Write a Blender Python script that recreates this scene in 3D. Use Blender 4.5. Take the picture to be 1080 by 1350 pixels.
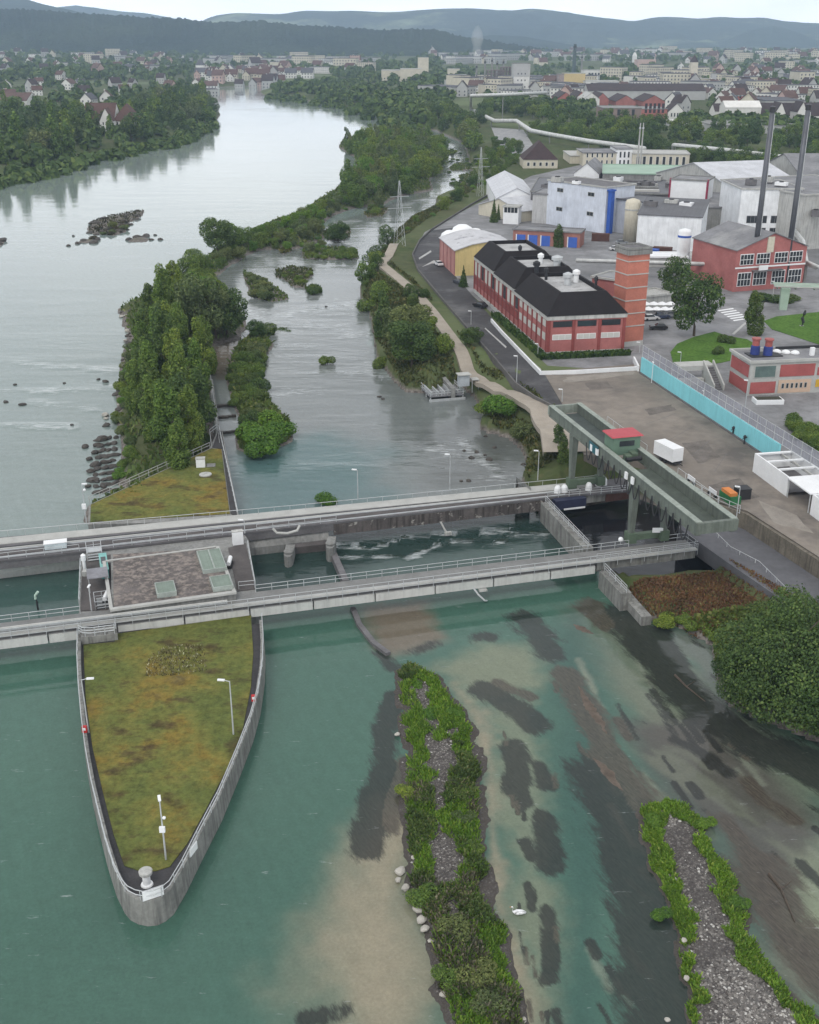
import bpy, math, random
import numpy as np
from mathutils import Vector, Matrix
R = math.radians
scn = bpy.context.scene
for o in list(bpy.data.objects): bpy.data.objects.remove(o)
COL = scn.collection

# ------------------------------------------------------------------ camera
CAMH, F, PITCH = 70.0, 1453.0, R(23.2)
cam_d = bpy.data.cameras.new('camera')
cam_d.sensor_fit = 'VERTICAL'; cam_d.sensor_height = 24.0; cam_d.lens = 24.0*F/1350.0
cam_d.clip_start = 0.5; cam_d.clip_end = 40000.0
cam = bpy.data.objects.new('camera', cam_d); COL.objects.link(cam)
cam.location = (0, 0, CAMH); cam.rotation_euler = (R(90)-PITCH, 0, 0)
scn.camera = cam

# ------------------------------------------------------------------ sky, sun, exposure
SUN_EL, SUN_AZ = R(52), R(205)          # azimuth clockwise from +Y (north)
w = bpy.data.worlds.new('World'); scn.world = w; w.use_nodes = True
wt = w.node_tree; wt.nodes.clear()
def wn(t, **k):
    n = wt.nodes.new(t)
    for a, b in k.items(): setattr(n, a, b)
    return n
sky = wn('ShaderNodeTexSky', sky_type='NISHITA', sun_disc=False, sun_elevation=SUN_EL, sun_rotation=SUN_AZ)
sky.air_density = 1.2; sky.dust_density = 2.0
tc = wn('ShaderNodeTexCoord'); mp = wn('ShaderNodeMapping'); mp.inputs['Scale'].default_value = (2.2, 2.2, 9.0)
nz = wn('ShaderNodeTexNoise'); nz.inputs['Scale'].default_value = 1.3; nz.inputs['Detail'].default_value = 6; nz.inputs['Roughness'].default_value = .55
cr = wn('ShaderNodeValToRGB')
cr.color_ramp.elements[0].position = .34; cr.color_ramp.elements[0].color = (7.2, 7.35, 7.6, 1)
cr.color_ramp.elements[1].position = .68; cr.color_ramp.elements[1].color = (9.8, 9.7, 9.5, 1)
mx = wn('ShaderNodeMix', data_type='RGBA'); mx.inputs[0].default_value = .88
bg = wn('ShaderNodeBackground'); bg.inputs['Strength'].default_value = .1
wo = wn('ShaderNodeOutputWorld')
L = wt.links.new
L(tc.outputs['Generated'], mp.inputs[0]); L(mp.outputs[0], nz.inputs['Vector']); L(nz.outputs[0], cr.inputs[0])
sz_ = wn('ShaderNodeSeparateXYZ'); L(tc.outputs['Generated'], sz_.inputs[0])
gm = wn('ShaderNodeValToRGB'); ge = gm.color_ramp.elements; ge.new(.11); ge.new(.28)      # bright overcast band above the horizon
for e_, (p_, v_) in zip(ge, ((.02, 2.3), (.11, 1.65), (.28, 1.12), (.62, .92))): e_.position = p_; e_.color = (v_, v_, v_, 1)
L(sz_.outputs[2], gm.inputs[0])
vm = wn('ShaderNodeVectorMath', operation='SCALE'); L(cr.outputs[0], vm.inputs[0]); L(gm.outputs[0], vm.inputs['Scale'])
L(sky.outputs[0], mx.inputs[6]); L(vm.outputs[0], mx.inputs[7]); L(mx.outputs[2], bg.inputs[0]); L(bg.outputs[0], wo.inputs[0])
sd_ = bpy.data.lights.new('sun', 'SUN'); sd_.energy = 1.1; sd_.angle = R(22); sd_.color = (1, .96, .9)
sun = bpy.data.objects.new('sun', sd_); COL.objects.link(sun)
sdir = Vector((math.sin(SUN_AZ)*math.cos(SUN_EL), math.cos(SUN_AZ)*math.cos(SUN_EL), math.sin(SUN_EL)))
sun.rotation_euler = sdir.to_track_quat('Z', 'Y').to_euler(); sun.location = sdir*900
scn.view_settings.view_transform = 'Standard'; scn.view_settings.look = 'None'
scn.view_settings.exposure = 0.34; scn.view_settings.gamma = 1.0
scn.cycles.max_bounces = 5; scn.cycles.diffuse_bounces = 2; scn.cycles.glossy_bounces = 3
scn.cycles.transparent_max_bounces = 8; scn.cycles.volume_bounces = 2; scn.cycles.caustics_reflective = False
scn.cycles.use_denoising = True

# ------------------------------------------------------------------ survey helpers: sight lines of the survey photo onto level ground
cP, sP = math.cos(PITCH), math.sin(PITCH)
def P(u, v, z=0.0):
    a = (u-540)/F; b = -(v-675)/F
    dy, dz = cP+b*sP, -sP+b*cP
    t = (z-CAMH)/dz
    return Vector((a*t, dy*t, z))
def HT(u, v, z0, vt):                    # height reached by an upright standing on (u, v, z0) whose top shows at row vt
    p = P(u, v, z0); b = -(vt-675)/F
    return CAMH+(-sP+b*cP)/(cP+b*sP)*p.y
def PW(pts, z=0.0): return [P(u, v, z) for u, v in pts]

# ------------------------------------------------------------------ numpy noise
def _h(ix, iy, s):
    n = (ix.astype(np.int64)*374761393+iy.astype(np.int64)*668265263+s*1442695041) & 0xffffffff
    n = ((n ^ (n >> 13))*1274126177) & 0xffffffff
    return ((n ^ (n >> 16)) & 0xffff)/65535.0
def vnoise(x, y, s=0):
    ix = np.floor(x); iy = np.floor(y); fx = x-ix; fy = y-iy
    fx = fx*fx*(3-2*fx); fy = fy*fy*(3-2*fy)
    a = _h(ix, iy, s); b = _h(ix+1, iy, s); c = _h(ix, iy+1, s); d = _h(ix+1, iy+1, s)
    return (a*(1-fx)+b*fx)*(1-fy)+(c*(1-fx)+d*fx)*fy
def fbm(x, y, s=0, o=4):
    t = 0; amp = .5; tot = 0
    for k in range(o):
        t = t+amp*vnoise(x*2**k, y*2**k, s+k*17); tot += amp; amp *= .5
    return t/tot
def sstep(a, b, x):
    t = np.clip((x-a)/(b-a), 0, 1); return t*t*(3-2*t)
def segdist(px, py, poly, closed=True):
    n = len(poly); d = np.full(px.shape, 1e18)
    for i in range(n if closed else n-1):
        ax, ay = poly[i][0], poly[i][1]; bx, by = poly[(i+1) % n][0], poly[(i+1) % n][1]
        vx, vy = bx-ax, by-ay; l2 = vx*vx+vy*vy+1e-9
        t = np.clip(((px-ax)*vx+(py-ay)*vy)/l2, 0, 1)
        d = np.minimum(d, (px-ax-t*vx)**2+(py-ay-t*vy)**2)
    return np.sqrt(d)
def inside(px, py, poly):
    c = np.zeros(px.shape, bool); n = len(poly); j = n-1
    for i in range(n):
        xi, yi = poly[i][0], poly[i][1]; xj, yj = poly[j][0], poly[j][1]
        if yi != yj:
            c ^= ((yi > py) != (yj > py)) & (px < (xj-xi)*(py-yi)/(yj-yi)+xi)
        j = i
    return c
def sdist(px, py, poly):
    d = segdist(px, py, poly); return np.where(inside(px, py, poly), d, -d)

# ------------------------------------------------------------------ materials
def lin(c):                              # sRGB 0-255 -> linear
    return tuple(((x/255/12.92) if x/255 <= .04045 else ((x/255+.055)/1.055)**2.4) for x in c)
MATS = {}
def newmat(name):
    m = bpy.data.materials.new(name); m.use_nodes = True
    nt = m.node_tree; b = nt.nodes['Principled BSDF']
    return m, nt, b
def node(nt, t, **k):
    n = nt.nodes.new(t)
    for a, b in k.items(): setattr(n, a, b)
    return n
def noise(nt, vec, scale, detail=4, rough=.55, stretch=None):
    if stretch:
        mp = node(nt, 'ShaderNodeMapping'); mp.inputs['Scale'].default_value = stretch
        nt.links.new(vec, mp.inputs[0]); vec = mp.outputs[0]
    n = node(nt, 'ShaderNodeTexNoise'); n.inputs['Scale'].default_value = scale
    n.inputs['Detail'].default_value = detail; n.inputs['Roughness'].default_value = rough
    nt.links.new(vec, n.inputs['Vector']); return n.outputs[0]
def ramp(nt, fac, stops):
    r = node(nt, 'ShaderNodeValToRGB'); e = r.color_ramp.elements
    while len(e) < len(stops): e.new(.5)
    for q, (p, c) in zip(e, stops): q.position = p; q.color = (*c[:3], 1)
    nt.links.new(fac, r.inputs[0]); return r.outputs[0]
def mixc(nt, fac, a, b, mode='MIX'):
    n = node(nt, 'ShaderNodeMix', data_type='RGBA', blend_type=mode)
    for s, v in ((0, fac), (6, a), (7, b)):
        if hasattr(v, 'default_value'): nt.links.new(v, n.inputs[s])
        elif s == 0: n.inputs[0].default_value = v
        else: n.inputs[s].default_value = (*v[:3], 1)
    return n.outputs[2]
def bump(nt, b, fac, strength, dist=.05):
    n = node(nt, 'ShaderNodeBump'); n.inputs['Strength'].default_value = strength; n.inputs['Distance'].default_value = dist
    nt.links.new(fac, n.inputs['Height']); nt.links.new(n.outputs[0], b.inputs['Normal'])
def mat(name, col, rough=.8, var=.25, scale=.6, metal=0, streak=0, dirt=None, dscale=.25, dthr=(.5, .7), bumpy=0, spec=.3):
    """weathered plain surface: two scales of tone, optional rain streaks and dirt patches"""
    if name in MATS: return MATS[name]
    m, nt, b = newmat(name)
    g = node(nt, 'ShaderNodeNewGeometry').outputs['Position']
    n1 = noise(nt, g, scale, 5, .6); n2 = noise(nt, g, scale*9, 3, .6)
    c = ramp(nt, n1, [(.3, [x*(1-var) for x in col]), (.72, [min(1, x*(1+var*.7)) for x in col])])
    f = ramp(nt, n2, [(.3, (1-var*.6,)*3), (.7, (1+var*.3,)*3)])
    c = mixc(nt, 1.0, c, f, 'MULTIPLY')
    if streak:
        s = noise(nt, g, 1.0, 4, .6, (2.2, 2.2, .18))
        sf = ramp(nt, s, [(.46, (0,)*3), (.64, (streak,)*3)])
        c = mixc(nt, sf, c, [x*.28 for x in col])
    if dirt:
        d = noise(nt, g, dscale, 6, .65); df = ramp(nt, d, [(dthr[0], (0,)*3), (dthr[1], (1,)*3)])
        c = mixc(nt, df, c, dirt)
    nt.links.new(c, b.inputs['Base Color'])
    b.inputs['Roughness'].default_value = rough; b.inputs['Metallic'].default_value = metal
    b.inputs['Specular IOR Level'].default_value = spec
    if bumpy: bump(nt, b, n2, bumpy)
    MATS[name] = m; return m
def leafmat(name, cols, trans=.25):
    if name in MATS: return MATS[name]
    m, nt, b = newmat(name)
    g = node(nt, 'ShaderNodeNewGeometry'); oi = node(nt, 'ShaderNodeObjectInfo')
    c = ramp(nt, g.outputs['Random Per Island'], [(0, cols[0]), (.45, cols[1]), (.8, cols[2]), (1, cols[3])])
    hv = ramp(nt, oi.outputs['Random'], [(0, (.72, .82, .75)), (.5, (1, 1, 1)), (1, (1.25, 1.12, .9))])
    c = mixc(nt, 1.0, c, hv, 'MULTIPLY')
    pn = noise(nt, g.outputs['Position'], .35, 2, .5)
    c = mixc(nt, 1.0, c, ramp(nt, pn, [(.3, (.75, .78, .75)), (.7, (1.2, 1.17, 1.0))]), 'MULTIPLY')
    b.inputs['Roughness'].default_value = .65; b.inputs['Specular IOR Level'].default_value = .25
    nt.links.new(c, b.inputs['Base Color'])
    t = node(nt, 'ShaderNodeBsdfTranslucent'); nt.links.new(c, t.inputs[0])
    ms = node(nt, 'ShaderNodeMixShader'); ms.inputs[0].default_value = trans
    nt.links.new(b.outputs[0], ms.inputs[1]); nt.links.new(t.outputs[0], ms.inputs[2])
    nt.links.new(ms.outputs[0], nt.nodes['Material Output'].inputs[0])
    MATS[name] = m; return m
def glassmat(name, col, rough=.08):
    if name in MATS: return MATS[name]
    m, nt, b = newmat(name); b.inputs['Base Color'].default_value = (*col, 1)
    b.inputs['Roughness'].default_value = rough; b.inputs['Specular IOR Level'].default_value = .6
    MATS[name] = m; return m
def ribmat(name, col, period=.5, axis=0, dark=.6, rough=.6, metal=0, var=.18):
    """sheet metal or board cladding: thin darker joints every `period` metres along a local axis"""
    if name in MATS: return MATS[name]
    m, nt, b = newmat(name)
    tc = node(nt, 'ShaderNodeTexCoord').outputs['Object']
    sx = node(nt, 'ShaderNodeSeparateXYZ'); nt.links.new(tc, sx.inputs[0])
    md = node(nt, 'ShaderNodeMath', operation='MULTIPLY'); md.inputs[1].default_value = 1/period
    nt.links.new(sx.outputs[axis], md.inputs[0])
    fr = node(nt, 'ShaderNodeMath', operation='FRACT'); nt.links.new(md.outputs[0], fr.inputs[0])
    g = node(nt, 'ShaderNodeNewGeometry').outputs['Position']
    n1 = noise(nt, g, .25, 5, .6); n2 = noise(nt, g, 1.0, 4, .6, (1.5, 1.5, .3))
    c = ramp(nt, n1, [(.3, [x*(1-var) for x in col]), (.7, [min(1, x*(1+var*.6)) for x in col])])
    c = mixc(nt, 1.0, c, ramp(nt, n2, [(.3, (.88,)*3), (.6, (1.02,)*3)]), 'MULTIPLY')
    rf = ramp(nt, fr.outputs[0], [(0, (dark,)*3), (.1, (1,)*3)])
    c = mixc(nt, 1.0, c, rf, 'MULTIPLY')
    nt.links.new(c, b.inputs['Base Color']); b.inputs['Roughness'].default_value = rough; b.inputs['Metallic'].default_value = metal
    b.inputs['Specular IOR Level'].default_value = .3
    MATS[name] = m; return m

# ------------------------------------------------------------------ mesh builder and object helpers
class MB:
    def __init__(s): s.v = []; s.f = []; s.m = []
    def add(s, vs, fs, m=0):
        k = len(s.v); s.v += [tuple(p) for p in vs]; s.f += [tuple(k+i for i in f) for f in fs]; s.m += [m]*len(fs); return s
    def box(s, x0, y0, z0, x1, y1, z1, m=0):
        return s.add([(x0,y0,z0),(x1,y0,z0),(x1,y1,z0),(x0,y1,z0),(x0,y0,z1),(x1,y0,z1),(x1,y1,z1),(x0,y1,z1)],
                     [(0,3,2,1),(4,5,6,7),(0,1,5,4),(1,2,6,5),(2,3,7,6),(3,0,4,7)], m)
    def cbox(s, x, y, z, lx, ly, lz, m=0): return s.box(x-lx/2, y-ly/2, z, x+lx/2, y+ly/2, z+lz, m)
    def prism(s, poly, z0, z1, m=0):
        poly = [(p[0], p[1]) for p in poly]
        a = sum(poly[i][0]*poly[(i+1) % len(poly)][1]-poly[(i+1) % len(poly)][0]*poly[i][1] for i in range(len(poly)))
        if a < 0: poly = poly[::-1]
        n = len(poly)
        return s.add([(x, y, z0) for x, y in poly]+[(x, y, z1) for x, y in poly],
                     [tuple(range(n-1, -1, -1)), tuple(range(n, 2*n))]+[(i, (i+1) % n, n+(i+1) % n, n+i) for i in range(n)], m)
    def loft(s, a, b, m=0, caps=True):      # two rings of equal length, bottom and top, counter-clockwise from above
        n = len(a); fs = [(i, (i+1) % n, n+(i+1) % n, n+i) for i in range(n)]
        if caps: fs += [tuple(range(n-1, -1, -1)), tuple(range(n, 2*n))]
        return s.add(list(a)+list(b), fs, m)
    def cyl(s, x, y, z0, z1, r0, r1=None, n=12, m=0):
        r1 = r0 if r1 is None else r1
        ring = lambda r, z: [(x+r*math.cos(2*math.pi*i/n), y+r*math.sin(2*math.pi*i/n), z) for i in range(n)]
        return s.loft(ring(r0, z0), ring(r1, z1), m)
    def lathe(s, x, y, prof, n=14, m=0):
        vs = []; fs = []
        for r, z in prof: vs += [(x+r*math.cos(2*math.pi*i/n), y+r*math.sin(2*math.pi*i/n), z) for i in range(n)]
        for k in range(len(prof)-1):
            fs += [(k*n+i, k*n+(i+1) % n, (k+1)*n+(i+1) % n, (k+1)*n+i) for i in range(n)]
        fs += [tuple(range(n-1, -1, -1)), tuple(range((len(prof)-1)*n, len(prof)*n))]
        return s.add(vs, fs, m)
    def tube(s, path, r, n=6, m=0, square=False):
        path = [Vector(p) for p in path]; rs = r if isinstance(r, (list, tuple)) else [r]*len(path)
        vs = []; fs = []; up = Vector((0, 0, 1))
        for k, p in enumerate(path):
            d = (path[min(k+1, len(path)-1)]-path[max(k-1, 0)]).normalized()
            a = d.cross(up)
            if a.length < 1e-3: a = d.cross(Vector((0, 1, 0)))
            a.normalize(); b = a.cross(d).normalized()
            for i in range(n):
                t = 2*math.pi*(i+(.5 if square else 0))/n
                vs.append(p+a*(rs[k]*math.cos(t))+b*(rs[k]*math.sin(t)))
        for k in range(len(path)-1):
            fs += [(k*n+i, (k+1)*n+i, (k+1)*n+(i+1) % n, k*n+(i+1) % n) for i in range(n)]
        fs += [tuple(range(n)), tuple(range(len(path)*n-1, (len(path)-1)*n-1, -1))]
        return s.add(vs, fs, m)
    def ball(s, c, r, n=10, k=6, sz=1, m=0):
        return s.lathe(c[0], c[1], [(max(1e-3, r*math.sin(math.pi*i/k)), c[2]-r*sz*math.cos(math.pi*i/k)) for i in range(k+1)], n, m)
    def mesh(s, name, mats):
        me = bpy.data.meshes.new(name); me.from_pydata(s.v, [], s.f)
        for q in (mats if isinstance(mats, (list, tuple)) else [mats]): me.materials.append(q)
        if any(s.m): me.polygons.foreach_set('material_index', s.m)
        me.update(); return me
    def obj(s, name, mats, parent=None, label=None, smooth=False):
        me = s.mesh(name, mats)
        if smooth: me.polygons.foreach_set('use_smooth', [True]*len(me.polygons))
        return link(name, me, parent, label)
def link(name, data, parent=None, label=None):
    o = bpy.data.objects.new(name, data); COL.objects.link(o)
    if parent is not None: o.parent = parent
    if label: o['label'] = label
    return o
def tag(o, label, cat, group=None, kind=None):
    o['label'] = label; o['category'] = cat
    if group: o['group'] = group
    if kind: o['kind'] = kind
    return o
def thing(name, label, cat, loc=(0, 0, 0), rz=0, group=None):
    o = bpy.data.objects.new(name, None); COL.objects.link(o); o.location = loc; o.rotation_euler = (0, 0, rz)
    o.empty_display_size = .5
    return tag(o, label, cat, group)
def struct(o, label=None, cat=None):
    o['kind'] = 'structure'
    if label: o['label'] = label
    if cat: o['category'] = cat
    return o
KIDS = {}
def copy_tree(root, loc=None, rz=None, scale=None, label=None, group=None):
    def kids(o):
        if o.name not in KIDS: KIDS[o.name] = [c for c in o.children]
        return KIDS[o.name]
    def rec(o, par):
        c = o.copy(); COL.objects.link(c); c.parent = par
        for ch in kids(o): rec(ch, c)
        return c
    r = rec(root, None)
    if loc is not None: r.location = loc
    if rz is not None: r.rotation_euler[2] = rz
    if scale is not None: r.scale = scale if isinstance(scale, (tuple, list)) else (scale,)*3
    if label: r['label'] = label
    if group: r['group'] = group
    return r
def fastmesh(name, verts, faces4, mats, smooth=False):
    """verts (n,3) float array, faces (m,k) int array"""
    me = bpy.data.meshes.new(name); nf, k = faces4.shape
    me.vertices.add(len(verts)); me.vertices.foreach_set('co', verts.astype(np.float32).ravel())
    me.loops.add(nf*k); me.loops.foreach_set('vertex_index', faces4.astype(np.int32).ravel())
    me.polygons.add(nf); me.polygons.foreach_set('loop_start', np.arange(0, nf*k, k, dtype=np.int32))
    try: me.polygons.foreach_set('loop_total', np.full(nf, k, dtype=np.int32))
    except Exception: pass
    for q in (mats if isinstance(mats, (list, tuple)) else [mats]): me.materials.append(q)
    if smooth: me.polygons.foreach_set('use_smooth', np.ones(nf, bool))
    me.update(calc_edges=True); return me
def gridfaces(nr, nc):
    i = np.arange(nr-1)[:, None]*nc+np.arange(nc-1)[None, :]
    return np.stack([i, i+1, i+nc+1, i+nc], -1).reshape(-1, 4)

# common materials
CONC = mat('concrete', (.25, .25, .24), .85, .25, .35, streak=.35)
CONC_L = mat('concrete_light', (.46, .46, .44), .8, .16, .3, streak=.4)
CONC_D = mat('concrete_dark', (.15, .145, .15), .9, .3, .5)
STEEL = mat('galvanised_steel', (.5, .52, .53), .5, .15, .8, metal=.2)
WHITE = mat('white_paint', (.78, .79, .80), .55, .08, .4)
ASPHALT = mat('asphalt', (.062, .06, .063), .85, .3, .12, dirt=(.15, .15, .15), dscale=.06, dthr=(.52, .75))
ASPHALT_L = mat('worn_asphalt', (.2, .2, .205), .75, .3, .1, dirt=(.3, .3, .31), dscale=.05, dthr=(.5, .7))
GLASS = glassmat('window_glass', (.03, .035, .04))
DARK = mat('dark_metal', (.03, .03, .033), .6, .2, 1)
GREEN = mat('crane_green_paint', (.15, .172, .148), .55, .2, .3, streak=.35)
BRICK = mat('red_brick', (.38, .14, .13), .85, .2, .3, dirt=(.31, .105, .097), dscale=.2, dthr=(.5, .8))
ROOF_B = mat('black_roof_felt', (.014, .011, .012), .9, .3, .4)
ROOF_G = mat('grey_roof', (.2, .2, .21), .8, .25, .15, dirt=(.3, .3, .3), dscale=.1, dthr=(.5, .7))
BARK = mat('bark', (.09, .07, .055), .9, .3, 1.5)
# ================================================================== TERRAIN AND WATER
GZ = 6.0                                  # factory ground
def W2(pts, z=0.0): return [(p.x, p.y) for p in PW(pts, z)]
MAIN = W2([(-900,420),(-400,320),(-150,264),(0,234),(75,220),(156,200),(228,186),(262,174),(280,165),(289,152),(284,141),(270,131),(262,118),(300,114.5),(348,113),(420,110),(470,109),
  (470,113),(400,117),(343,121),(348,125.5),(430,135),(480,150),(524,163),(575,172),(611,188),(616,198),(624,228),(618,246),(600,256),(576,262),(573,282),(548,292),(528,303),(512,322),(505,335),(492,352),(478,372),
  (476,392),(488,410),(493,440),(498,470),(515,495),(535,515),(572,520),(608,508),(628,525),(640,545),(632,562),(645,570),(668,575),(688,590),(697,608),(690,633),(715,682),(790,752),(855,815),(900,826),(940,850),(946,890),(962,930),(1080,978),(1300,1060),(1700,1300)])
MAIN += [(400, 60), (9000, 60), (9000, 14000), (-9000, 14000), (-9000, 260)]
STRIP = W2([(284,592),(279,530),(277,485),(268,465),(285,455),(316,448),(326,432),(322,415),(300,392),(275,375),(285,365),(318,342),(340,330),(400,328),(430,312),(424,297),(440,284),(465,275),(505,270),(530,258),(571,251),(567,236),(582,228),(588,208),(584,192),(560,178),(520,172),(475,180),(450,186),(446,194),(468,208),(470,222),(455,238),(430,258),(395,280),(345,300),(310,315),(275,335),(240,362),(205,390),(170,400),(155,408),(165,440),(158,490),(150,540),(161,575),(160,615),(152,648),(116,668),(110,690),(200,690)])
BUSHBANK = W2([(316,450),(345,435),(362,455),(350,470),(345,490),(350,520),(368,540),(387,560),(386,582),(370,590),(330,598),(312,594),(310,575),(318,560),(308,535),(300,510),(297,490),(303,470)])
ISLETS = [W2(p) for p in ([(320,358),(335,362),(352,372),(375,385),(380,395),(360,398),(335,393),(325,375)],
  [(363,356),(385,352),(412,356),(413,364),(400,372),(404,380),(385,378),(375,368),(364,366)], [(403,382),(412,376),(422,380),(425,386),(410,389)],
  [(398,330),(420,326),(470,328),(474,342),(440,343),(400,342)], [(368,330),(380,326),(384,332),(372,335)], [(428,304),(445,296),(462,302),(461,314),(440,318),(428,314)],
  [(586,200),(598,197),(600,203),(588,204)], [(592,222),(602,216),(625,218),(623,224),(596,226)], [(605,232),(625,226),(632,242),(610,244)], [(592,243),(602,240),(615,246),(605,248)],
  [(480,282),(490,272),(512,275),(505,285),(485,287)], [(115,302),(125,290),(150,284),(190,277),(188,285),(170,294),(165,306),(150,311),(120,308)], [(100,320),(118,314),(130,317),(120,321)], [(165,318),(185,310),(197,316),(190,320)], [(-8,322),(3,314),(6,320),(0,326)])]
LOW = W2([(640,650),(760,600),(850,606),(900,638),(945,662),(985,674),(1080,735),(1300,880),(1800,1400)], 6.0)+[(300, 40), (-30, 40)]
LROAD = W2([(880,668),(940,672),(985,696),(1080,757),(1260,870),(1160,880),(1030,792),(960,742),(890,692)], 3.7)
POND = W2([(722,672),(745,672),(835,656),(862,665),(900,690),(930,712),(965,745),(988,755),(835,766),(795,752)])
ISLE1 = W2([(520,885),(538,878),(556,880),(578,890),(590,905),(612,935),(630,965),(643,1020),(641,1100),(652,1180),(672,1240),(690,1310),(704,1400),(620,1400),(585,1340),(566,1275),(552,1215),(535,1160),(530,1110),(528,1030),(532,985),(522,930)])
ISLE2 = W2([(843,1068),(856,1058),(880,1056),(905,1064),(928,1082),(945,1115),(972,1165),(988,1210),(1002,1262),(1040,1310),(1090,1352),(1130,1400),(918,1400),(908,1340),(897,1290),(884,1225),(860,1150),(846,1100)])
def far_rise(x, y):
    return 14*sstep(1700, 4200, y)+10*sstep(-300, -1500, x)*sstep(700, 1500, y)
def height(x, y):
    x = np.asarray(x, float); y = np.asarray(y, float)
    n = fbm(x*.15, y*.15, 3)-.5
    s = sdist(x, y, MAIN)
    low = sstep(-.8, .8, sdist(x, y, LOW)); road = sstep(-.8, .8, sdist(x, y, LROAD))
    top = GZ*(1-low)+low*(1.9*(1-road)+3.7*road)
    wd = np.where(y > 500, 16, 9)*(1-low)+low*2.5
    h = np.where(s > 0, top*sstep(-.5, 1, (s+n*3*(1-low))/wd), np.maximum(-2.5, s*.35))+far_rise(x, y)*(s > 0)
    slope = (s > 0) & (s < wd)
    h = h+np.where(slope, n*.8, 0)
    p = sdist(x, y, POND); h = np.where(p > -1.5, np.minimum(h, np.maximum(-2.5, -p*1.2)), h)
    s = sdist(x, y, STRIP); g = np.where(s > 0, 2.2*sstep(-.5, 5, s+n*3)+n*.5, np.maximum(-2.5, s*.35)); h = np.maximum(h, g)
    s = sdist(x, y, BUSHBANK); h = np.maximum(h, np.where(s > 0, .9*sstep(-.5, 3, s)+n*.2, np.maximum(-2.5, s*.35)))
    for q in ISLETS:
        bx = [p[0] for p in q]; by = [p[1] for p in q]
        m = (x > min(bx)-12) & (x < max(bx)+12) & (y > min(by)-12) & (y < max(by)+12)
        if m.any():
            s = sdist(x[m], y[m], q); h[m] = np.maximum(h[m], np.where(s > 0, .4*sstep(-.8, 3, s)+.1+(fbm(x[m]*.4, y[m]*.4, 19)-.5)*.9*(s > 0), np.maximum(-2.5, s*.35)))
    return h
def hz(x, y): return float(height(np.array([x]), np.array([y]))[0])

# terrain: one sheet from under the camera to the horizon
m, nt, b = newmat('ground_cover')
g = node(nt, 'ShaderNodeNewGeometry'); pos = g.outputs['Position']
n1 = noise(nt, pos, .03, 6, .6); n2 = noise(nt, pos, .35, 5, .65); n3 = noise(nt, pos, .006, 4, .6)
c = ramp(nt, n2, [(.3, (.035, .05, .02)), (.5, (.06, .085, .03)), (.7, (.11, .105, .05))])
c = mixc(nt, ramp(nt, n1, [(.45, (0,)*3), (.65, (1,)*3)]), c, (.085, .09, .045))
c = mixc(nt, ramp(nt, n3, [(.5, (0,)*3), (.62, (.6,)*3)]), c, (.15, .19, .09))
sx = node(nt, 'ShaderNodeSeparateXYZ'); nt.links.new(pos, sx.inputs[0])
mr = node(nt, 'ShaderNodeMapRange'); mr.inputs[1].default_value = 1.1; mr.inputs[2].default_value = .35
nt.links.new(sx.outputs[2], mr.inputs[0])
gr = ramp(nt, noise(nt, pos, 1.3, 4, .7), [(.35, (.07, .06, .055)), (.65, (.22, .2, .18))])
c = mixc(nt, mr.outputs[0], c, gr)
nt.links.new(c, b.inputs['Base Color']); b.inputs['Roughness'].default_value = .95; b.inputs['Specular IOR Level'].default_value = .1
bump(nt, b, n2, .5, .4)
GROUND = m
ys = np.concatenate([np.arange(50, 60, 2.), np.exp(np.linspace(math.log(60), math.log(13500), 520))])
ts = np.concatenate([np.linspace(-1.6, -.52, 14)[:-1], np.linspace(-.52, .52, 520), np.linspace(.52, 1.6, 14)[1:]])
X = ts[None, :]*ys[:, None]; Y = np.repeat(ys[:, None], len(ts), 1)
Z = height(X.ravel(), Y.ravel())
me = fastmesh('terrain', np.stack([X.ravel(), Y.ravel(), Z], 1), gridfaces(len(ys), len(ts)), GROUND, True)
struct(link('terrain', me), 'grassy river banks and valley floor reaching to the hills', 'terrain')

# water ------------------------------------------------------------
ys = np.concatenate([np.arange(54, 150, .32), np.exp(np.linspace(math.log(150.3), math.log(2300), 300))])
ts = np.concatenate([np.linspace(-1.5, -.5, 20)[:-1], np.linspace(-.5, .5, 430), np.linspace(.5, .9, 12)[1:]])
X = (ts[None, :]*ys[:, None]).ravel(); Y = np.repeat(ys[:, None], len(ts), 1).ravel()
C = np.zeros((len(X), 4)); 
def setc(w, col): C[:, :3] = C[:, :3]*(1-w[:, None])+np.array(col)[None, :]*w[:, None]
def blob(poly, soft, col, amp=3., sc=.12, seed=5, k=1.0, flow=None, st=4.):
    p = W2(poly)
    bx = [q[0] for q in p]; by = [q[1] for q in p]; mg = 4*soft+2*amp
    m = (X > min(bx)-mg) & (X < max(bx)+mg) & (Y > min(by)-mg) & (Y < max(by)+mg)
    x, y = X[m], Y[m]
    if flow is not None:
        c_, s_ = math.cos(flow), math.sin(flow); a, bb = (x*c_+y*s_)/st, -x*s_+y*c_
    else: a, bb = x, y
    n = (fbm(a*sc, bb*sc, seed)-.5)*2*amp+(fbm(a*sc*5, bb*sc*5, seed+9, 3)-.5)*amp*.8
    wv = sstep(-soft, soft, sdist(x, y, p)+n)*k
    full = np.zeros(len(X)); full[m] = wv; setc(full, col)
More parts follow.
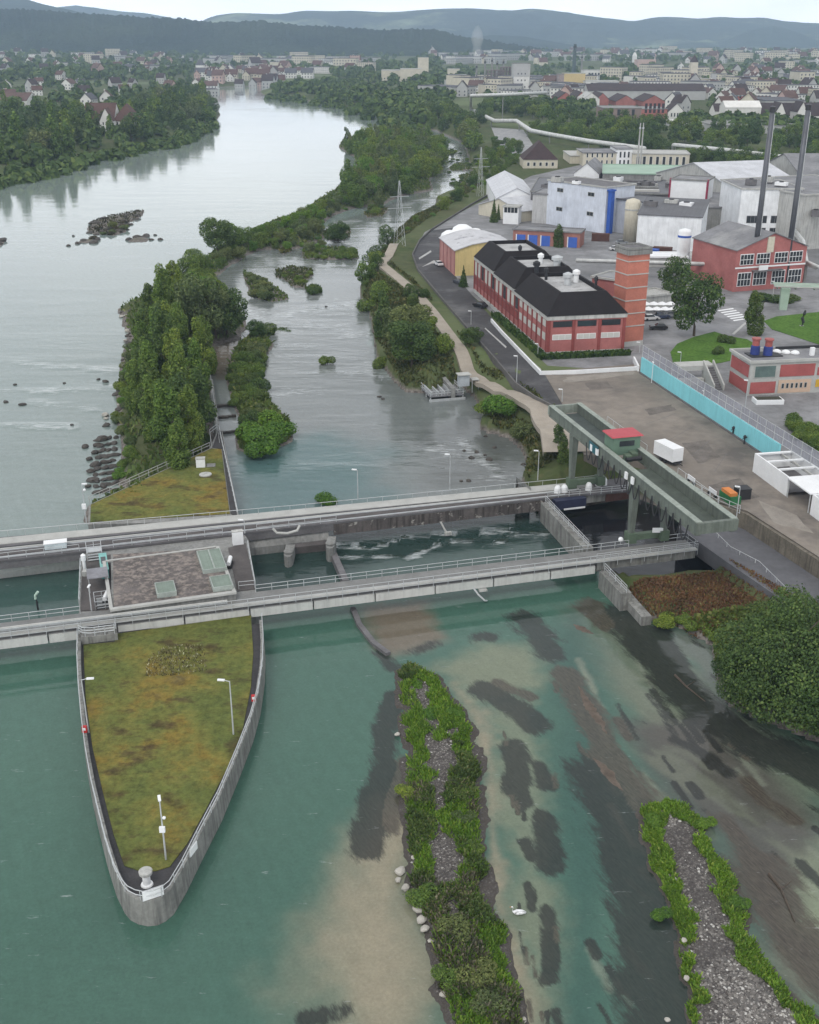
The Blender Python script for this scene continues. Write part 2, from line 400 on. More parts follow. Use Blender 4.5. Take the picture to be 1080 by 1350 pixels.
def stroke(pts, width, soft, col, amp=1.5, sc=.25, seed=5, k=1.0, flow=None, st=4.):
    p = W2(pts); bx = [q[0] for q in p]; by = [q[1] for q in p]; mg = width+4*soft+2*amp
    m = (X > min(bx)-mg) & (X < max(bx)+mg) & (Y > min(by)-mg) & (Y < max(by)+mg)
    x, y = X[m], Y[m]
    if flow is not None:
        c_, s_ = math.cos(flow), math.sin(flow); a, bb = (x*c_+y*s_)/st, -x*s_+y*c_
    else: a, bb = x, y
    n = (fbm(a*sc, bb*sc, seed)-.5)*2*amp+(fbm(a*sc*4, bb*sc*4, seed+9, 3)-.5)*amp
    wv = sstep(-soft, soft, width-segdist(x, y, p, False)+n)*k
    full = np.zeros(len(X)); full[m] = wv; setc(full, col)
TEAL = (.056, .122, .092); TEAL_D = (.022, .066, .056); SAND = (.25, .225, .16); SANDG = (.17, .19, .13); WEED = (.018, .02, .019); WEEDB = (.055, .047, .038); PURP = (.075, .068, .06)
n_ = fbm(X*.02, Y*.02, 2)
C[:, :3] = np.array(TEAL)[None, :]*(.85+.3*n_[:, None])
RIV = (.19, .235, .222); CHAN = (.15, .165, .16)
up = sstep(157, 165, Y-.257*X); setc(up, RIV)
farw = sstep(350, 900, Y); setc(farw, (.24, .28, .27))  # far water painted paler, sky reflection put into its colour
CHP = [(300,700),(284,592),(277,480),(270,460),(330,430),(275,372),(330,330),(430,300),(560,250),(590,190),(640,190),(640,240),(560,290),(500,350),(485,400),(510,500),(640,520),(720,610),(735,640)]
blob(CHP, 2.0, CHAN, 4, .06)
blob([(300,690),(300,600),(430,570),(500,600),(520,660)], 6, (.05,.12,.12), 5, .05, k=.8)
blob([(560,560),(640,540),(690,600),(680,640),(580,640)], 4, (.09,.095,.09), 4, .1, 12, k=.8)
blob([(270,485),(290,440),(318,450),(300,500),(283,500)], 2, (.13,.11,.085), 1)
# weir pool between the two bridges
blob([(335,790),(325,712),(440,690),(730,655),(790,735)], 1.0, (.024,.045,.04), .5)
blob([(440,765),(520,738),(700,712),(770,730),(700,742)], 2.0, (.04,.072,.062), 2, .1)
blob([(-80,850),(-80,770),(107,748),(104,812)], 1.0, (.045,.085,.075), .5)
# sand and shallows of the lower pool
blob([(395,1420),(430,1270),(475,1150),(530,1080),(548,1200),(590,1345),(610,1420)], 4.5, SAND, 5, .07, 21)
blob([(600,900),(640,940),(655,1010),(655,1100),(668,1190),(700,1290),(720,1420),(690,1420),(650,1200),(640,1000)], 1.2, SAND, 1.6, .2, 8)
blob([(560,880),(640,840),(700,850),(720,900),(690,930),(620,930)], 2.5, SANDG, 3, .12, 31, k=.9)
blob([(655,930),(700,930),(728,1150),(735,1300),(720,1420),(690,1300),(668,1100)], 1.6, SANDG, 2, .2, 33, k=.75)
blob([(480,800),(560,790),(585,840),(520,865),(495,850)], 2.0, (.14,.12,.09), 2, .15, 14)
blob([(770,810),(840,810),(960,910),(1090,1010),(1090,1160),(960,1050),(850,980)], 3, (.12,.14,.1), 3, .2, 41, k=.85, flow=R(-58))
blob([(830,960),(930,940),(1010,1010),(1100,1090),(1100,1300),(1040,1330),(960,1120),(850,1050)], 3, PURP, 3, .2, 47, k=.9, flow=R(-55))
blob([(1040,1130),(1100,1110),(1100,1250),(1060,1210)], 2.5, (.19,.22,.15), 2, .15, 44)
# weed beds (dark) and mud
weed = np.zeros(len(X)); wtone = np.zeros(len(X))
for pts, wd, sf, col, k in (
  ([(520,920),(508,960),(505,1000)], 1.7, .8, WEED, .9), ([(512,1010),(492,1060),(482,1120)], 1.9, .8, WEED, .95), ([(522,1010),(515,1080)], 2.2, .9, WEEDB, .8),
  ([(640,910),(680,935),(705,955)], 2.2, .7, WEED, .95), ([(655,900),(700,920)], 1.0, .5, WEEDB, .8), ([(676,985),(684,1010),(680,1040)], 1.7, .5, WEED, .95), ([(690,1000),(690,1060)], 1.0, .5, WEED, .8),
  ([(712,1010),(722,1035)], 1.3, .6, WEED, .8), ([(715,1080),(722,1110),(728,1140)], 1.5, .6, WEED, .95), ([(722,1200),(728,1240),(722,1290)], .9, .5, WEED, .85), ([(700,1130),(690,1110)], .7, .4, WEED, .8),
  ([(690,815),(712,838),(725,860)], 2.6, .9, WEED, .85), ([(630,842),(650,838)], 1.6, 1.0, WEED, .7), ([(540,860),(572,850)], 1.5, 1., WEED, .6), ([(500,860),(520,880)], 1.2, .8, WEED, .7),
  ([(745,890),(775,935),(800,985),(815,1010)], 2.0, 1.2, WEEDB, .9), ([(790,1020),(830,1100),(850,1180),(870,1300),(890,1400)], 3.6, 2.2, WEED, .93), ([(800,1000),(840,1060)], 2.6, 1.5, PURP, .9),
  ([(815,810),(850,845),(885,895),(935,945),(1000,985),(1100,1010)], 3.2, 1.6, WEED, .93), ([(780,800),(800,820)], 2.5, 1.2, WEEDB, .9), ([(870,830),(920,920),(960,960)], 1.4, .7, WEED, .9),
  ([(990,985),(1060,1010),(1120,1040)], 3.0, 1.5, WEED, .9), ([(890,975),(940,1000),(960,1020)], 1.0, .6, WEED, .75), ([(985,1030),(1010,1055),(1045,1080)], 1.1, .5, WEEDB, .9), ([(940,960),(985,1000)], .8, .5, WEEDB, .7),
  ([(1000,1160),(1040,1220),(1090,1300)], 2.6, 1.2, WEEDB, .92), ([(960,1080),(990,1140)], 1.3, .7, PURP, .8), ([(400,1345),(450,1335)], 1.2, .7, WEED, .7), ([(840,1080),(870,1200)], 1.0, .7, WEEDB, .6)):
    q_ = W2(pts); dd = np.clip(1.25-segdist(X, Y, q_, False)/(wd*1.12+sf*.4), 0, 1)*k
    wtone = np.where(dd > weed, 0. if col is WEED else 1., wtone); weed = np.maximum(weed, dd)
blob([(740,800),(770,800),(800,960),(790,1400),(735,1400),(745,1200),(735,1000),(725,880)], 2.5, TEAL_D, 2, .1, 51, k=.55)
fl = fbm((X*math.cos(R(-58))+Y*math.sin(R(-58)))*.12, (-X*math.sin(R(-58))+Y*math.cos(R(-58)))*.42, 71, 4)
random.seed(12)
for i in range(70):        # short drifting strands of weed and silt, all combed by the current
    u, v = random.uniform(760, 1075), random.uniform(850, 1330)
    if v > 1060 and u < 1000 and u > 835: continue
    L_ = random.uniform(14, 60); sl = (u-540)/560*.9+.12
    pts = [(u, v), (u+L_*sl*.55, v+L_*.5), (u+L_*sl*1.05, v+L_)]
    if i % 3 == 0: stroke(pts, random.uniform(.15, .45), .3, (.19, .21, .16), .3, .6, i, .55)
    else:
        q_ = W2(pts); wd = random.uniform(.25, .75); weed = np.maximum(weed, np.clip(1.3-segdist(X, Y, q_, False)/(wd*1.3), 0, 1)*random.uniform(.6, .9)); 
for i in range(34):        # small weed tufts on the pale silt beside the middle bar
    u = random.uniform(600, 740); v = random.uniform(885, 1340)
    if u < 640+(v-885)*.13: continue
    L_ = random.uniform(8, 34); pts = [(u, v), (u+L_*.16, v+L_)]; q_ = W2(pts); wd = random.uniform(.15, .5)
    weed = np.maximum(weed, np.clip(1.3-segdist(X, Y, q_, False)/(wd*1.4), 0, 1)*random.uniform(.55, .9)); wtone = np.where(segdist(X, Y, q_, False) < wd, float(i % 2), wtone)
px_ = 540+F*X/(Y*cP+CAMH*sP); reg = sstep(790, 860, px_)*(Y < 140)
setc(np.clip(sstep(.56, .7, fl)*reg*.5, 0, 1), (.15, .165, .12)); weed = np.maximum(weed, sstep(.5, .3, fl)*reg*.62)
p = POND; setc(sstep(-.6, .2, sdist(X, Y, p)), (.012, .013, .016))
blob([(870,822),(950,845),(965,935),(940,915),(900,870)], 1.5, (.12, .14, .12), 1.5)
# broken water: alpha drives chop and foam
foam = np.zeros(len(X)); chop = np.zeros(len(X))+.30-.21*sstep(200, 420, Y)
sd_ch = sdist(X, Y, W2(CHP)); chop = np.maximum(chop, sstep(-2, 4, sd_ch)*(.55-.3*sstep(250, 500, Y)))
for pts, wd in (([(275,390),(300,400),(345,410)],6), ([(300,405),(360,420),(440,405),(480,395)],8), ([(340,440),(420,430),(490,440)],7), ([(375,385),(420,392)],2.5), ([(330,335),(380,345),(410,350)],8), ([(440,325),(478,330)],3), ([(470,300),(520,295),(560,290)],7),
   ([(530,270),(565,262),(572,290)],6), ([(585,240),(600,226),(590,210)],6), ([(597,190),(602,205)],6), ([(600,255),(625,230)],5), ([(485,480),(512,500)],4), ([(430,490),(480,492),(510,500)],2.2), ([(575,590),(640,610),(660,630)],3.5), ([(610,580),(625,600)],2), ([(430,300),(470,290)],4),
   ([(360,520),(420,515)],3), ([(0,512),(60,516),(160,512)],3.5), ([(40,530),(120,540)],3.), ([(0,560),(90,565)],2.2), ([(20,480),(150,488)],3.), ([(160,300),(120,312)],2.), ([(285,535),(310,540)],1.4), ([(285,550),(312,555)],1.2), ([(290,570),(310,568)],1.2)):
    q = W2(pts); foam = np.maximum(foam, sstep(wd*1.5, 0, segdist(X, Y, q, False)+(fbm(X*.13, Y*.13, 91)-.5)*wd*2.2)*(.55+.45*fbm(X*.3, Y*.9, 93)))
for pts, wd in (([(440,722),(490,724),(520,715),(535,708),(600,706)],1.0), ([(440,736),(500,734),(540,736),(580,718)],1.0), ([(600,714),(640,718),(665,716)],.9), ([(640,703),(700,705),(720,706)],1.5), ([(655,700),(690,702)],1.2)):
    q = W2(pts); foam = np.maximum(foam, sstep(wd, .1, segdist(X, Y, q, False)+(fbm(X*.5, Y*.5, 55)-.5)*wd*1.5)*.95)
chop = np.maximum(chop, foam); pool = (sdist(X, Y, W2([(0,860),(790,752),(1100,900),(1100,1500),(-100,1500)])) > 0)
chop = np.where(pool, .08, chop); C[:, 3] = 1
me = fastmesh('river', np.stack([X, Y, np.zeros(len(X))], 1), gridfaces(len(ys), len(ts)), [], True)
ca = me.color_attributes.new('bed_glare', 'FLOAT_COLOR', 'POINT'); ca.data.foreach_set('color', C.astype(np.float32).ravel())
for nm, arr in (('foam', foam), ('chop', chop), ('weed', weed*(sdist(X, Y, POND) < 0)), ('wtone', wtone)):
    at = me.attributes.new(nm, 'FLOAT', 'POINT'); at.data.foreach_set('value', arr.astype(np.float32))
m, nt, b = newmat('river_water')
at = lambda nm: (lambda n: n)(node(nt, 'ShaderNodeAttribute', attribute_name=nm))
pos = node(nt, 'ShaderNodeNewGeometry').outputs['Position']
bed_glare = at('bed_glare').outputs['Color']; fo = at('foam').outputs['Fac']; ch = at('chop').outputs['Fac']
def mth(op, a, b_=None):
    n = node(nt, 'ShaderNodeMath', operation=op)
    for s, v in ((0, a), (1, b_)):
        if v is None: continue
        if hasattr(v, 'default_value'): nt.links.new(v, n.inputs[s])
        else: n.inputs[s].default_value = v
    return n.outputs[0]
bn = noise(nt, pos, .8, 5, .65); bed_glare = mixc(nt, 1.0, bed_glare, ramp(nt, bn, [(.3, (.92,)*3), (.7, (1.07,)*3)]), 'MULTIPLY')
bed_glare = mixc(nt, 1.0, bed_glare, ramp(nt, noise(nt, pos, 3.2, 4, .75), [(.3, (.9,)*3), (.7, (1.09,)*3)]), 'MULTIPLY')
rt = node(nt, 'ShaderNodeMapping'); rt.inputs['Rotation'].default_value = (0, 0, R(64)); nt.links.new(pos, rt.inputs[0])
sn = noise(nt, rt.outputs[0], 1.0, 5, .7, (.12, 1.1, 1)); bed_glare = mixc(nt, 1.0, bed_glare, ramp(nt, sn, [(.3, (.94,)*3), (.7, (1.05,)*3)]), 'MULTIPLY')
sw = noise(nt, rt.outputs[0], 1.0, 6, .72, (.16, .55, 1)); sw2 = noise(nt, rt.outputs[0], 1.0, 4, .7, (.9, 5.5, 1))
wf = mth('ADD', at('weed').outputs['Fac'], mth('ADD', mth('MULTIPLY', mth('SUBTRACT', sw, .5), 1.45), mth('MULTIPLY', mth('SUBTRACT', sw2, .5), .5)))
wm_ = ramp(nt, mth('MULTIPLY', wf, mth('MULTIPLY', mth('MINIMUM', at('weed').outputs['Fac'], .25), 4.0)), [(.40, (0,)*3), (.66, (.86,)*3)])
wc = mixc(nt, at('wtone').outputs['Fac'], ramp(nt, sw2, [(.3, (.010, .012, .012)), (.7, (.032, .033, .029))]), ramp(nt, sw2, [(.3, (.03, .025, .02)), (.7, (.095, .08, .062))]))
bed_glare = mixc(nt, wm_, bed_glare, wc)
fn = noise(nt, pos, 1.0, 5, .7, (.35, 1.3, 1)); ff = mth('MULTIPLY', fo, 1.0)
fm = ramp(nt, mth('ADD', mth('MULTIPLY', fn, 1.0), mth('MULTIPLY', ff, .24)), [(.64, (0,)*3), (.84, (.6,)*3)])
col = mixc(nt, fm, bed_glare, (.62, .65, .66))
nt.links.new(col, b.inputs['Base Color'])
b.inputs['IOR'].default_value = 1.333; b.inputs['Specular IOR Level'].default_value = .5
nt.links.new(mth('ADD', mth('MULTIPLY', ch, .16), .05), b.inputs['Roughness'])
w1 = noise(nt, pos, .55, 3, .55, (.6, 1.4, 1)); w2 = noise(nt, pos, .09, 4, .6, (.5, 1.5, 1)); w3 = noise(nt, pos, .016, 4, .6, (.6, 1.6, 1))
hgt = mth('ADD', mth('MULTIPLY', w1, .5), mth('MULTIPLY', w2, 2.2))
patch = ramp(nt, w3, [(.4, (.25,)*3), (.62, (1.3,)*3)])
bp = node(nt, 'ShaderNodeBump'); bp.inputs['Distance'].default_value = .55
nt.links.new(mth('MULTIPLY', hgt, mth('MULTIPLY', ch, patch)), bp.inputs['Height']); bp.inputs['Strength'].default_value = .55
nt.links.new(bp.outputs[0], b.inputs['Normal'])
me.materials.append(m)
struct(link('river', me), 'wide green river with rapids in its side channel', 'water')

# hills ------------------------------------------------------------
def hillmat(name, cols, sc):
    m, nt, b = newmat(name); pos = node(nt, 'ShaderNodeNewGeometry').outputs['Position']
    a = noise(nt, pos, sc, 5, .6); d = noise(nt, pos, sc*12, 3, .7)
    c = ramp(nt, a, cols); c = mixc(nt, 1.0, c, ramp(nt, d, [(.3, (.6,)*3), (.7, (1.3,)*3)]), 'MULTIPLY')
    nt.links.new(c, b.inputs['Base Color']); b.inputs['Roughness'].default_value = 1; b.inputs['Specular IOR Level'].default_value = 0
    bump(nt, b, d, 1.0, 14); return m
HF = hillmat('hill_forest', [(.35, (.014, .026, .018)), (.65, (.034, .05, .03))], .003)
HP = hillmat('hill_pasture', [(.46, (.025, .04, .03)), (.56, (.04, .055, .04)), (.64, (.18, .22, .13))], .0011)
def hill(name, label, ridge, D, front, back, m, rough=0, seed=1, base=0.):
    us = np.linspace(ridge[0][0], ridge[-1][0], 420); vs = np.interp(us, [p[0] for p in ridge], [p[1] for p in ridge])
    k = np.ones(9)/9; vs = np.convolve(np.pad(vs, 4, 'edge'), k, 'valid')
    b_ = -(vs-675)/F; a = (us-540)/F; dy = cP+b_*sP; dz = -sP+b_*cP
    zt = CAMH+dz/dy*D; tx = a/dy
    rows = np.concatenate([np.linspace(0, 1, 26), np.linspace(1, 2, 10)[1:]]); V = []
    for r in rows:
        y = D-front*(1-r) if r <= 1 else D+back*(r-1)
        q = sstep(0, 1, r) if r <= 1 else 1-sstep(0, 1, r-1)
        n = (fbm(us*.05+7, np.full(len(us), r*6.0), seed)-.5)*2*min(r, 2-r)*(1-abs(1-r)**.3)*0
        x = tx*y; nn = (fbm(x*.004, np.full(len(us), y*.004), seed)-.5)*.5*(1-abs(2*min(r, 1)-1))
        zz = base+(zt-base)*np.clip(q+nn*(q < .97), 0, 1)+(_h(np.arange(len(us)), np.full(len(us), 3), seed)-.5)*rough*q
        V.append(np.stack([x, np.full(len(us), y), zz], 1))
    me = fastmesh(name, np.concatenate(V), gridfaces(len(rows), len(us)), m, True)
    struct(link(name, me), label, 'hill')
hill('forested_hill', 'long dark forested ridge beyond the old town', [(-260,16),(-120,13),(0,12),(40,12),(75,15),(110,17),(150,19),(200,23),(240,24),(285,30),(310,28),(340,27),(370,30),(400,33),(440,35),(500,39),(540,38),(572,38),(600,46),(640,52),(700,62),(760,70)], 4700, 950, 1500, HF, 9, 3)
hill('mountain_ridge', 'high blue hazy mountain ridge closing the valley', [(230,44),(262,30),(280,21),(310,17),(340,18),(370,19),(400,14),(440,15),(460,14),(500,16),(520,16),(545,14),(575,12),(600,11),(640,12),(655,14),(680,14),(697,11),(722,13),(750,17),(790,23),(820,26),(836,29),(850,25),(870,22),(900,23),(920,25),(950,22),(975,24),(1010,23),(1030,28),(1060,30),(1120,32),(1300,30)], 9800, 2600, 1500, HP, 0, 8)
hill('rounded_hill', 'rounded hazy hill in front of the mountain ridge at its eastern end', [(940,60),(965,50),(985,41),(1005,36),(1020,34),(1035,37),(1050,42),(1075,52),(1110,60)], 8300, 900, 1200, HP, 0, 12)
hill('wooded_foothill', 'low wooded foothill below the mountain ridge', [(560,62),(610,50),(650,46),(690,48),(730,55),(770,62)], 7200, 900, 900, HF, 0, 14)
hill('western_mountain', 'tall hazy mountain behind the forested ridge', [(-300,-4),(-60,-6),(0,-4),(35,-1),(58,6),(85,12),(115,18),(150,26)], 7300, 1800, 1500, HP, 0, 21)
hill('pale_ridge', 'very pale far ridge between the mountain and the forested ridge', [(40,22),(70,10),(100,7),(130,11),(160,15),(190,17),(230,24),(270,32)], 11200, 1500, 1200, HP, 0, 25)

# haze
hb = MB().box(-7000, -600, -5, 7000, 12900, 470)
m = bpy.data.materials.new('valley_haze'); m.use_nodes = True; nt = m.node_tree; nt.nodes.clear()
pv = nt.nodes.new('ShaderNodeVolumePrincipled'); pv.inputs['Color'].default_value = (.6, .77, 1, 1); pv.inputs['Density'].default_value = 9e-5; pv.inputs['Anisotropy'].default_value = .2
om = nt.nodes.new('ShaderNodeOutputMaterial'); nt.links.new(pv.outputs[0], om.inputs['Volume'])
o = hb.obj('haze', m); o['kind'] = 'stuff'; o['label'] = 'pale blue haze over the valley'; o['category'] = 'haze'
# ================================================================== DAM, BRIDGES, CRANE
def v2(p): return Vector((p[0], p[1], 0))
class Frame:
    """a thing standing at A with its local x axis running from A to B"""
    def __init__(s, A, B, z=None):
        s.A = Vector((A[0], A[1], A[2] if z is None else z)); d = v2(B)-v2(A); s.L = d.length
        s.rz = math.atan2(d.y, d.x); s.d = d.normalized(); s.n = Vector((-s.d.y, s.d.x, 0))
    def loc(s, p):                       # world -> local
        q = Vector(p)-s.A; return (q.dot(s.d), q.dot(s.n), q.z)
    def thing(s, name, label, cat, group=None): return thing(name, label, cat, s.A, s.rz, group)
def resample(pts, step, closed=False):
    pts = [Vector(p) for p in pts]; out = [pts[0]]; tot = sum((pts[i+1]-pts[i]).length for i in range(len(pts)-1))
    n = max(1, round(tot/step)); acc = 0; k = 1; target = tot/n
    for i in range(len(pts)-1):
        a, b = pts[i], pts[i+1]; l = (b-a).length; t0 = acc
        while k <= n and target*k <= t0+l+1e-6:
            out.append(a.lerp(b, max(0, min(1, (target*k-t0)/max(l, 1e-9))))); k += 1
        acc += l
    return out
def railing(parent, pts, h=1.0, step=2.0, levels=(1.0, .5), r=.035, mt=None, name='railing', rr=None):
    """rails as one mesh, every post a mesh object of its own below it; pts in the parent's space, at foot level"""
    mt = mt or STEEL; pts = [Vector(p) for p in pts]; mb = MB()
    for l in levels: mb.tube([p+Vector((0, 0, h*l)) for p in pts], rr or r, 5)
    rail = mb.obj(name, mt, parent)
    post = MB().cyl(0, 0, 0, h, r, r, 5).mesh('post', mt)
    for p in resample(pts, max(step, sum((pts[i+1]-pts[i]).length for i in range(len(pts)-1))/95)):
        o = link('post', post, rail); o.location = p
    return rail
def lamp(x, y, z, h, label, arm=(0, 1), armlen=1.0, group='lamp posts', r=.07, m=None):
    t = thing('lamp_post', label, 'lamp post', (x, y, z), 0, group)
    MB().cyl(0, 0, 0, h, r*1.3, r*.8, 8).obj('pole', m or STEEL, t)
    a = Vector((arm[0], arm[1], 0)).normalized()
    mb = MB().tube([(0, 0, h-.05), a*armlen*.6+Vector((0, 0, h+.08))], r*.6, 6)
    mb.obj('arm', m or STEEL, t)
    hd = MB().cbox(0, 0, 0, .75, .26, .14).obj('lamp_head', WHITE, t)
    hd.location = a*armlen+Vector((0, 0, h+.02)); hd.rotation_euler[2] = math.atan2(a.y, a.x)
    return t

# lawn surface
def lawnmat(name, stops, spots=True, sc=.12):
    if name in MATS: return MATS[name]
    m, nt, b = newmat(name); pos = node(nt, 'ShaderNodeNewGeometry').outputs['Position']
    n1 = noise(nt, pos, sc, 6, .62); n2 = noise(nt, pos, 1.6, 5, .7); n3 = noise(nt, pos, sc*2.2, 5, .6, (1, 1.6, 1))
    c = ramp(nt, n1, stops)
    c = mixc(nt, ramp(nt, n3, [(.54, (0,)*3), (.68, (.8,)*3)]), c, (.062, .042, .024) if spots else [x*.8 for x in stops[0][1]])
    c = mixc(nt, 1.0, c, ramp(nt, n2, [(.28, (.55,)*3), (.72, (1.35,)*3)]), 'MULTIPLY')
    nt.links.new(c, b.inputs['Base Color']); b.inputs['Roughness'].default_value = .95; b.inputs['Specular IOR Level'].default_value = .1
    bump(nt, b, n2, .6, .12); MATS[name] = m; return m
MOSS = lawnmat('mossy_lawn', [(.30, (.085, .108, .034)), (.44, (.115, .132, .038)), (.54, (.148, .144, .04)), (.62, (.185, .137, .034)), (.72, (.12, .098, .045))])
LAWN = lawnmat('green_lawn', [(.3, (.06, .13, .022)), (.7, (.09, .17, .03))], False)
GRAVELROOF = mat('gravel_roof', (.13, .115, .11), .95, .35, .25, dirt=(.25, .215, .19), dscale=1.3, dthr=(.46, .62))
WALLC = mat('stained_concrete', (.25, .25, .235), .85, .25, .3, streak=.6, dirt=(.12, .115, .105), dscale=.35, dthr=(.55, .72))
CURB = mat('pale_curb', (.42, .42, .40), .8, .15, .5)

# ---- pier nose with lawn
out = [(102,818),(101,860),(103,900),(107,945),(112,982),(119,1022),(128,1060),(138,1100),(150,1138),(161,1160),(168,1168),(178,1173),(190,1175.5),(202,1174.5),(212,1170),(223,1161),(240,1133),(262,1090),(288,1041),(312,985),(330,940),(340,905),(346,865),(347,835),(345,808)]
top = [P(u, v, 3.7) for u, v in out]; cen = Vector((sum(p.x for p in top)/len(top), sum(p.y for p in top)/len(top), 0))
pier = thing('pier_nose', 'pointed concrete pier with mossy lawn on top, like a ship bow in green water', 'pier', (cen.x, cen.y, 0))
tl = [(p.x-cen.x, p.y-cen.y) for p in top]
def inset(poly, d):
    n = len(poly); res = []
    for i in range(n):
        a = Vector(poly[i-1]) if i else Vector(poly[0])-(Vector(poly[1])-Vector(poly[0])); b_ = Vector(poly[i]); c_ = Vector(poly[(i+1) % n]) if i < n-1 else b_+(b_-Vector(poly[i-1]))
        t = (c_-a).normalized(); res.append((b_.x-t.y*d, b_.y+t.x*d))
    return res
# outline runs clockwise or counter-clockwise; keep the inset pointing to the lawn
ins = inset(tl, .35)
if abs(ins[5][0]) > abs(tl[5][0]): ins = inset(tl, -.35); outw = inset(tl, .25)
else: outw = inset(tl, -.25)
n = len(tl); mb = MB()
vs = [(x, y, -3) for x, y in outw]+[(x, y, 2.7) for x, y in tl]+[(x, y, 2.7) for x, y in ins]+[(x, y, 1.6) for x, y in ins]
fs = []
for k in range(3): fs += [(k*n+i, k*n+i+1, (k+1)*n+i+1, (k+1)*n+i) for i in range(n-1)]
mb.add(vs, fs); mb.obj('wall', WALLC, pier, smooth=False)
MB().prism(ins, 1.2, 2.12).obj('pavement', mat('dark_pavement', (.055, .053, .055), .9, .3, .6), pier)
LP = [(110,850),(152,846),(150,836),(331,811),(334,860),(331,905),(320,962),(302,1008),(272,1066),(247,1112),(224,1142),(205,1148),(182,1147),(164,1141),(150,1100),(136,1045),(122,985),(113,920)]
lp = [(p.x-cen.x, p.y-cen.y) for p in PW(LP, 2.2)]
MB().prism(lp, 1.9, 2.2).obj('lawn', MOSS, pier)
railing(pier, [(x, y, 2.7) for x, y in tl], 1.0, 1.9, (1.0, .5), .04, STEEL)
# stuff: dry flowering weeds on the lawn
def sprinkle(poly, z, n, h, wdt, seed, name, mt, label, cat, kind='stuff', jit=1.0, zf=None, den=None):
    rng = np.random.default_rng(seed); p = np.array([(q[0], q[1]) for q in poly]); lo, hi = p.min(0), p.max(0); pts = np.zeros((0, 2))
    while len(pts) < n:
        c_ = rng.uniform(lo, hi, (n*2, 2)); ok = inside(c_[:, 0], c_[:, 1], poly)
        if den is not None: ok &= rng.random(len(c_)) < den(c_[:, 0], c_[:, 1])
        pts = np.concatenate([pts, c_[ok]])
    pts = pts[:n]; zz = np.full(n, z) if zf is None else zf(pts[:, 0], pts[:, 1])
    a = rng.uniform(0, 2*np.pi, n); hh = h*rng.uniform(.5, 1.3, n); ww = wdt*rng.uniform(.6, 1.3, n); lean = rng.normal(0, .45*jit, (n, 2))*hh[:, None]
    dx, dy = np.cos(a)*ww/2, np.sin(a)*ww/2
    b0 = np.stack([pts[:, 0]-dx, pts[:, 1]-dy, zz-.05], 1); b1 = np.stack([pts[:, 0]+dx, pts[:, 1]+dy, zz-.05], 1)
    t1 = np.stack([pts[:, 0]+lean[:, 0]+dx*.7, pts[:, 1]+lean[:, 1]+dy*.7, zz+hh], 1); t0 = np.stack([pts[:, 0]+lean[:, 0]-dx*.7, pts[:, 1]+lean[:, 1]-dy*.7, zz+hh], 1)
    V = np.stack([b0, b1, t1, t0], 1).reshape(-1, 3); Fc = np.arange(4*n).reshape(-1, 4)
    return tag(link(name, fastmesh(name, V, Fc, mt)), label, cat, None, kind)
DRY = leafmat('dry_weed_leaf', [(.08, .075, .035), (.16, .12, .07), (.34, .28, .18), (.68, .62, .5)], .1)
GRASSY = leafmat('bright_grass_leaf', [(.10, .19, .022), (.15, .28, .034), (.22, .36, .05), (.32, .38, .08)], .35)
GRASSD = leafmat('dull_grass_leaf', [(.05, .07, .02), (.08, .095, .03), (.115, .12, .045), (.17, .155, .07)], .2)
sprinkle(W2([(196,868),(220,850),(268,850),(272,885),(235,890),(192,893)], 2.2), 2.2, 900, .2, .12, 3, 'flowering_weeds', DRY, 'patch of pale dry flowering weeds on the pier lawn', 'weeds', jit=.8)

# things on the pier
def at(u, v, z): p = P(u, v, z); return p
p = at(308, 968, 2.2); lamp(p.x, p.y, 2.2, HT(308, 968, 2.2, 898)-2.2, 'grey lamp post beside the curved right edge of the pier lawn', (-1, .1), .9, 'lamp posts on the pier lawn')
p = at(117, 966, 2.2); lamp(p.x, p.y, 2.2, HT(117, 966, 2.2, 896)-2.2, 'grey lamp post at the left edge of the pier lawn', (1, .1), .9, 'lamp posts on the pier lawn')
p = at(219, 1133, 2.2); t = lamp(p.x, p.y, 2.2, HT(219, 1133, 2.2, 1056)-2.2, 'lamp post with a small control box near the tip of the pier', (-.3, 1), .3, 'lamp posts on the pier lawn')
MB().cbox(0, -.16, 3.2, .5, .25, .55).obj('control_box', WHITE, t); MB().ball((.25, -.1, 4.7), .16).obj('loudspeaker', WHITE, t)
p = at(194, 1166, 2.12)
t = thing('vent_pipe', 'white mushroom capped vent pipe at the tip of the pier', 'vent pipe', (p.x, p.y, 2.12))
MB().lathe(0, 0, [(.55, 0), (.5, .12), (.34, .16), (.34, 1.15)], 16).obj('pipe', WHITE, t)
MB().lathe(0, 0, [(.42, 1.15), (.58, 1.22), (.6, 1.5), (.5, 1.58), (.1, 1.62)], 16).obj('cap', CONC_L, t)
def panel(u0, v0, u1, v1, z, h, label, wmat=WHITE, name='sign_board', cat='sign'):
    a, b_ = P(u0, v0, z), P(u1, v1, z); f = Frame(a, b_)
    t = f.thing(name, label, cat)
    MB().box(0, -.06, 0, f.L, 0, h).obj('panel', wmat, t)
    MB().box(-.04, 0.002, -.06, f.L+.04, .05, h+.06).obj('frame', STEEL, t); return t
panel(189, 1188, 216, 1179, 2.75, .95, 'white blank board fixed to the railing at the pier tip')
panel(251, 1130, 260, 1118, 2.75, .8, 'small white square board on the right railing of the pier')
for (u, v, lab) in ((335, 924, 'red lifebuoy box on the right railing of the pier'), (112, 965, 'red lifebuoy box on the left railing of the pier')):
    p = P(u, v, 2.75); t = thing('lifebuoy_box', lab, 'lifebuoy box', p, 0, 'lifebuoy boxes')
    MB().cbox(0, 0, 0, .5, .3, .75).obj('box', mat('red_paint', (.5, .03, .03), .5, .1), t); MB().cbox(0, -.16, .3, .35, .03, .3).obj('lid', WHITE, t)

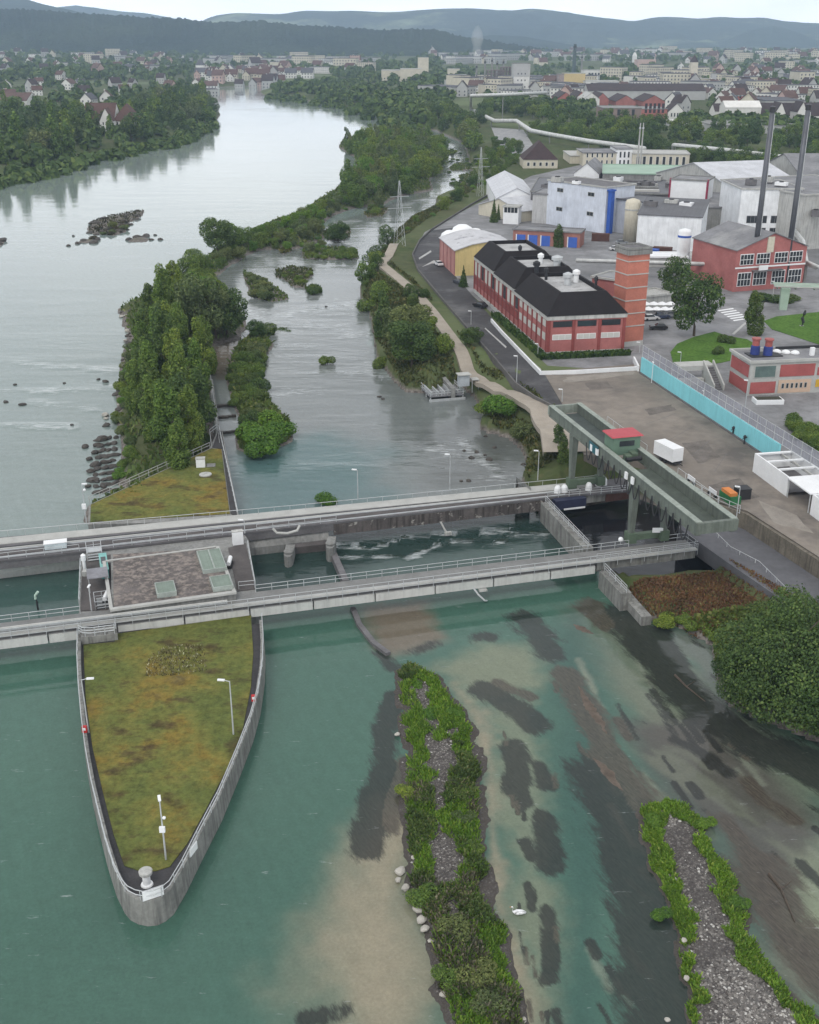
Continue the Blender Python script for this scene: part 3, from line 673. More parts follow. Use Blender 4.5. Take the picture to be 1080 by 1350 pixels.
# ---- middle pier block, triangular lawn upstream
blk = [(104,824),(104,812),(107,742),(112,725),(320,700),(328,712),(338,780),(341,792)]
q = PW(blk, 3.4); t = thing('pier_block', 'concrete middle block of the pier carrying the gravel roofed building', 'pier', (q[0].x, q[0].y, 0))
MB().prism([(p.x-q[0].x, p.y-q[0].y) for p in q], -3, 3.3).obj('block', CONC, t)
def slabpart(parent, pts, z0, z1, name, m, off):
    return MB().prism([(p.x-off.x, p.y-off.y) for p in PW(pts, z1)], z0, z1).obj(name, m, parent)
slabpart(t, [(106,805),(109,737),(146,731),(148,803)], 3.25, 3.42, 'pavement', mat('brown_paving', (.1, .09, .088), .9, .25, .5), q[0])
slabpart(t, [(313,779),(301,722),(324,716),(337,776)], 3.25, 3.42, 'pavement', mat('brown_paving', (.1, .09, .088)), q[0])
lo = lambda u, v, z: P(u, v, z)-Vector((q[0].x, q[0].y, 0))
railing(t, [lo(105,800,3.42), lo(107,745,3.42)], 1.1, 1.8, (1., .5), .05)
railing(t, [lo(337,776,3.42), lo(327,722,3.42)], 1.1, 1.8, (1., .5), .05)
railing(t, [lo(315,777,3.42), lo(336,775,3.42)], 1.1, 1.4, (1., .5), .04)
tri = [(116,690),(117,664),(276,590),(287,566),(293,566),(316,684)]
q2 = PW(tri, 2.9); t = thing('triangular_pier', 'triangular concrete pier with mossy lawn upstream of the rear bridge', 'pier', (q2[0].x, q2[0].y, 0))
MB().prism([(p.x-q2[0].x, p.y-q2[0].y) for p in q2], -3, 2.7).obj('wall', CONC, t)
MB().prism([(p.x-q2[0].x, p.y-q2[0].y) for p in PW([(119,688),(120,665),(279,591),(292,592),(303,677)], 2.8)], 2.6, 2.8).obj('lawn', MOSS, t)
MB().prism([(p.x-q2[0].x, p.y-q2[0].y) for p in PW([(304,677),(293,592),(280,590),(288,568),(292,568),(313,682)], 2.75)], 2.6, 2.75).obj('pavement', mat('dark_pavement', (.055, .053, .055)), t)
o2 = Vector((q2[0].x, q2[0].y, 0))
railing(t, [P(118,663,2.8)-o2, P(277,591,2.8)-o2], 1.1, 2.2, (1., .55), .05, CURB)
railing(t, [P(289,568,2.75)-o2, P(314,682,2.75)-o2], 1.1, 2.2, (1., .55), .05)
railing(t, [P(279,590,2.75)-o2, P(277,574,2.75)-o2, P(286,567,2.75)-o2], 1.1, 1.6, (1., .5), .05)
p = P(265, 615, 2.8); t = thing('hatch_box', 'white cabinet on the triangular lawn', 'cabinet', p, R(8))
MB().cbox(0, 0, 0, 1.5, 1.1, 1.5).obj('body', WHITE, t); MB().cbox(0, 0, 1.5, 1.65, 1.25, .1).obj('lid', CONC_L, t)
MB().cbox(1.7, .2, 0, 1.5, 1.5, .12).obj('base_slab', CONC, t)
p = P(271, 626, 2.8); tag(MB().lathe(p.x, p.y, [(1.05, 2.8), (1.05, 2.95), (.9, 2.98), (.15, 3.0)], 18).obj('manhole_cover', CONC_L), 'round concrete manhole cover on the triangular lawn', 'manhole cover')
p = P(117, 690, 2.9); t = lamp(p.x-.5, p.y+.6, 2.7, 6.3, 'tall camera mast at the left corner of the triangular lawn', (1, 0), .4, 'bridge lamp posts'); MB().cbox(0, -.2, 2.4, .6, .3, .8).obj('control_box', WHITE, t); MB().ball((.3, 0, 5.4), .22).obj('camera_dome', WHITE, t)
p = P(123, 690, 2.9)

# ---- near bridge
f = Frame(P(-60, 835.7, 4.7), P(800, 730, 4.7), 0); LX = f.loc(P(919, 715, 4.7))[0]; xe = f.loc(P(790, 735, 4.7))[0]
nb = f.thing('near_bridge', 'long grey footbridge with white girder nearest the pier nose', 'bridge')
MB().box(-6, -.1, 3.45, LX, 3.3, 3.7).obj('deck', mat('bridge_deck', (.2, .2, .195), .85, .2, .4), nb)
mb = MB(); x = -6
while x < xe:
    mb.box(x+.07, -.02, 1.85, min(x+8.2, xe)-.07, .33, 3.02); x += 8.25
mb.obj('girder', mat('girder_white', (.56, .56, .54), .75, .1, .3, streak=.18), nb)
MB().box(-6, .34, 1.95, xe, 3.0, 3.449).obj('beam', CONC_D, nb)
MB().box(-6, -.25, 3.7, LX, .35, 3.82).obj('curb', CURB, nb)
railing(nb, [(-6, -.32, 2.95), (xe, -.32, 2.95), (LX, -.32, 2.95)], 1.75, 2.05, (1., .72, .42), .04)
railing(nb, [(xe, -.15, 3.82), (LX, -.15, 3.82), (LX, 3.2, 3.7), (xe+12, 3.2, 3.7)], 1.1, 2., (1., .5), .035)
xb = f.loc(P(105, 800, 4.7))[0]; xr = f.loc(P(338, 776, 4.7))[0]; xw = f.loc(P(775, 722, 4.7))[0]
railing(nb, [(-6, 3.2, 3.7), (xb, 3.2, 3.7)], 1.05, 2.1, (1., .5), .04)
railing(nb, [(xr, 3.2, 3.7), (LX-9, 3.2, 3.7)], 1.05, 2.1, (1., .5), .04)
MB().tube([(-6, .05, 4.6), (xr-4, .05, 4.6)], .17, 8).obj('pipe', CURB, nb)
MB().tube([(-6, .5, 4.1), (xr-4, .5, 4.1)], .12, 8).obj('pipe', STEEL, nb)
MB().box(xe+.3, .2, 2.2, LX, 3.1, 3.44).obj('end_beam', WALLC, nb)
# stair landing that bulges over the pier lawn
a = f.loc(P(106, 822, 3.7)); b_ = f.loc(P(150, 816, 3.7))
t = nb
MB().box(a[0], -2.1, 2.2, b_[0]+.3, -.75, 3.1).obj('stair_landing', WALLC, t)
MB().box(a[0]+3.2, -1.9, 3.1, b_[0], -1.0, 3.35).obj('step', CONC, t)
railing(t, [(a[0]-.2, -.9, 3.1), (a[0]+.3, -1.7, 3.1), (a[0]+1.2, -2.0, 3.1), (b_[0], -2.0, 3.1), (b_[0]+.2, -.8, 3.1)], 1.2, 1.1, (1., .7, .4), .06)
# ---- rear bridge
fr = Frame(P(-60, 746.0, 3.7), P(740, 654.5, 3.7), 0)
pts = PW([(-60,746),(740,654.5),(828,647)], 3.7); bk = [P(832,628,3.7)]+[Vector((p.x, p.y, 3.7)) for p in PW([(789,626.5),(400,665),(-60,705.2)], 4.7)]
rb = fr.thing('rear_bridge', 'wide grey weir bridge with crane rails behind the gravel roofed building', 'bridge')
L2 = lambda ps: [fr.loc(p)[:2] for p in ps]
MB().prism(L2(pts+bk), 3.4, 3.7).obj('deck', mat('weir_deck', (.13, .125, .13), .85, .25, .4), rb)
def lerpline(t0, z0, z1, hw, name, m):     # a strip along the bridge between front edge (0) and back edge (1)
    fpts = [fr.loc(p) for p in PW([(-60,746),(740,654.5)], 3.7)]; bpts = [fr.loc(Vector((p.x, p.y, 3.7))) for p in PW([(-60,705.2),(789,626.5)], 4.7)]
    c0 = Vector(fpts[0]).lerp(Vector(bpts[0]), t0); c1 = Vector(fpts[1]).lerp(Vector(bpts[1]), t0)
    q = [(c0.x, c0.y-hw), (c1.x, c1.y-hw), (c1.x, c1.y+hw), (c0.x, c0.y+hw)]
    return MB().prism(q, z0, z1).obj(name, m, rb)
lerpline(.80, 3.7, 3.79, 1.15, 'walkway', CURB)
lerpline(.53, 3.69, 3.708, .30, 'cable_trench', DARK)
for tt in (.40, .10): lerpline(tt, 3.7, 3.84, .09, 'crane_rail', STEEL)
lerpline(.47, 3.7, 3.8, .16, 'cable_duct', CURB)
lerpline(.26, 3.7, 3.76, .5, 'cover_plates', mat('brown_paving', (.1, .09, .088)))
x0_ = fr.loc(P(440, 688, 3.7))[0]; x1_ = fr.loc(P(728, 657, 3.7))[0]; xl = fr.loc(P(-60,746,3.7))[0]
MB().box(x0_, .05, 1.6, x1_, .6, 3.39).obj('weir_beam', mat('stained_weir_beam', (.12, .105, .1), .9, .3, .4, streak=.8, dirt=(.4, .38, .35), dscale=.9, dthr=(.58, .68)), rb)
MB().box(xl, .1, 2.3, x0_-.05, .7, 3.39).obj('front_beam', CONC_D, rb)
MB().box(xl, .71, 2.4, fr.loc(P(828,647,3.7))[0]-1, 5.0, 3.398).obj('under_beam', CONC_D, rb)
xm = fr.loc(P(322, 705, 3.7))[0]; xk = fr.loc(P(440, 690, 3.7))[0]
railing(rb, [(xl, .15, 3.7), (fr.loc(P(105, 730, 3.7))[0], .15, 3.7)], 1.05, 2.4, (1., .5), .04)
railing(rb, [(fr.loc(P(150, 724, 3.7))[0], .15, 3.7), (xm-3, .15, 3.7)], 1.05, 2.4, (1., .5), .04)
railing(rb, [(xm+2, .15, 3.7), (xk+.5, .15, 3.7)], 1.05, 2.4, (1., .5), .04)
bl = [fr.loc(Vector((p.x, p.y, 3.7))) for p in PW([(-60,705.2),(400,665),(789,626.5)], 4.7)]
railing(rb, bl, 1.0, 2.4, (1.,), .03, rr=.045)
e0, e1 = fr.loc(P(722, 657, 3.7)), fr.loc(P(827, 648, 3.7))
railing(rb, [e0, e1, fr.loc(P(829, 640, 3.7))], 1.1, 1.8, (1., .66, .33), .04)
slabq = [P(745,662,2.6), P(795,657,2.6)]
# apron left of the building, ledges right of it
def sheet(parent_name, label, cat, tp, bt, m, kind=None):
    A = [P(*p) for p in tp]; B = [P(*p) for p in bt]; o_ = A[0].copy(); o_.z = 0
    low = [Vector((p.x, p.y, -3)) for p in B]; lowA = [Vector((p.x, p.y, -3)) for p in A]
    mb = MB(); n = len(A); vs = A+B+low+lowA; fs = []
    for k in range(3): fs += [(k*n+i+1, k*n+i, (k+1)*n+i, (k+1)*n+i+1) for i in range(n-1)]
    fs += [(0, 3*n, 2*n, n), (n-1, 2*n-1, 3*n-1, 4*n-1)]
    mb.add([v-o_ for v in vs], fs); ob = mb.obj(parent_name, m); ob.location = o_; return tag(ob, label, cat)
sheet('spillway_apron', 'sloping pale concrete apron under the rear bridge at the far left', 'apron', [(-60,752,2.2),(107,735,2.2)], [(-60,770,0),(107,750,0)], mat('girder_white', (.56, .56, .54)))
sheet('gate_sill', 'stepped grey gate sill under the rear bridge right of the building', 'sill', [(326,707,2.6),(432,696,2.6)], [(330,723,1.2),(434,711,1.2)], CONC)
sheet('sill_beam', 'narrow brown beam joining the two small gate piers', 'beam', [(386,717,1.5),(432,712,1.5)], [(386,722,1.1),(434,717,1.1)], mat('brown_paving', (.1, .09, .088)))
for u, v, zt, lab in ((381, 727, 1.7, 'small round nosed gate pier with a pale tip in the weir pool'), (436, 716, 2.2, 'small round nosed gate pier where the thin dividing wall starts')):
    p = P(u, v, zt); t = thing('gate_pier', lab, 'pier', (p.x, p.y, 0), 0, 'gate piers')
    MB().prism([(-.65, -.9), (-.45, -1.6), (0, -1.9), (.45, -1.6), (.65, -.9), (.65, 2.4), (-.65, 2.4)], -3, zt).obj('shaft', CONC, t)
    MB().lathe(0, -.4, [(.7, zt), (.75, zt+.25), (.6, zt+.4)], 14).obj('cap', CONC, t)
def wall(name, label, pts, z0, z1, wd, m, cat='wall', rail=None, cap=None):
    o_ = P(*pts[0], z1); o_ = Vector((o_.x, o_.y, 0)); c_ = [P(u, v, z1)-Vector((o_.x, o_.y, 0)) for u, v in pts]
    t = thing(name, label, cat, o_)
    l, r_ = [], []
    for i, p in enumerate(c_):
        d = (c_[min(i+1, len(c_)-1)]-c_[max(i-1, 0)]); d.z = 0; d.normalize(); nn = Vector((-d.y, d.x, 0))*wd/2
        l.append(p+nn); r_.append(p-nn)
    MB().prism(l+r_[::-1], z0, z1).obj('wall_body', m, t)
    if cap: 
        MB().prism([p+(p-q_)*.15 for p, q_ in zip(l, r_)]+[p+(p-q_)*.15 for p, q_ in zip(r_, l)][::-1], z1+.002, z1+.16).obj('coping', cap, t)
    if rail: railing(t, [Vector((p.x, p.y, z1)) for p in c_], rail, 1.9, (1., .66, .33), .04)
    return t
wall('dividing_wall', 'white concrete dividing wall with railing between weir pool and dark basin', [(719,662),(776,722)], -2, 3.2, 1.5, WALLC, rail=1.1)
wall('thin_wall', 'thin low concrete wall running from the gate pier to the near bridge', [(437,722),(456,765)], -2, 1.0, .9, CONC_D)
wall('wing_wall', 'sloping concrete wing wall descending from the near bridge to the red brown bank', [(797,752),(826,782)], -2, 2.6, 1.5, WALLC, rail=1.1)
wall('low_wing_wall', 'lower end of the concrete wing wall beside the red brown bank', [(826,783),(853,813)], -2, 1.3, 1.4, WALLC)
wall('guide_wall', 'dark broken guide wall sticking out of the water below the near bridge', [(465,800),(474,822),(492,845),(512,860)], -1, .45, .7, CONC_D)
p = P(636, 780, 1.6); t = thing('gauge_arm', 'small steel staff gauge hanging from the near bridge over the water', 'gauge', (p.x, p.y, 0), f.rz)
MB().tube([(-1.2, .8, 2.2), (-.6, -.2, 1.3), (.2, -.6, .5), (.6, -.3, .3)], .12, 6).obj('arm', STEEL, t); MB().cbox(.2, .4, 1.5, 1.1, .6, .25).obj('bracket', CONC_L, t)
p = P(583, 696, 1.5); t = thing('bracket_arm', 'small white bracket hanging below the stained weir beam', 'bracket', (p.x, p.y, 0), fr.rz)
MB().tube([(0, .8, 2.2), (.5, 0, 1.0), (.9, -.3, .4)], .14, 6).obj('arm', CONC_L, t); MB().cbox(.9, -.2, .3, 1.0, .5, .5).obj('float_box', CONC_L, t)
# abutment wedge at the right end of the rear bridge's upstream side
sheet('abutment_wedge', 'small concrete wedge wall at the river end of the rear bridge lawn', 'wall', [(681,629,4.3),(700,643,4.3)], [(681,640,2.5),(697,645,3.6)], CONC)

# ---- gravel roofed building in the middle of the dam
A_, B_ = P(147, 803, 5.0), P(310.5, 780, 5.0); f2 = Frame(A_, B_, 3.3); back = f2.loc(P(296, 719, 5.0)); dep = back[1]; bk0 = f2.loc(P(146, 729, 5.0))
gb = f2.thing('gate_house', 'low building with brown gravel roof between the two bridges', 'building')
prof = [(0, 0), (f2.L, 0), (f2.L*.985, dep), (bk0[0], bk0[1])]
MB().prism(prof, 0, 1.45).obj('wall', CONC, gb)
MB().prism([(.3, .35), (f2.L-.3, .35), (f2.L*.985-.3, dep-.3), (bk0[0]+.3, bk0[1]-.3)], 1.4, 1.6).obj('roof', GRAVELROOF, gb)
mb = MB(); mb.box(-.15, -.25, 1.45, f2.L+.1, .35, 1.75); mb.box(-.25, .351, 1.45, .2, min(bk0[1], dep), 1.7); mb.box(f2.L-.35, .351, 1.45, f2.L+.1, dep, 1.72); mb.box(.2, dep-.15, 1.45, f2.L-.36, dep+.2, 1.7)
mb.obj('parapet', CURB, gb)
HATCH = ribmat('hatch_green', (.20, .25, .21), .6, 0, .75)
def hatch(c4, hh, bars):
    q = [f2.loc(P(u, v, 5.0+hh)) for u, v in c4]; x0, x1 = min(p[0] for p in q), max(p[0] for p in q); y0, y1 = min(p[1] for p in q), max(p[1] for p in q)
    h_ = MB().box(x0, y0, 1.6, x1, y1, 1.6+hh).obj('hatch', HATCH, gb)
    mb = MB()
    if bars: mb.box((x0+x1)/2-.1, y0, 1.6+hh, (x0+x1)/2+.1, y1, 1.7+hh)
    for k in (0, 1): mb.box(x0-.12, (y0-.12, y1)[k], 1.6, x1+.12, (y0, y1+.12)[k], 1.68+hh)
    for k in (0, 1): mb.box((x0-.12, x1)[k], y0, 1.6, (x0, x1+.12)[k], y1, 1.68+hh)
    mb.obj('frame', mat('hatch_frame', (.33, .37, .34), .6), h_)
hatch([(262,726),(289,723),(293.5,746),(268.5,751)], .5, True); hatch([(280,760),(301,757),(304,770),(282,774)], .6, False); hatch([(207,768),(228,765.5),(229,779),(208,781)], .6, False)
# small equipment in the yards beside it
def boxthing(name, label, cat, u, v, z, lx, ly, lz, m, rz=0, lid=None, group=None):
    p = P(u, v, z); t = thing(name, label, cat, p, rz, group)
    MB().cbox(0, 0, 0, lx, ly, lz).obj('body', m, t)
    if lid: MB().cbox(0, 0, lz+.002, lx*1.06, ly*1.06, .09).obj('lid', lid, t)
    return t
TEALP = mat('teal_paint', (.12, .36, .34), .5, .15)
t = boxthing('teal_locker', 'long narrow teal locker standing beside the gate house', 'locker', 138, 752, 3.42, 1.0, 5.2, 1.3, TEALP, f2.rz, mat('teal_roof', (.2, .45, .42), .5))
MB().cbox(0, .3, 1.395, .62, 2.2, .05).obj('window', GLASS, t)
t = thing('stair_canopy', 'flat grey canopy over a stair beside the gate house', 'canopy', P(131, 776, 3.42), f2.rz)
MB().cbox(0, .3, 2.1, 2.7, 3.0, .12).obj('roof', mat('canopy_grey', (.22, .22, .24), .6), t)
for sx_ in (-1.2, 1.2):
    for sy_ in (-1.0, 1.6): MB().cyl(sx_, sy_, 0, 2.1, .05, .05, 6).obj('leg', STEEL, t)
t = thing('stair_cage', 'steel cage around a dark stair opening beside the gate house', 'stair cage', P(134, 797, 3.42), f2.rz)
MB().cbox(.3, 0, 0, 1.9, 2.6, .06).obj('opening', DARK, t)
for k in range(4): MB().cbox(.3, -1.1+.7*k, .062, 1.7, .12, .1+.1*k).obj('step', STEEL, t)
railing(t, [(-.8, -1.4, 0), (-.8, 1.4, 0), (1.4, 1.4, 0), (1.4, -1.4, 0), (-.8, -1.4, 0)], 1.2, 1.2, (1., .5), .045)
t = boxthing('switch_cabinet', 'white switch cabinet at the back of the walkway right of the gate house', 'cabinet', 314, 717, 3.42, 1.5, .8, 2.0, WHITE, f2.rz, CONC_L)
p = P(112, 752, 3.42); t = thing('hoist_motor', 'pale hoist motor on a stand at the left edge of the dam yard', 'hoist', p)
MB().lathe(0, 0, [(.3, 0), (.22, .3), (.22, 1.5), (.34, 1.55), (.34, 2.3), (.12, 2.5)], 12).obj('housing', WHITE, t); MB().cbox(.6, -1.4, 0, .9, .9, .7).obj('gearbox', CONC_L, t)
for u, v, lab in ((305, 746, 'white hoist motor on the walkway right of the gate house'), (143, 792, 'white pump motor at the front left corner of the gate house')):
    p = P(u, v, 3.42); t = thing('hoist_motor', lab, 'hoist', p)
    MB().tube([(-.2, -.9, .7), (-.2, .9, .9)], .3, 10).obj('housing', WHITE, t); MB().cbox(-.2, 0, 0, .7, 1.8, .4).obj('frame', DARK, t)
p = P(121, 806, 3.7); t = lamp(p.x, p.y, 3.7, 3.4, 'short lamp post with a white head on the near bridge by the stair', (0, 1), .15, 'bridge lamp posts'); 
p = P(50, 802, .2); t = thing('float_gauge', 'white curved float gauge standing in the left pool', 'gauge', (p.x, p.y, 0))
MB().tube([(0, 0, -1), (0, 0, 1.2), (-.1, 0, 2.0), (.3, 0, 2.6)], .13, 8).obj('stem', DARK, t); MB().tube([(-.12, 0, 1.6), (-.1, 0, 2.1), (.35, 0, 2.7)], .17, 8).obj('head', mat('pale_green', (.55, .7, .6), .5), t)
boxthing('switch_box', 'pale blue box standing between the crane rails at the far left', 'box', 74, 722, 3.7, 3.0, 1.3, .9, mat('pale_blue_paint', (.55, .63, .66), .5), fr.rz, WHITE)
t = thing('stair_platform', 'small steel stair platform linking the rear bridge with the dam yard', 'stair', P(125, 733, 3.42), f2.rz)
MB().cbox(0, 0, .9, 2.0, 1.4, .1).obj('platform', STEEL, t)
for k in range(3): MB().cbox(0, -.9-.35*k, .65-.25*k, 1.8, .3, .06).obj('step', STEEL, t)
railing(t, [(-1, -1.7, .1), (-1, .7, .9), (1, .7, .9), (1, -1.7, .1)], 1.1, 1.2, (1., .5), .05)
t = thing('bent_pipe', 'curved pipe bracket on the rear bridge above the gate sill', 'pipe', P(378, 702, 3.7), fr.rz)
MB().tube([(-2.0, 0, .9), (-1.5, -.4, .3), (0, -.6, .1), (1.5, -.4, .3), (2.0, 0, .9)], .2, 8).obj('pipe', CURB, t)
for u, v, vt, lab in ((472, 657, 620, 'thin lamp post on the rear bridge just left of midway'), (593, 646, 600, 'thin lamp post on the rear bridge before the lawn'), (709, 633, 595, 'lamp post at the lawn end of the rear bridge'), (323, 703, 688, 'short post on the rear bridge behind the white switch cabinet')):
    p = P(u, v, 3.75); lamp(p.x, p.y, 3.75, max(2., HT(u, v, 3.75, vt)-3.75), lab, (-1, .2), .5, 'bridge lamp posts', .06)

# ---- gantry crane
zt = 14.66
cf = Frame(P(922, 688, zt), P(727, 534, zt), 0); cw = 4.9
sgn = 1 if cf.loc(P(763, 531, zt))[1] > 0 else -1
cr_ = cf.thing('gantry_crane', 'green gantry crane spanning the dark basin between the two bridges', 'crane')
G2 = mat('crane_green_light', (.28, .315, .275), .55, .18, .3, streak=.3)
yo = sgn*cw
for yy in (0, yo):
    g_ = MB().box(0, yy-.25, zt-1.75, cf.L, yy+.25, zt-.12).obj('girder', GREEN, cr_)
    MB().box(-.1, yy-.42, zt-.118, cf.L+.1, yy+.42, zt).obj('flange', G2, g_)
    MB().box(0, yy-.38, zt-1.9, cf.L, yy+.38, zt-1.752).obj('flange', GREEN, g_)
y0, y1 = min(0, yo)+.43, max(0, yo)-.43
MB().box(-.35, y0-.9, zt-1.6, .25, y1+.9, zt-.13).obj('end_tie', GREEN, cr_)
MB().box(cf.L-.2, y0-.9, zt-1.6, cf.L+.2, y1+.9, zt-.13).obj('end_tie', G2, cr_)
MB().box(1, y0+.1, zt-1.5, 22, y1-.1, zt-1.42).obj('floor_plate', mat('crane_floor_green', (.075, .09, .075), .8), cr_)
MB().box(30, y0+.1, zt-1.5, cf.L-1, y1-.1, zt-1.42).obj('floor_plate', mat('crane_floor', (.07, .085, .08), .8), cr_)
def leg(u, v, zb, yl):
    p = cf.loc(P(u, v, zb)); x, y = p[0], yl
    mb = MB(); mb.loft([(x-.35, y-.35, zb+.9), (x+.35, y-.35, zb+.9), (x+.35, y+.35, zb+.9), (x-.35, y+.35, zb+.9)], [(x-.75, y-.5, zt-1.9), (x+.75, y-.5, zt-1.9), (x+.75, y+.5, zt-1.9), (x-.75, y+.5, zt-1.9)])
    l_ = mb.obj('leg', GREEN, cr_); MB().cbox(x, y, zb-.2, 1.5, 1.3, 1.5).obj('bogie', mat('crane_green_dark', (.10, .14, .095), .6, .2), l_); return x
xa = leg(756, 640, 4.2, 0); leg(797, 636, 4.2, yo); xn = leg(834, 712, 4.2, 0); leg(880, 708, 4.2, yo)
for xx in (xa, xn): MB().box(xx-.4, min(0, yo)+.66, 4.3, xx+.4, max(0, yo)-.66, 5.2).obj('sill_beam', mat('crane_green_dark', (.10, .14, .095)), cr_)
# trolley with its red roofed cabin
q = [cf.loc(P(u, v, 16.6)) for u, v in ((793,569),(836,563.5),(850.5,574),(807,579))]
x0, x1 = min(p[0] for p in q), max(p[0] for p in q); y0_, y1_ = min(p[1] for p in q), max(p[1] for p in q)
ca = thing('crane_cabin', 'green trolley cabin with red roof riding on the gantry crane', 'cabin', cf.A+cf.d*(x0+x1)/2+cf.n*(y0_+y1_)/2, cf.rz)
lx, ly = (x1-x0)*.86, (y1_-y0_)*.86
MB().cbox(0, 0, zt+.02-.9, lx*.9, ly*.9, 2.8).obj('body', mat('cabin_green', (.12, .19, .14), .5, .15), ca)
MB().loft([(-lx*.53, -ly*.53, zt+1.93), (lx*.53, -ly*.53, zt+1.93), (lx*.53, ly*.53, zt+1.93), (-lx*.53, ly*.53, zt+1.93)], [(-lx*.5, -ly*.5, zt+2.1), (lx*.5, -ly*.5, zt+2.1), (lx*.5, ly*.5, zt+2.1), (-lx*.5, ly*.5, zt+2.1)]).obj('roof', mat('red_roof', (.42, .07, .085), .6, .1), ca)
MB().cbox(-lx*.45-.05, 0, zt+.5, .04, ly*.5, .8).obj('window', GLASS, ca)
for k in range(2): MB().cbox(-lx*.6-.6-.9*k, (-.6, .7)[k], zt-1.0, 1.3, .9, .9).obj('winch', mat('crane_green_dark', (.10, .14, .095)), ca)
MB().tube([(-lx*.5-2.4, -1.2, zt-.6), (-lx*.5-2.4, 1.2, zt-.6)], .32, 10).obj('drum', DARK, ca)
MB().cyl(-lx*.5-1.6, 0, zt-8.5, zt-1, .03, .03, 5).obj('cable', DARK, ca)
# festoon cable hanging along the river side girder, on white trolleys
ys_ = -sgn*.62; mb = MB(); xs_ = np.linspace(1.5, xa-6, 17)
for i in range(len(xs_)-1):
    pp = []
    for k in range(9):
        s_ = k/8; pp.append((xs_[i]+(xs_[i+1]-xs_[i])*s_, ys_, zt-1.0-2.5*(1-(2*s_-1)**2)))
    mb.tube(pp, .085, 5)
mb.obj('festoon_cable', DARK, cr_)
for x in list(xs_[8:10])+list(xs_[14:16]): MB().box(x-.35, ys_-.12, zt-1.6, x+.35, ys_+.12, zt-.6).obj('cable_trolley', WHITE, cr_)
sx_ = cf.loc(P(788, 592, 13.5))[0]; MB().box(sx_-1.6, ys_-.06, zt-1.7, sx_+1.6, ys_+.06, zt-.3).obj('sign_panel', mat('teal_sign', (.02, .12, .15), .4), cr_)
railing(cr_, [(5, yo+sgn*.5, zt-.0), (16, yo+sgn*.5, zt-.0)], .8, 2.2, (1.,), .03)
railing(cr_, [(cf.L-24, yo+sgn*.5, zt-.0), (cf.L-10, yo+sgn*.5, zt-.0)], .8, 2.2, (1.,), .03)
# blue tarpaulin box below the platform, white bollards on it
t = boxthing('tarpaulin_box', 'dark blue covered box hung below the crane platform of the rear bridge', 'box', 750, 668, 2.0, 5.2, 1.6, 1.5, mat('dark_blue_tarp', (.03, .035, .07), .5), fr.rz); MB().cbox(.6, -.85, -.12, 3.6, .12, .25).obj('rim', WHITE, t)
boxthing('relief_slab', 'pale stained concrete counterweight below the crane platform', 'block', 784, 660, 2.0, 3.6, 1.2, 1.3, WALLC, fr.rz)
boxthing('relief_slab', 'dark red brown block at the right end below the crane platform', 'block', 812, 658, 2.0, 4.0, 1.2, 1.3, mat('rust', (.1, .05, .04), .9), fr.rz)
for k, (u, v, lab) in enumerate(((735, 650, 'white cone post at the river end of the crane rail'), (744, 649, 'white drum beside the first crane leg'), (776, 646, 'white drum between the two rear crane legs'), (789, 640, 'white round tank at the foot of the inner rear crane leg'), (796, 639, 'second white round tank behind the inner rear crane leg'))):
    p = P(u, v, 3.7); t = thing('white_drum', lab, 'drum', p, 0, 'white drums on the rear bridge')
    MB().lathe(0, 0, [(.55, 0), (.5, .9), (.3, 1.25), (.05, 1.3)], 12).obj('body', WHITE, t)
p = P(818, 718, 3.7); t = thing('white_drum', 'white ball on a post on the near bridge beside the crane leg', 'drum', p); MB().cyl(0, 0, 0, .5, .06, .06, 6).obj('post', STEEL, t); MB().ball((0, 0, .8), .38, 12, 8).obj('ball', WHITE, t)
boxthing('sign_box', 'small white sign board on the crane sill beam over the near bridge', 'sign', 867, 702, 5.2, 1.5, .15, .7, WHITE, cf.rz+R(75))
# ================================================================== FACTORY, ROADS, YARD
def sheetpoly(name, pts, z, m, label, cat='ground', kind=None, h=.0):
    q = [(p.x, p.y) for p in PW(pts, z)]
    o = MB().prism(q, z-.5, z+h).obj(name, m); o['label'] = label; o['category'] = cat
    if kind: o['kind'] = kind
    return o
sheetpoly('factory_ground', [(546,332),(560,306),(622,272),(700,232),(780,214),(960,222),(1300,240),(1500,560),(1120,640),(1030,604),(845,490),(722,482),(640,405),(604,372)], GZ+.02, ASPHALT_L, 'worn grey asphalt between the factory buildings', 'pavement', 'structure')
sheetpoly('riverside_road', [(742,534),(726,534),(704,522),(680,505),(655,475),(614,429),(580,390),(551,355),(544,335),(552,318),(566,304),(600,300),(584,330),(590,352),(620,386),(670,444),(716,490)], GZ+.05, ASPHALT, 'dark asphalt road along the long red brick building', 'road', 'structure')
YARD = mat('yard_concrete', (.235, .205, .175), .8, .3, .045, dirt=(.11, .098, .088), dscale=.09, dthr=(.48, .66))
yp = PW([(716,490),(845,480),(845,492),(1000,596),(1120,660),(1300,800),(1080,735),(985,674),(945,662),(900,638),(850,606),(770,600),(742,534)], GZ)
o = MB().prism([(p.x, p.y) for p in yp], GZ-4, GZ+.08).obj('factory_yard', YARD); struct(o, 'stained concrete yard behind the gantry crane', 'yard')
for k, (a, c_) in enumerate((((735,545),(780,530)),)): pass
o = MB().prism([(p.x, p.y) for p in PW(((905,668),(940,676),(985,698),(1080,758),(1240,860),(1160,872),(1030,790),(960,742),(895,696)), 3.8)], 1.5, 3.8).obj('lower_road', mat('lower_road_asphalt', (.12, .12, .13), .8, .2, .12)); struct(o, 'grey service road below the yard wall', 'road')
wall('retaining_wall', 'mossy retaining wall between the yard and the lower road', [(900,640),(945,664),(985,677),(1080,738),(1250,850)], 2, GZ+.25, .5, mat('mossy_wall', (.17, .15, .12), .95, .3, .4, streak=.5))
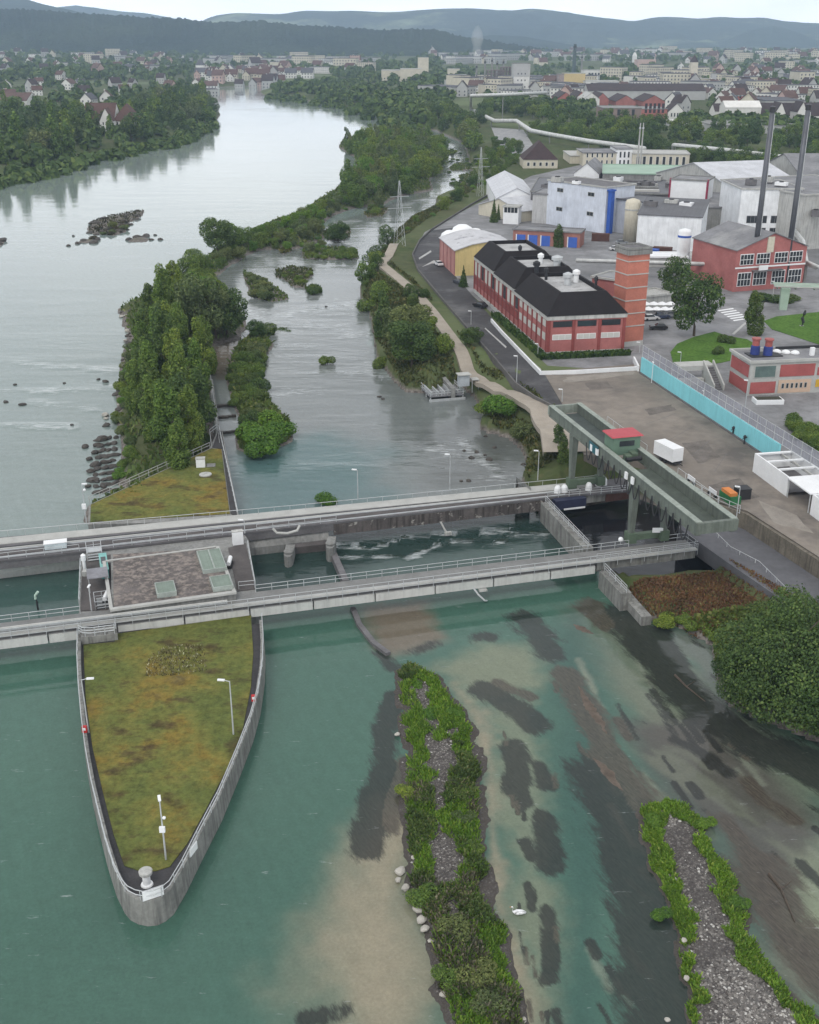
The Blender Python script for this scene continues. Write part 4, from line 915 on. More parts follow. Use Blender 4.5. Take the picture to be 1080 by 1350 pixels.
# footpath, draped over the bank
pc = resample([Vector((p.x, p.y, 0)) for p in PW([(520,322),(516,331),(503,351),(522,366),(548,388),(570,414),(600,455),(629,487),(643,497),(690,528),(714,540),(726,556),(741,571),(756,600)], 5.6)], 3.0)
V = []
for i, p in enumerate(pc):
    d = (pc[min(i+1, len(pc)-1)]-pc[max(i-1, 0)]).normalized(); nn = Vector((-d.y, d.x, 0))
    wd = 1.5+max(0, (i-len(pc)*.83))*.32
    zs = [hz(*(p+nn*s_*wd).xy) for s_ in (-1, 0, 1)]; zc = max(zs)+.22
    for s_ in (-1, 1): V.append((p.x+nn.x*s_*wd, p.y+nn.y*s_*wd, zc))
k = len(pc); mb = MB(); mb.add(V+[(x, y, z-.9) for x, y, z in V], [(2*i, 2*i+1, 2*i+3, 2*i+2) for i in range(k-1)]+[(2*i, 2*i+2, 2*k+2*i+2, 2*k+2*i) for i in range(k-1)]+[(2*i+3, 2*i+1, 2*k+2*i+1, 2*k+2*i+3) for i in range(k-1)])
struct(mb.obj('footpath', mat('path_gravel', (.34, .30, .25), .95, .15, .3)), 'pale gravel footpath on the river bank', 'path')
wall('road_parapet', 'low dark parapet along the river side of the road', [(727,533),(704,521),(680,504),(655,474),(614,428),(580,389),(551,354),(544,334),(553,316),(568,302),(622,268),(672,240)], GZ-1, GZ+.75, .35, mat('dark_parapet', (.12, .115, .11), .9, .25, .5))
for nm, pts, lab in (('front_lawn', [(884,464),(893,453),(915,444),(942,437),(960,443),(985,447),(1000,456),(985,470),(950,478),(905,484),(888,480)], 'green lawn behind the small red and white building'), ('park_lawn', [(1007,423),(1024,417),(1100,409),(1200,430),(1130,470),(1062,448),(1018,434)], 'green lawn around the steel pipe bridge support'), ('hedge_lawn', [(1058,584),(1100,600),(1140,640),(1090,600)], 'narrow green lawn beside the clipped hedge')):
    sheetpoly(nm, pts, GZ+.12, LAWN, lab, 'lawn')
for i in range(6): sheetpoly('road_marking', [(946+4*i, 409+2.6*i), (966+4*i, 406+2.6*i), (968+4*i, 407.2+2.6*i), (948+4*i, 410.2+2.6*i)], GZ+.034, WHITE, 'white zebra stripes on the factory street', 'road marking', 'structure')
for pts in ([(906,300),(909,300),(921,405),(917,405)], [(927,330),(929,330),(936,395),(933,395)], [(965,440),(990,418),(992,419),(968,441)]): sheetpoly('road_marking', pts, GZ+.03, mat('kerb_line', (.42, .42, .41), .8), 'pale kerb line along the factory street', 'road marking', 'structure')
for pts in ([(552,340),(568,330),(569,332),(553,342)], [(556,352),(572,343),(580,346),(577,350),(570,347)], [(640,432),(668,457),(667,459),(639,433)], [(688,464),(714,487),(711,489),(687,466)]): sheetpoly('road_marking', pts, GZ+.06, mat('kerb_line', (.42, .42, .41), .8), 'worn white paint on the riverside road', 'road marking', 'structure')

PANEL = MATS.get('x')
def windows(t, spec, L_, D_, wmesh={}):
    """spec rows: (side, z0, z1, n, margin, fraction of the pitch that is glass, frame material)"""
    for row in spec:
        side, z0, z1, nn, mg, fr_, fm = row[:7]; gl = row[7] if len(row) > 7 else GLASS
        ln = L_ if side in 'fb' else D_; pitch = (ln-2*mg)/nn; w_ = pitch*fr_; hh = z1-z0
        me = MB().box(-w_/2, -.06, 0, w_/2, .1, hh).mesh('window', fm)
        mb = MB(); nb_ = max(1, round(w_/1.3))
        for k in range(nb_):
            a0 = -w_/2+.09+k*(w_-.18)/nb_; mb.box(a0+.04, -.085, .1, a0+(w_-.18)/nb_-.04, .05, hh-.1)
        pm = mb.mesh('pane', gl)
        for k in range(nn):
            c_ = mg+pitch*(k+.5); o = link('window', me, t); pn = link('pane', pm, o)
            o.location, o.rotation_euler[2] = {'f': ((c_, 0, z0), 0), 'l': ((0, c_, z0), R(-90)), 'r': ((L_, c_, z0), R(90)), 'b': ((L_-c_, D_, z0), R(180))}[side]
def roofmesh(kind, L_, D_, h, rh, ov=.35, th=.25):
    mb = MB(); x0, x1, y0, y1 = -ov, L_+ov, -ov, D_+ov
    if kind == 'flat':
        mb.box(x0, y0, h, x1, y0+.4, h+.5); mb.box(x0, y1-.4, h, x1, y1, h+.5); mb.box(x0, y0+.401, h, x0+.4, y1-.401, h+.5); mb.box(x1-.4, y0+.401, h, x1, y1-.401, h+.5)
        mb.box(x0+.401, y0+.401, h, x1-.401, y1-.401, h+.2, 1)
    elif kind == 'shed':              # rises from front to back
        mb.add([(x0,y0,h),(x1,y0,h),(x1,y1,h+rh),(x0,y1,h+rh),(x0,y0,h+th),(x1,y0,h+th),(x1,y1,h+rh+th),(x0,y1,h+rh+th)], [(0,3,2,1),(4,5,6,7),(0,1,5,4),(1,2,6,5),(2,3,7,6),(3,0,4,7)])
    elif kind == 'gx':                # ridge along x
        ym = (y0+y1)/2
        for a, c_ in ((y0, ym), (y1, ym)):
            q = [(x0,a,h),(x1,a,h),(x1,c_,h+rh),(x0,c_,h+rh)]; q = q if a < c_ else q[::-1]
            mb.add(q+[(x, y, z+th) for x, y, z in q], [(3,2,1,0),(4,5,6,7),(0,1,5,4),(1,2,6,5),(2,3,7,6),(3,0,4,7)])
    elif kind == 'gy':
        xm = (x0+x1)/2
        for a, c_ in ((x0, xm), (x1, xm)):
            q = [(a,y1,h),(a,y0,h),(c_,y0,h+rh),(c_,y1,h+rh)]; q = q if a < c_ else q[::-1]
            mb.add(q+[(x, y, z+th) for x, y, z in q], [(3,2,1,0),(4,5,6,7),(0,1,5,4),(1,2,6,5),(2,3,7,6),(3,0,4,7)])
    elif kind == 'hip':
        i = min(L_, D_)*.42
        mb.add([(x0,y0,h),(x1,y0,h),(x1,y1,h),(x0,y1,h)]+([(x0+i,D_/2,h+rh),(x1-i,D_/2,h+rh)] if L_ >= D_ else [(L_/2,y0+i,h+rh),(L_/2,y1-i,h+rh)]),
               [(0,3,2,1)]+([(0,1,5,4),(1,2,5),(2,3,4,5),(3,0,4)] if L_ >= D_ else [(0,1,4),(1,2,5,4),(2,3,5),(3,0,4,5)]))
    return mb
def block(name, label, cat, A, B, depth, top=None, h=None, wm=WHITE, rm=ROOF_G, roof='flat', rh=2., win=(), zA=GZ, group=None, rm2=None, base=None, sink=1.0):
    """a building whose front wall runs from A to B (sight points at height zA); top = sight row of the eave above A, or h metres"""
    a, b_ = P(*A, zA), P(*B, zA); f_ = Frame(a, b_, GZ)
    if h is None: h = (HT(A[0], A[1], zA, top) if zA == GZ else top)-GZ
    t = f_.thing(name, label, cat, group); Ln = f_.L
    mb = MB()
    if roof == 'gy': 
        mb.add([(0,0,-sink),(Ln,0,-sink),(Ln,depth,-sink),(0,depth,-sink),(0,0,h),(Ln,0,h),(Ln,depth,h),(0,depth,h),(Ln/2,0,h+rh),(Ln/2,depth,h+rh)], [(0,3,2,1),(0,1,5,8,4),(1,2,6,5),(2,3,7,9,6),(3,0,4,7)])
    elif roof == 'gx':
        mb.add([(0,0,-sink),(Ln,0,-sink),(Ln,depth,-sink),(0,depth,-sink),(0,0,h),(Ln,0,h),(Ln,depth,h),(0,depth,h),(0,depth/2,h+rh),(Ln,depth/2,h+rh)], [(0,3,2,1),(0,1,5,4),(1,2,6,9,5),(2,3,7,6),(3,0,4,8,7)])
    elif roof == 'shed':
        mb.add([(0,0,-sink),(Ln,0,-sink),(Ln,depth,-sink),(0,depth,-sink),(0,0,h),(Ln,0,h),(Ln,depth,h+rh),(0,depth,h+rh)], [(0,3,2,1),(0,1,5,4),(1,2,6,5),(2,3,7,6),(3,0,4,7)])
    else: mb.box(0, 0, -sink, Ln, depth, h-.002)
    mb.obj('wall', wm, t)
    roofmesh(roof, Ln, depth, h, rh).obj('roof', [rm2 or rm, rm] if roof == 'flat' else rm, t)
    if base: MB().box(-.06, -.06, -sink, Ln+.06, depth+.06, base[0]).obj('base', base[1], t)
    windows(t, win, Ln, depth)
    t['w'] = Ln; return t
PBLUE = ribmat('pale_blue_cladding', (.62, .66, .74), 2.0, 0, .93)
WCLAD = ribmat('white_cladding', (.80, .82, .84), 5.0, 0, .92)
ZINC = ribmat('light_sheet_roof', (.52, .53, .56), 1.2, 0, .8, .5)
DGREY = ribmat('dark_sheet_roof', (.12, .122, .132), 1.5, 0, .75, .6)
CREAM = mat('cream_render', (.58, .54, .44), .85, .12, .2, streak=.15)
YELLOW = mat('yellow_render', (.58, .46, .21), .85, .1, .2, streak=.15)
PINK = mat('pink_render', (.45, .22, .2), .85, .15, .3, streak=.2)
RUBBLE = mat('rough_grey', (.3, .3, .3), .9, .3, .3)
WARM = glassmat('pale_blind', (.5, .49, .46), .5)
del PBLUE  # recreated with its own joints below
PBLUE = MATS['pale_blue_cladding']

# ---- the long red brick building
A, B = P(720, 470, GZ), P(822, 465, GZ); fm = Frame(A, B, GZ)
rb_ = fm.thing('brick_factory', 'long red brick factory with stepped black mansard roofs beside the riverside road', 'factory building')
LX, DY = fm.L, 68.5
secs = [(0, 27, 8.9), (27, 47, 9.3), (47, DY, 9.7)]
mb = MB()
for y0, y1, h in secs: mb.box(0, y0, -1, LX, y1, h-.9)
mb.obj('wall', BRICK, rb_)
mb = MB()
for y0, y1, h in secs: mb.box(-.18, y0-(.18 if y0 == 0 else 0), h-.9, LX+.18, y1, h)
mb.obj('cornice', CONC_L, rb_)
MB().box(-.12, -.12, -1, LX+.12, DY, 1.0).obj('base', CURB, rb_)
for y0, y1, h in secs:
    a, b_ = y0, y1-.05; i = 3.6; hr = 4.3
    o_ = [(-.3, a-(.3 if a == 0 else 0), h+.003), (LX+.3, a-(.3 if a == 0 else 0), h+.003), (LX+.3, b_, h+.003), (-.3, b_, h+.003)]
    n_ = [(i, a+i, h+hr), (LX-i, a+i, h+hr), (LX-i, b_-1.2, h+hr), (i, b_-1.2, h+hr)]
    w_ = [(x+(.5 if x < LX/2 else -.5), y+(.5 if y < (a+b_)/2 else -.5), z) for x, y, z in n_]
    v_ = [(x, y, z-.9) for x, y, z in w_]
    mb = MB(); vs = o_+n_+w_+v_; fs = []
    for k in range(3): fs += [(4*k+j, 4*k+(j+1) % 4, 4*k+4+(j+1) % 4, 4*k+4+j) for j in range(4)]
    mb.add(vs, fs); ro = mb.obj('roof', ROOF_B, rb_)
    MB().add([(x, y, z) for x, y, z in v_], [(0, 1, 2, 3)]).obj('roof_deck', mat('pale_roof_deck', (.42, .42, .42), .8, .3, .25, dirt=(.12, .12, .12), dscale=.3, dthr=(.55, .7)), ro)
PIL = mat('brick_pilaster', (.24, .06, .055), .85, .2, .3)
for x in (0.35, LX/3, 2*LX/3, LX-.35): MB().box(x-.32, -.2, 1.0, x+.32, 0, 8.0).obj('pilaster', PIL, rb_)
yy = np.linspace(.4, DY-.4, 19)
for y in yy: MB().box(-.2, y-.25, 1.0, 0, y+.25, [h for a, c_, h in secs if a <= y <= c_][0]-.9).obj('pilaster', PIL, rb_)
windows(rb_, [('f', 3.6, 4.8, 3, .6, .78, WHITE, WARM), ('f', 6.4, 7.7, 3, .6, .78, DARK), ('f', -.3, .8, 6, 4.2, .7, CURB)], LX, DY)
for k in range(18):
    y = (yy[k]+yy[k+1])/2; w_ = (yy[1]-yy[0])*.62; hh = [h for a, c_, h in secs if a <= y <= c_][0]
    for z0, z1, gl in (((3.3, 4.9, WARM), (6.3, hh-1.1, WARM)) if k < 6 else ((2.6, 4.6, PIL), (5.1, hh-1.1, WARM if k % 3 else GLASS))):
        o = MB().box(-.09, y-w_/2, z0, 0, y+w_/2, z1).obj('window', CONC_L if gl is WARM else DARK, rb_); MB().box(-.12, y-w_/2+.12, z0+.1, -.091, y+w_/2-.12, z1-.1).obj('pane', gl, o)
for x, y, s_, m in ((6, 30, 1.0, DARK), (9, 15, 1.3, STEEL), (12, 18, 1.0, WHITE), (13, 36, 1.6, STEEL), (10, 40, .9, WHITE), (6, 22, .6, DARK), (14, 10, .5, DARK), (8, 52, .6, DARK)):
    o = MB().lathe(x, y, [(s_*.6, 12.2), (s_*.6, 14.0), (s_*.9, 14.2), (s_*.9, 14.9), (s_*.2, 15.3)], 12).obj('roof_vent', m, rb_)
MB().tube([(7.5, 26.6, 9.4), (7.5, 26.4, 12.5)], .25, 6).obj('vent_pipe', STEEL, rb_)
# area in front: white retaining parapet with dark planting in the sunken court
wall('court_wall', 'low white parapet wall around the sunken court of the brick factory', [(648,420),(662,436),(713,489),(760,488),(842,483)], GZ-.5, GZ+.9, .35, WHITE)
wall('court_wall', 'white end wall of the sunken court at the turquoise wall', [(842,482),(836,470)], GZ-.5, GZ+1.3, .35, WHITE)
# ---- red tower
t = block('brick_tower', 'tall slim red brick tower with white bands at the end of the brick factory', 'tower', (820,458), (847,455), 5.0, 330, wm=mat('tower_brick', (.45, .165, .12), .85, .18, .3), rm=CONC_D, rm2=CONC, base=(1.2, CURB))
for k in range(6): z = 4.6+k*2.9; MB().box(-.12, -.12, z, t['w']+.12, 5.12, z+.22).obj('band', CURB, t)
MB().box(-.35, -.35, 20.6, t['w']+.35, 5.35, 21.6).obj('crown', CONC, t)
block('brick_annex', 'low red brick annex between the brick factory and the tower', 'annex', (781,366), (821,372), 9, 14.4, zA=14.4, wm=BRICK, rm=ROOF_G, rm2=CURB)
# ---- yellow building
A = P(600, 364, GZ); s_ = (P(581, 346, GZ)-A).normalized(); Bw = A+Vector((s_.y, -s_.x, 0))*19
fy = Frame(A, Bw, GZ); t = fy.thing('yellow_hall', 'yellow gabled hall with pink side wall and patchy pale roof', 'hall')
mb = MB().add([(0,0,-1),(19,0,-1),(19,23,-1),(0,23,-1),(0,0,7.4),(19,0,7.4),(19,23,7.4),(0,23,7.4),(9.5,0,9.6),(9.5,23,9.6),(5,0,9.0),(14,0,9.0),(5,23,9.0),(14,23,9.0)], [(0,1,5,11,8,10,4),(1,2,6,5),(2,3,7,12,9,13,6),(3,0,4,7)])
mb.obj('wall', YELLOW, t); MB().box(-.08, .0, -1, -.002, 23, 7.3).obj('side_wall', PINK, t)
for k in range(5): MB().box(-.2, k*5.6, -1, -.081, k*5.6+.5, 7.3).obj('pilaster', mat('brown_pilaster', (.3, .13, .12)), t)
pr = [(-.4, 7.3), (5, 9.0), (9.5, 9.62), (14, 9.0), (19.4, 7.3)]; mb = MB()
for (xa_, za_), (xb_, zb_) in zip(pr, pr[1:]): mb.add([(xa_,-.4,za_),(xb_,-.4,zb_),(xb_,23.4,zb_),(xa_,23.4,za_),(xa_,-.4,za_+.25),(xb_,-.4,zb_+.25),(xb_,23.4,zb_+.25),(xa_,23.4,za_+.25)], [(4,5,6,7),(0,1,5,4),(2,3,7,6),(1,2,6,5),(3,0,4,7)])
mb.obj('roof', mat('patchy_roof', (.5, .5, .52), .7, .15, .2, dirt=(.16, .16, .18), dscale=.22, dthr=(.58, .66)), t)
bp_ = A+s_*27+Vector((s_.y, -s_.x, 0))*8
t = thing('wrapped_tank', 'lumpy white wrapped silos behind the yellow hall', 'silo', (bp_.x, bp_.y, GZ), 0)
for x, y, r_, z in ((-4,0,3.2,8),(0,2,3.6,9.5),(4,1,3.0,8.4),(2,-3,2.6,7.6),(-2,-2,2.4,8.6)): MB().lathe(x, y, [(r_, 0), (r_, z-1.5), (r_*.8, z), (r_*.4, z+.8), (.1, z+1)], 12).obj('silo', WHITE, t, smooth=True)
# ---- low building with blue doors
DBLUE = mat('blue_door', (.06, .14, .5), .4, .1)
t = block('garage_building', 'low brick building with blue doors and flat grey roof', 'building', (676,322), (764,327), 8, 303, wm=mat('pink_brick', (.36, .17, .14), .85, .2, .3), rm=ROOF_G, rm2=ROOF_G)
for fx in (.06, .24, .43, .83): MB().box(t['w']*fx, -.12, 0, t['w']*(fx+.13), -.002, 3.4).obj('door', DBLUE, t); MB().box(t['w']*fx-.35, -.08, 0, t['w']*fx-.01, 0, 3.5).obj('door_post', WHITE, t)
# ---- pale blue block and its neighbours
t = block('pale_blue_block', 'large pale blue windowless factory block with four small windows', 'factory building', (720,295), (796,308), 15, 238, wm=PBLUE, rm=CONC_D, rm2=CURB)
w_ = t['w']
for fx, z in ((.17, 12.2), (.70, 12.2), (.17, 5.4), (.70, 5.4)): o = MB().box(w_*fx, -.1, z, w_*fx+3.2, .05, z+1.5).obj('window', CURB, t); MB().box(w_*fx+.15, -.13, z+.15, w_*fx+1.5, -.101, z+1.35).obj('pane', GLASS, o); MB().box(w_*fx+1.65, -.13, z+.15, w_*fx+3.05, -.101, z+1.35).obj('pane', GLASS, o)
block('blue_stair_tower', 'narrow bright blue stair tower at the corner of the pale blue block', 'tower', (798.5,308), (803,308.6), 2, 252, wm=mat('bright_blue', (.03, .1, .42), .5, .1), rm=mat('bright_blue', (.03, .1, .42)))
block('recessed_wing', 'pale grey blue wing set back right of the blue stair tower', 'factory building', (804,305), (846,312), 14, 262, wm=ribmat('grey_blue_cladding', (.47, .5, .56), 3, 0, .9), rm=DGREY)
p = P(831, 318, GZ); t = thing('cream_silo', 'cream coloured silo in front of the recessed wing', 'silo', p)
MB().lathe(0, 0, [(2.6, 0), (2.6, 13), (2.2, 13.8), (.4, 14.4)], 18).obj('shell', CREAM, t, smooth=True); MB().lathe(0, 0, [(2.75, 10.6), (2.75, 11.0)], 18).obj('band', CONC_L, t); MB().cbox(2.4, -1.2, 0, .6, .8, 13).obj('ladder', CONC_L, t)
block('white_hall', 'large white corrugated hall with a dark sheet roof sloping towards the river', 'hall', (838,327), (921,332), 17, 283, wm=WCLAD, rm=DGREY, roof='shed', rh=3.5)
t = block('white_tower_block', 'upper white wall framed in dark red above the dark sheet roof', 'factory building', (880,296), (926,299), 14, 237, wm=WHITE, rm=ROOF_G, rm2=CONC)
w_ = t['w']; h_ = HT(880, 296, GZ, 237)-GZ; REDT = mat('dark_red_trim', (.28, .03, .07), .6, .1)
for x0 in (-.6, w_): MB().box(x0, -.2, 0, x0+.6, 1.2, h_+.6).obj('side_trim', REDT, t)
t = block('long_dark_hall', 'long hall with dark roof and pale skylight strips behind the pale blue block', 'hall', (700,253), (884,257), 46, 15.5, zA=15.5, wm=CONC_D, rm=DGREY, rm2=CONC)
for k in range(4): MB().box(8, 6+k*10, 9.72, t['w']-4, 8+k*10, 10.5).obj('skylight', (WARM, CONC, CURB, CONC_D)[k], t)
for k in range(9): MB().lathe(8+k*t['w']/9.5, 22, [(.8, 9.7), (.8, 11), (1.1, 11.2), (.1, 11.8)], 10).obj('roof_vent', CONC_D, t)
block('green_roofed_shed', 'long shed with pale green roof in front of the cream facade row', 'shed', (795,229), (905,231), 40, 13, zA=13, wm=CONC, rm=mat('pale_green_roof', (.30, .42, .33), .7, .12, .1), rm2=mat('pale_green_roof', (.30, .42, .33)))
block('gabled_hall', 'white hall with light sheet roof and cream gable facing the yellow hall', 'hall', (631,283), (686,293), 42, 270, wm=CREAM, rm=ZINC, roof='gy', rh=3.6)
block('gabled_hall', 'second light roofed hall behind the cream gable, before the mansard house', 'hall', (655,262), (708,262), 62, 12, zA=12, wm=WHITE, rm=ZINC, roof='gy', rh=4)
t = block('bay_annex', 'small white annex with a dark window band on the cream gable', 'annex', (663,295), (683,296), 5, 273, wm=WHITE, rm=CURB, win=[('f', 4.2, 6.2, 4, .3, .85, DARK)])
block('grey_silo_block', 'narrow pale grey block left of the pale blue block', 'factory building', (701,294), (720,295), 16, 256, wm=mat('pale_grey_render', (.5, .5, .5), .85, .15, .2, streak=.3), rm=ROOF_G)
block('mansard_house', 'old house with dark red brown mansard roof and white dormer windows', 'house', (690,222), (735,222), 22, h=4.5, wm=CREAM, rm=mat('brown_roof', (.055, .035, .035), .85, .25, .3), roof='hip', rh=9, win=[('f', 1.2, 3.2, 5, 1, .45, WHITE)])
block('cream_row', 'cream factory facade with two rows of windows, left part', 'factory building', (768,219), (812,219), 25, 202, wm=CREAM, rm=ROOF_G, win=[('f', 1, 3.2, 6, 1, .4, WHITE), ('f', 4.5, 6.8, 6, 1, .4, WHITE)])
block('cream_row', 'taller white middle pavilion of the cream facade', 'factory building', (812,219), (833,219), 22, 197, wm=WHITE, rm=ROOF_G, win=[('f', 1, 3.2, 3, 1, .4, DARK), ('f', 4.5, 7.5, 3, 1, .4, DARK)])
block('cream_row', 'long cream facade with eight tall dark windows, right part', 'factory building', (833,220), (908,221), 22, 203, wm=CREAM, rm=CURB, win=[('f', 1.2, 5.6, 8, 1.2, .5, WHITE)])
block('grey_gable_house', 'grey roofed house with white gable left of the green roofed shed', 'house', (757,229), (790,230), 30, 10, zA=10, wm=WHITE, rm=ROOF_G, roof='gy', rh=5)
block('cream_upper_house', 'cream house with flat roof behind the cream facade row', 'house', (752,206), (790,206), 30, 10, zA=10, wm=CREAM, rm=CURB)
# right hand side
block('white_cube_block', 'big white cube of a building behind the red gabled brick building', 'factory building', (970,322), (1049,322), 26, 250, wm=WCLAD, rm=ROOF_G, rm2=CONC_L, win=[('f', 3, 5.5, 2, 2, .85, mat('grey_strip', (.4, .4, .41))), ('f', 7, 9.5, 2, 2, .85, mat('grey_strip', (.4, .4, .41)))])
block('light_roof_hall', 'wide hall with light grey roof behind the white cube', 'hall', (966,250), (1062,246), 60, 17, zA=17, wm=CONC_L, rm=ZINC, roof='gx', rh=7)
block('dark_roof_hall', 'hall with dark roof patch at the right edge behind the white cube', 'hall', (1062,240), (1160,240), 60, 18, zA=18, wm=CONC_L, rm=ROOF_G, roof='gx', rh=8)
block('grey_pipe_hall', 'grey flat hall with pipes on its roof at the right edge', 'hall', (1052,330), (1180,320), 45, 258, wm=CONC_L, rm=ROOF_G, rm2=CURB)
block('link_building', 'low grey building across the street between the white halls', 'building', (926,285), (964,286), 40, 15, zA=12, wm=CONC, rm=ROOF_G)
t = block('brick_gable_building', 'red brick building with low grey gable and white grid windows behind two steel chimneys', 'building', (966,385), (1057,378), 22, 331, wm=BRICK, rm=ROOF_G, roof='gy', rh=4.2)
w_ = t['w']
for z0, z1, xs_ in ((7.2, 10.2, (1.2, 6.4, 12.2, 17.0)), (1.4, 5.2, (1.0, 6.0, 12.0, 17.4))):
    for x in xs_:
        o = MB().box(x, -.1, z0, x+4.3, .05, z1).obj('window', WHITE, t); mb = MB()
        for i in range(4):
            for j in range(2): mb.box(x+.15+i*1.03, -.13, z0+.15+j*(z1-z0-.2)/2, x+1.03+i*1.03, -.101, z0+(j+1)*(z1-z0-.2)/2)
        mb.obj('pane', GLASS, o)
MB().box(-.1, -.14, 6.3, w_+.1, -.002, 6.7).obj('band', WHITE, t); MB().box(9.3, -.3, 10.3, 11.4, -.002, 14.5).obj('sign_panel', CREAM, t); MB().box(5.2, -1.6, 5.4, 14.5, -.141, 5.7).obj('canopy', CONC_D, t); MB().cbox(8.3, -1.0, 5.7, 2.8, .3, 1.3).obj('roof_sign', WHITE, t)
CHM = mat('chimney_steel', (.11, .115, .13), .45, .2, .3, metal=.3, streak=.3)
for u, v, vt, lab in ((990, 380, 140, 'tall slim steel chimney, the left one of the pair'), (1034, 379, 137, 'tall slim steel chimney, the right one of the pair')):
    p = P(u, v, GZ); h = HT(u, v, GZ, vt)-GZ; t = thing('steel_chimney', lab, 'chimney', p, 0, 'steel chimneys')
    MB().cyl(0, 0, 0, h, .78, .62, 16).obj('shaft', CHM, t, smooth=True); MB().cyl(0, 0, 0, 1.2, 1.4, 1.3, 12).obj('footing', CONC, t); MB().lathe(0, 0, [(.72, h-1.5), (.72, h-.2)], 16).obj('collar', DARK, t)
    MB().tube([(.8, -.2, 2), (.68, -.2, h-2)], .12, 5).obj('ladder', STEEL, t)
p = P(899, 350, GZ); t = thing('white_silo', 'short white silo with blue cap band beside the street trees', 'silo', p)
MB().lathe(0, 0, [(1.2, 0), (1.2, 3), (2.0, 4.5), (2.0, 10.2), (1.7, 10.8), (.2, 11.2)], 16).obj('shell', WHITE, t, smooth=True); MB().lathe(0, 0, [(2.06, 8.6), (2.06, 9.2)], 16).obj('band', mat('bright_blue', (.03, .1, .42)), t)
# ---- small red and white building on the right
t = block('canteen_building', 'two storey red and white building with blue and red roof vents', 'building', (985,522), (1130,515), 9, 479, wm=CURB, rm=ROOF_G, rm2=CURB)
w_ = t['w']; PBR = mat('panel_brick', (.36, .10, .095), .85, .15, .3); PGR = mat('peach_render', (.55, .40, .30), .85, .12, .3)
MB().box(.4, -.1, .4, 5.6, 0, 2.7).obj('brick_panel', PBR, t); o = MB().box(.8, -.1, 3.6, 5.4, 0, 6.0).obj('window', CURB, t); MB().box(1.0, -.13, 3.7, 5.2, -.101, 5.9).obj('pane', mat('green_glass', (.12, .17, .16), .3), o)
MB().box(6.2, -.1, 3.6, 13.4, 0, 6.0).obj('brick_panel', PBR, t); MB().box(14, -.1, 3.6, 21, 0, 5.2).obj('brick_panel', PBR, t)
MB().box(6.2, -.1, .3, 13.0, 0, 2.9).obj('render_panel', PGR, t)
for k in range(6): o = MB().box(6.8+k*.95, -.16, 1.2, 7.4+k*.95, -.101, 2.3).obj('window', CURB, t); MB().box(6.9+k*.95, -.18, 1.3, 7.3+k*.95, -.161, 2.2).obj('pane', GLASS, o)
MB().box(14, -.1, 1.2, 17.5, 0, 2.7).obj('yellow_panel', mat('yellow_paint', (.62, .38, .04), .6), t)
for z0, z1 in ((.4, 2.7), (3.6, 6.0)): MB().box(-.1, .5, z0, 0, 8.5, z1).obj('brick_panel', PBR, t)
for x, y in ((3.0, 5), (5.2, 4)):
    o = MB().lathe(x, y, [(.9, 6.8), (.9, 8.6), (.7, 8.7)], 12).obj('roof_vent', mat('vent_blue', (.03, .05, .22), .5), t); MB().lathe(x, y, [(.7, 8.72), (.7, 9.8), (.9, 9.9), (.9, 10.2)], 12).obj('vent_head', mat('vent_red', (.35, .10, .09), .6), o)
for k in range(3): MB().lathe(8.2+k*1.6, 6.2-k*.7, [(.9, 6.8), (.8, 7.1), (.4, 7.35), (.05, 7.4)], 12).obj('skylight_dome', WHITE, t)
MB().box(1.5, 3, 6.75, 8, 6.5, 6.95).obj('roof_deck', DARK, t); MB().cbox(14, 3, 6.75, .8, .6, 1.6).obj('vent_box', WHITE, t); MB().box(9, 8.2, 6.75, 20, 8.5, 7.3).obj('upstand', DARK, t)
# its outside stair
ps = P(962, 512, GZ); t = thing('outside_stair', 'white concrete outside stair at the end of the red and white building', 'stair', (ps.x, ps.y, GZ), Frame(P(985,522,GZ), P(1130,515,GZ)).rz)
for k in range(10): MB().box(-3.6, -1.0+k*.55, 0, -2.0, -.45+k*.55, .35+.33*k).obj('step', CONC_D, t)
for x in (-3.95, -1.95): MB().add([(x, -1.2, 0), (x+.3, -1.2, 0), (x+.3, 5, 0), (x, 5, 0), (x, -1.2, 1.2), (x+.3, -1.2, 1.2), (x+.3, 5, 4.6), (x, 5, 4.6)], [(0,3,2,1),(4,5,6,7),(0,1,5,4),(1,2,6,5),(2,3,7,6),(3,0,4,7)]).obj('side_wall', CURB, t)
MB().box(-9, 4.5, 2.6, -1.6, 8.0, 3.6).obj('landing', CURB, t); MB().box(-11, 3.0, 0, -4.2, 4.3, 1.3).obj('planter', CURB, t)
p = P(1012, 531, GZ); t = thing('planter_box', 'white rimmed planter in front of the red and white building', 'planter', p, R(3)); MB().box(-2.7, -1.3, 0, 2.7, 1.3, .9).obj('box', WHITE, t); MB().box(-2.4, -1.0, .9, 2.4, 1.0, .98).obj('soil', mat('soil', (.05, .05, .035), .95), t)
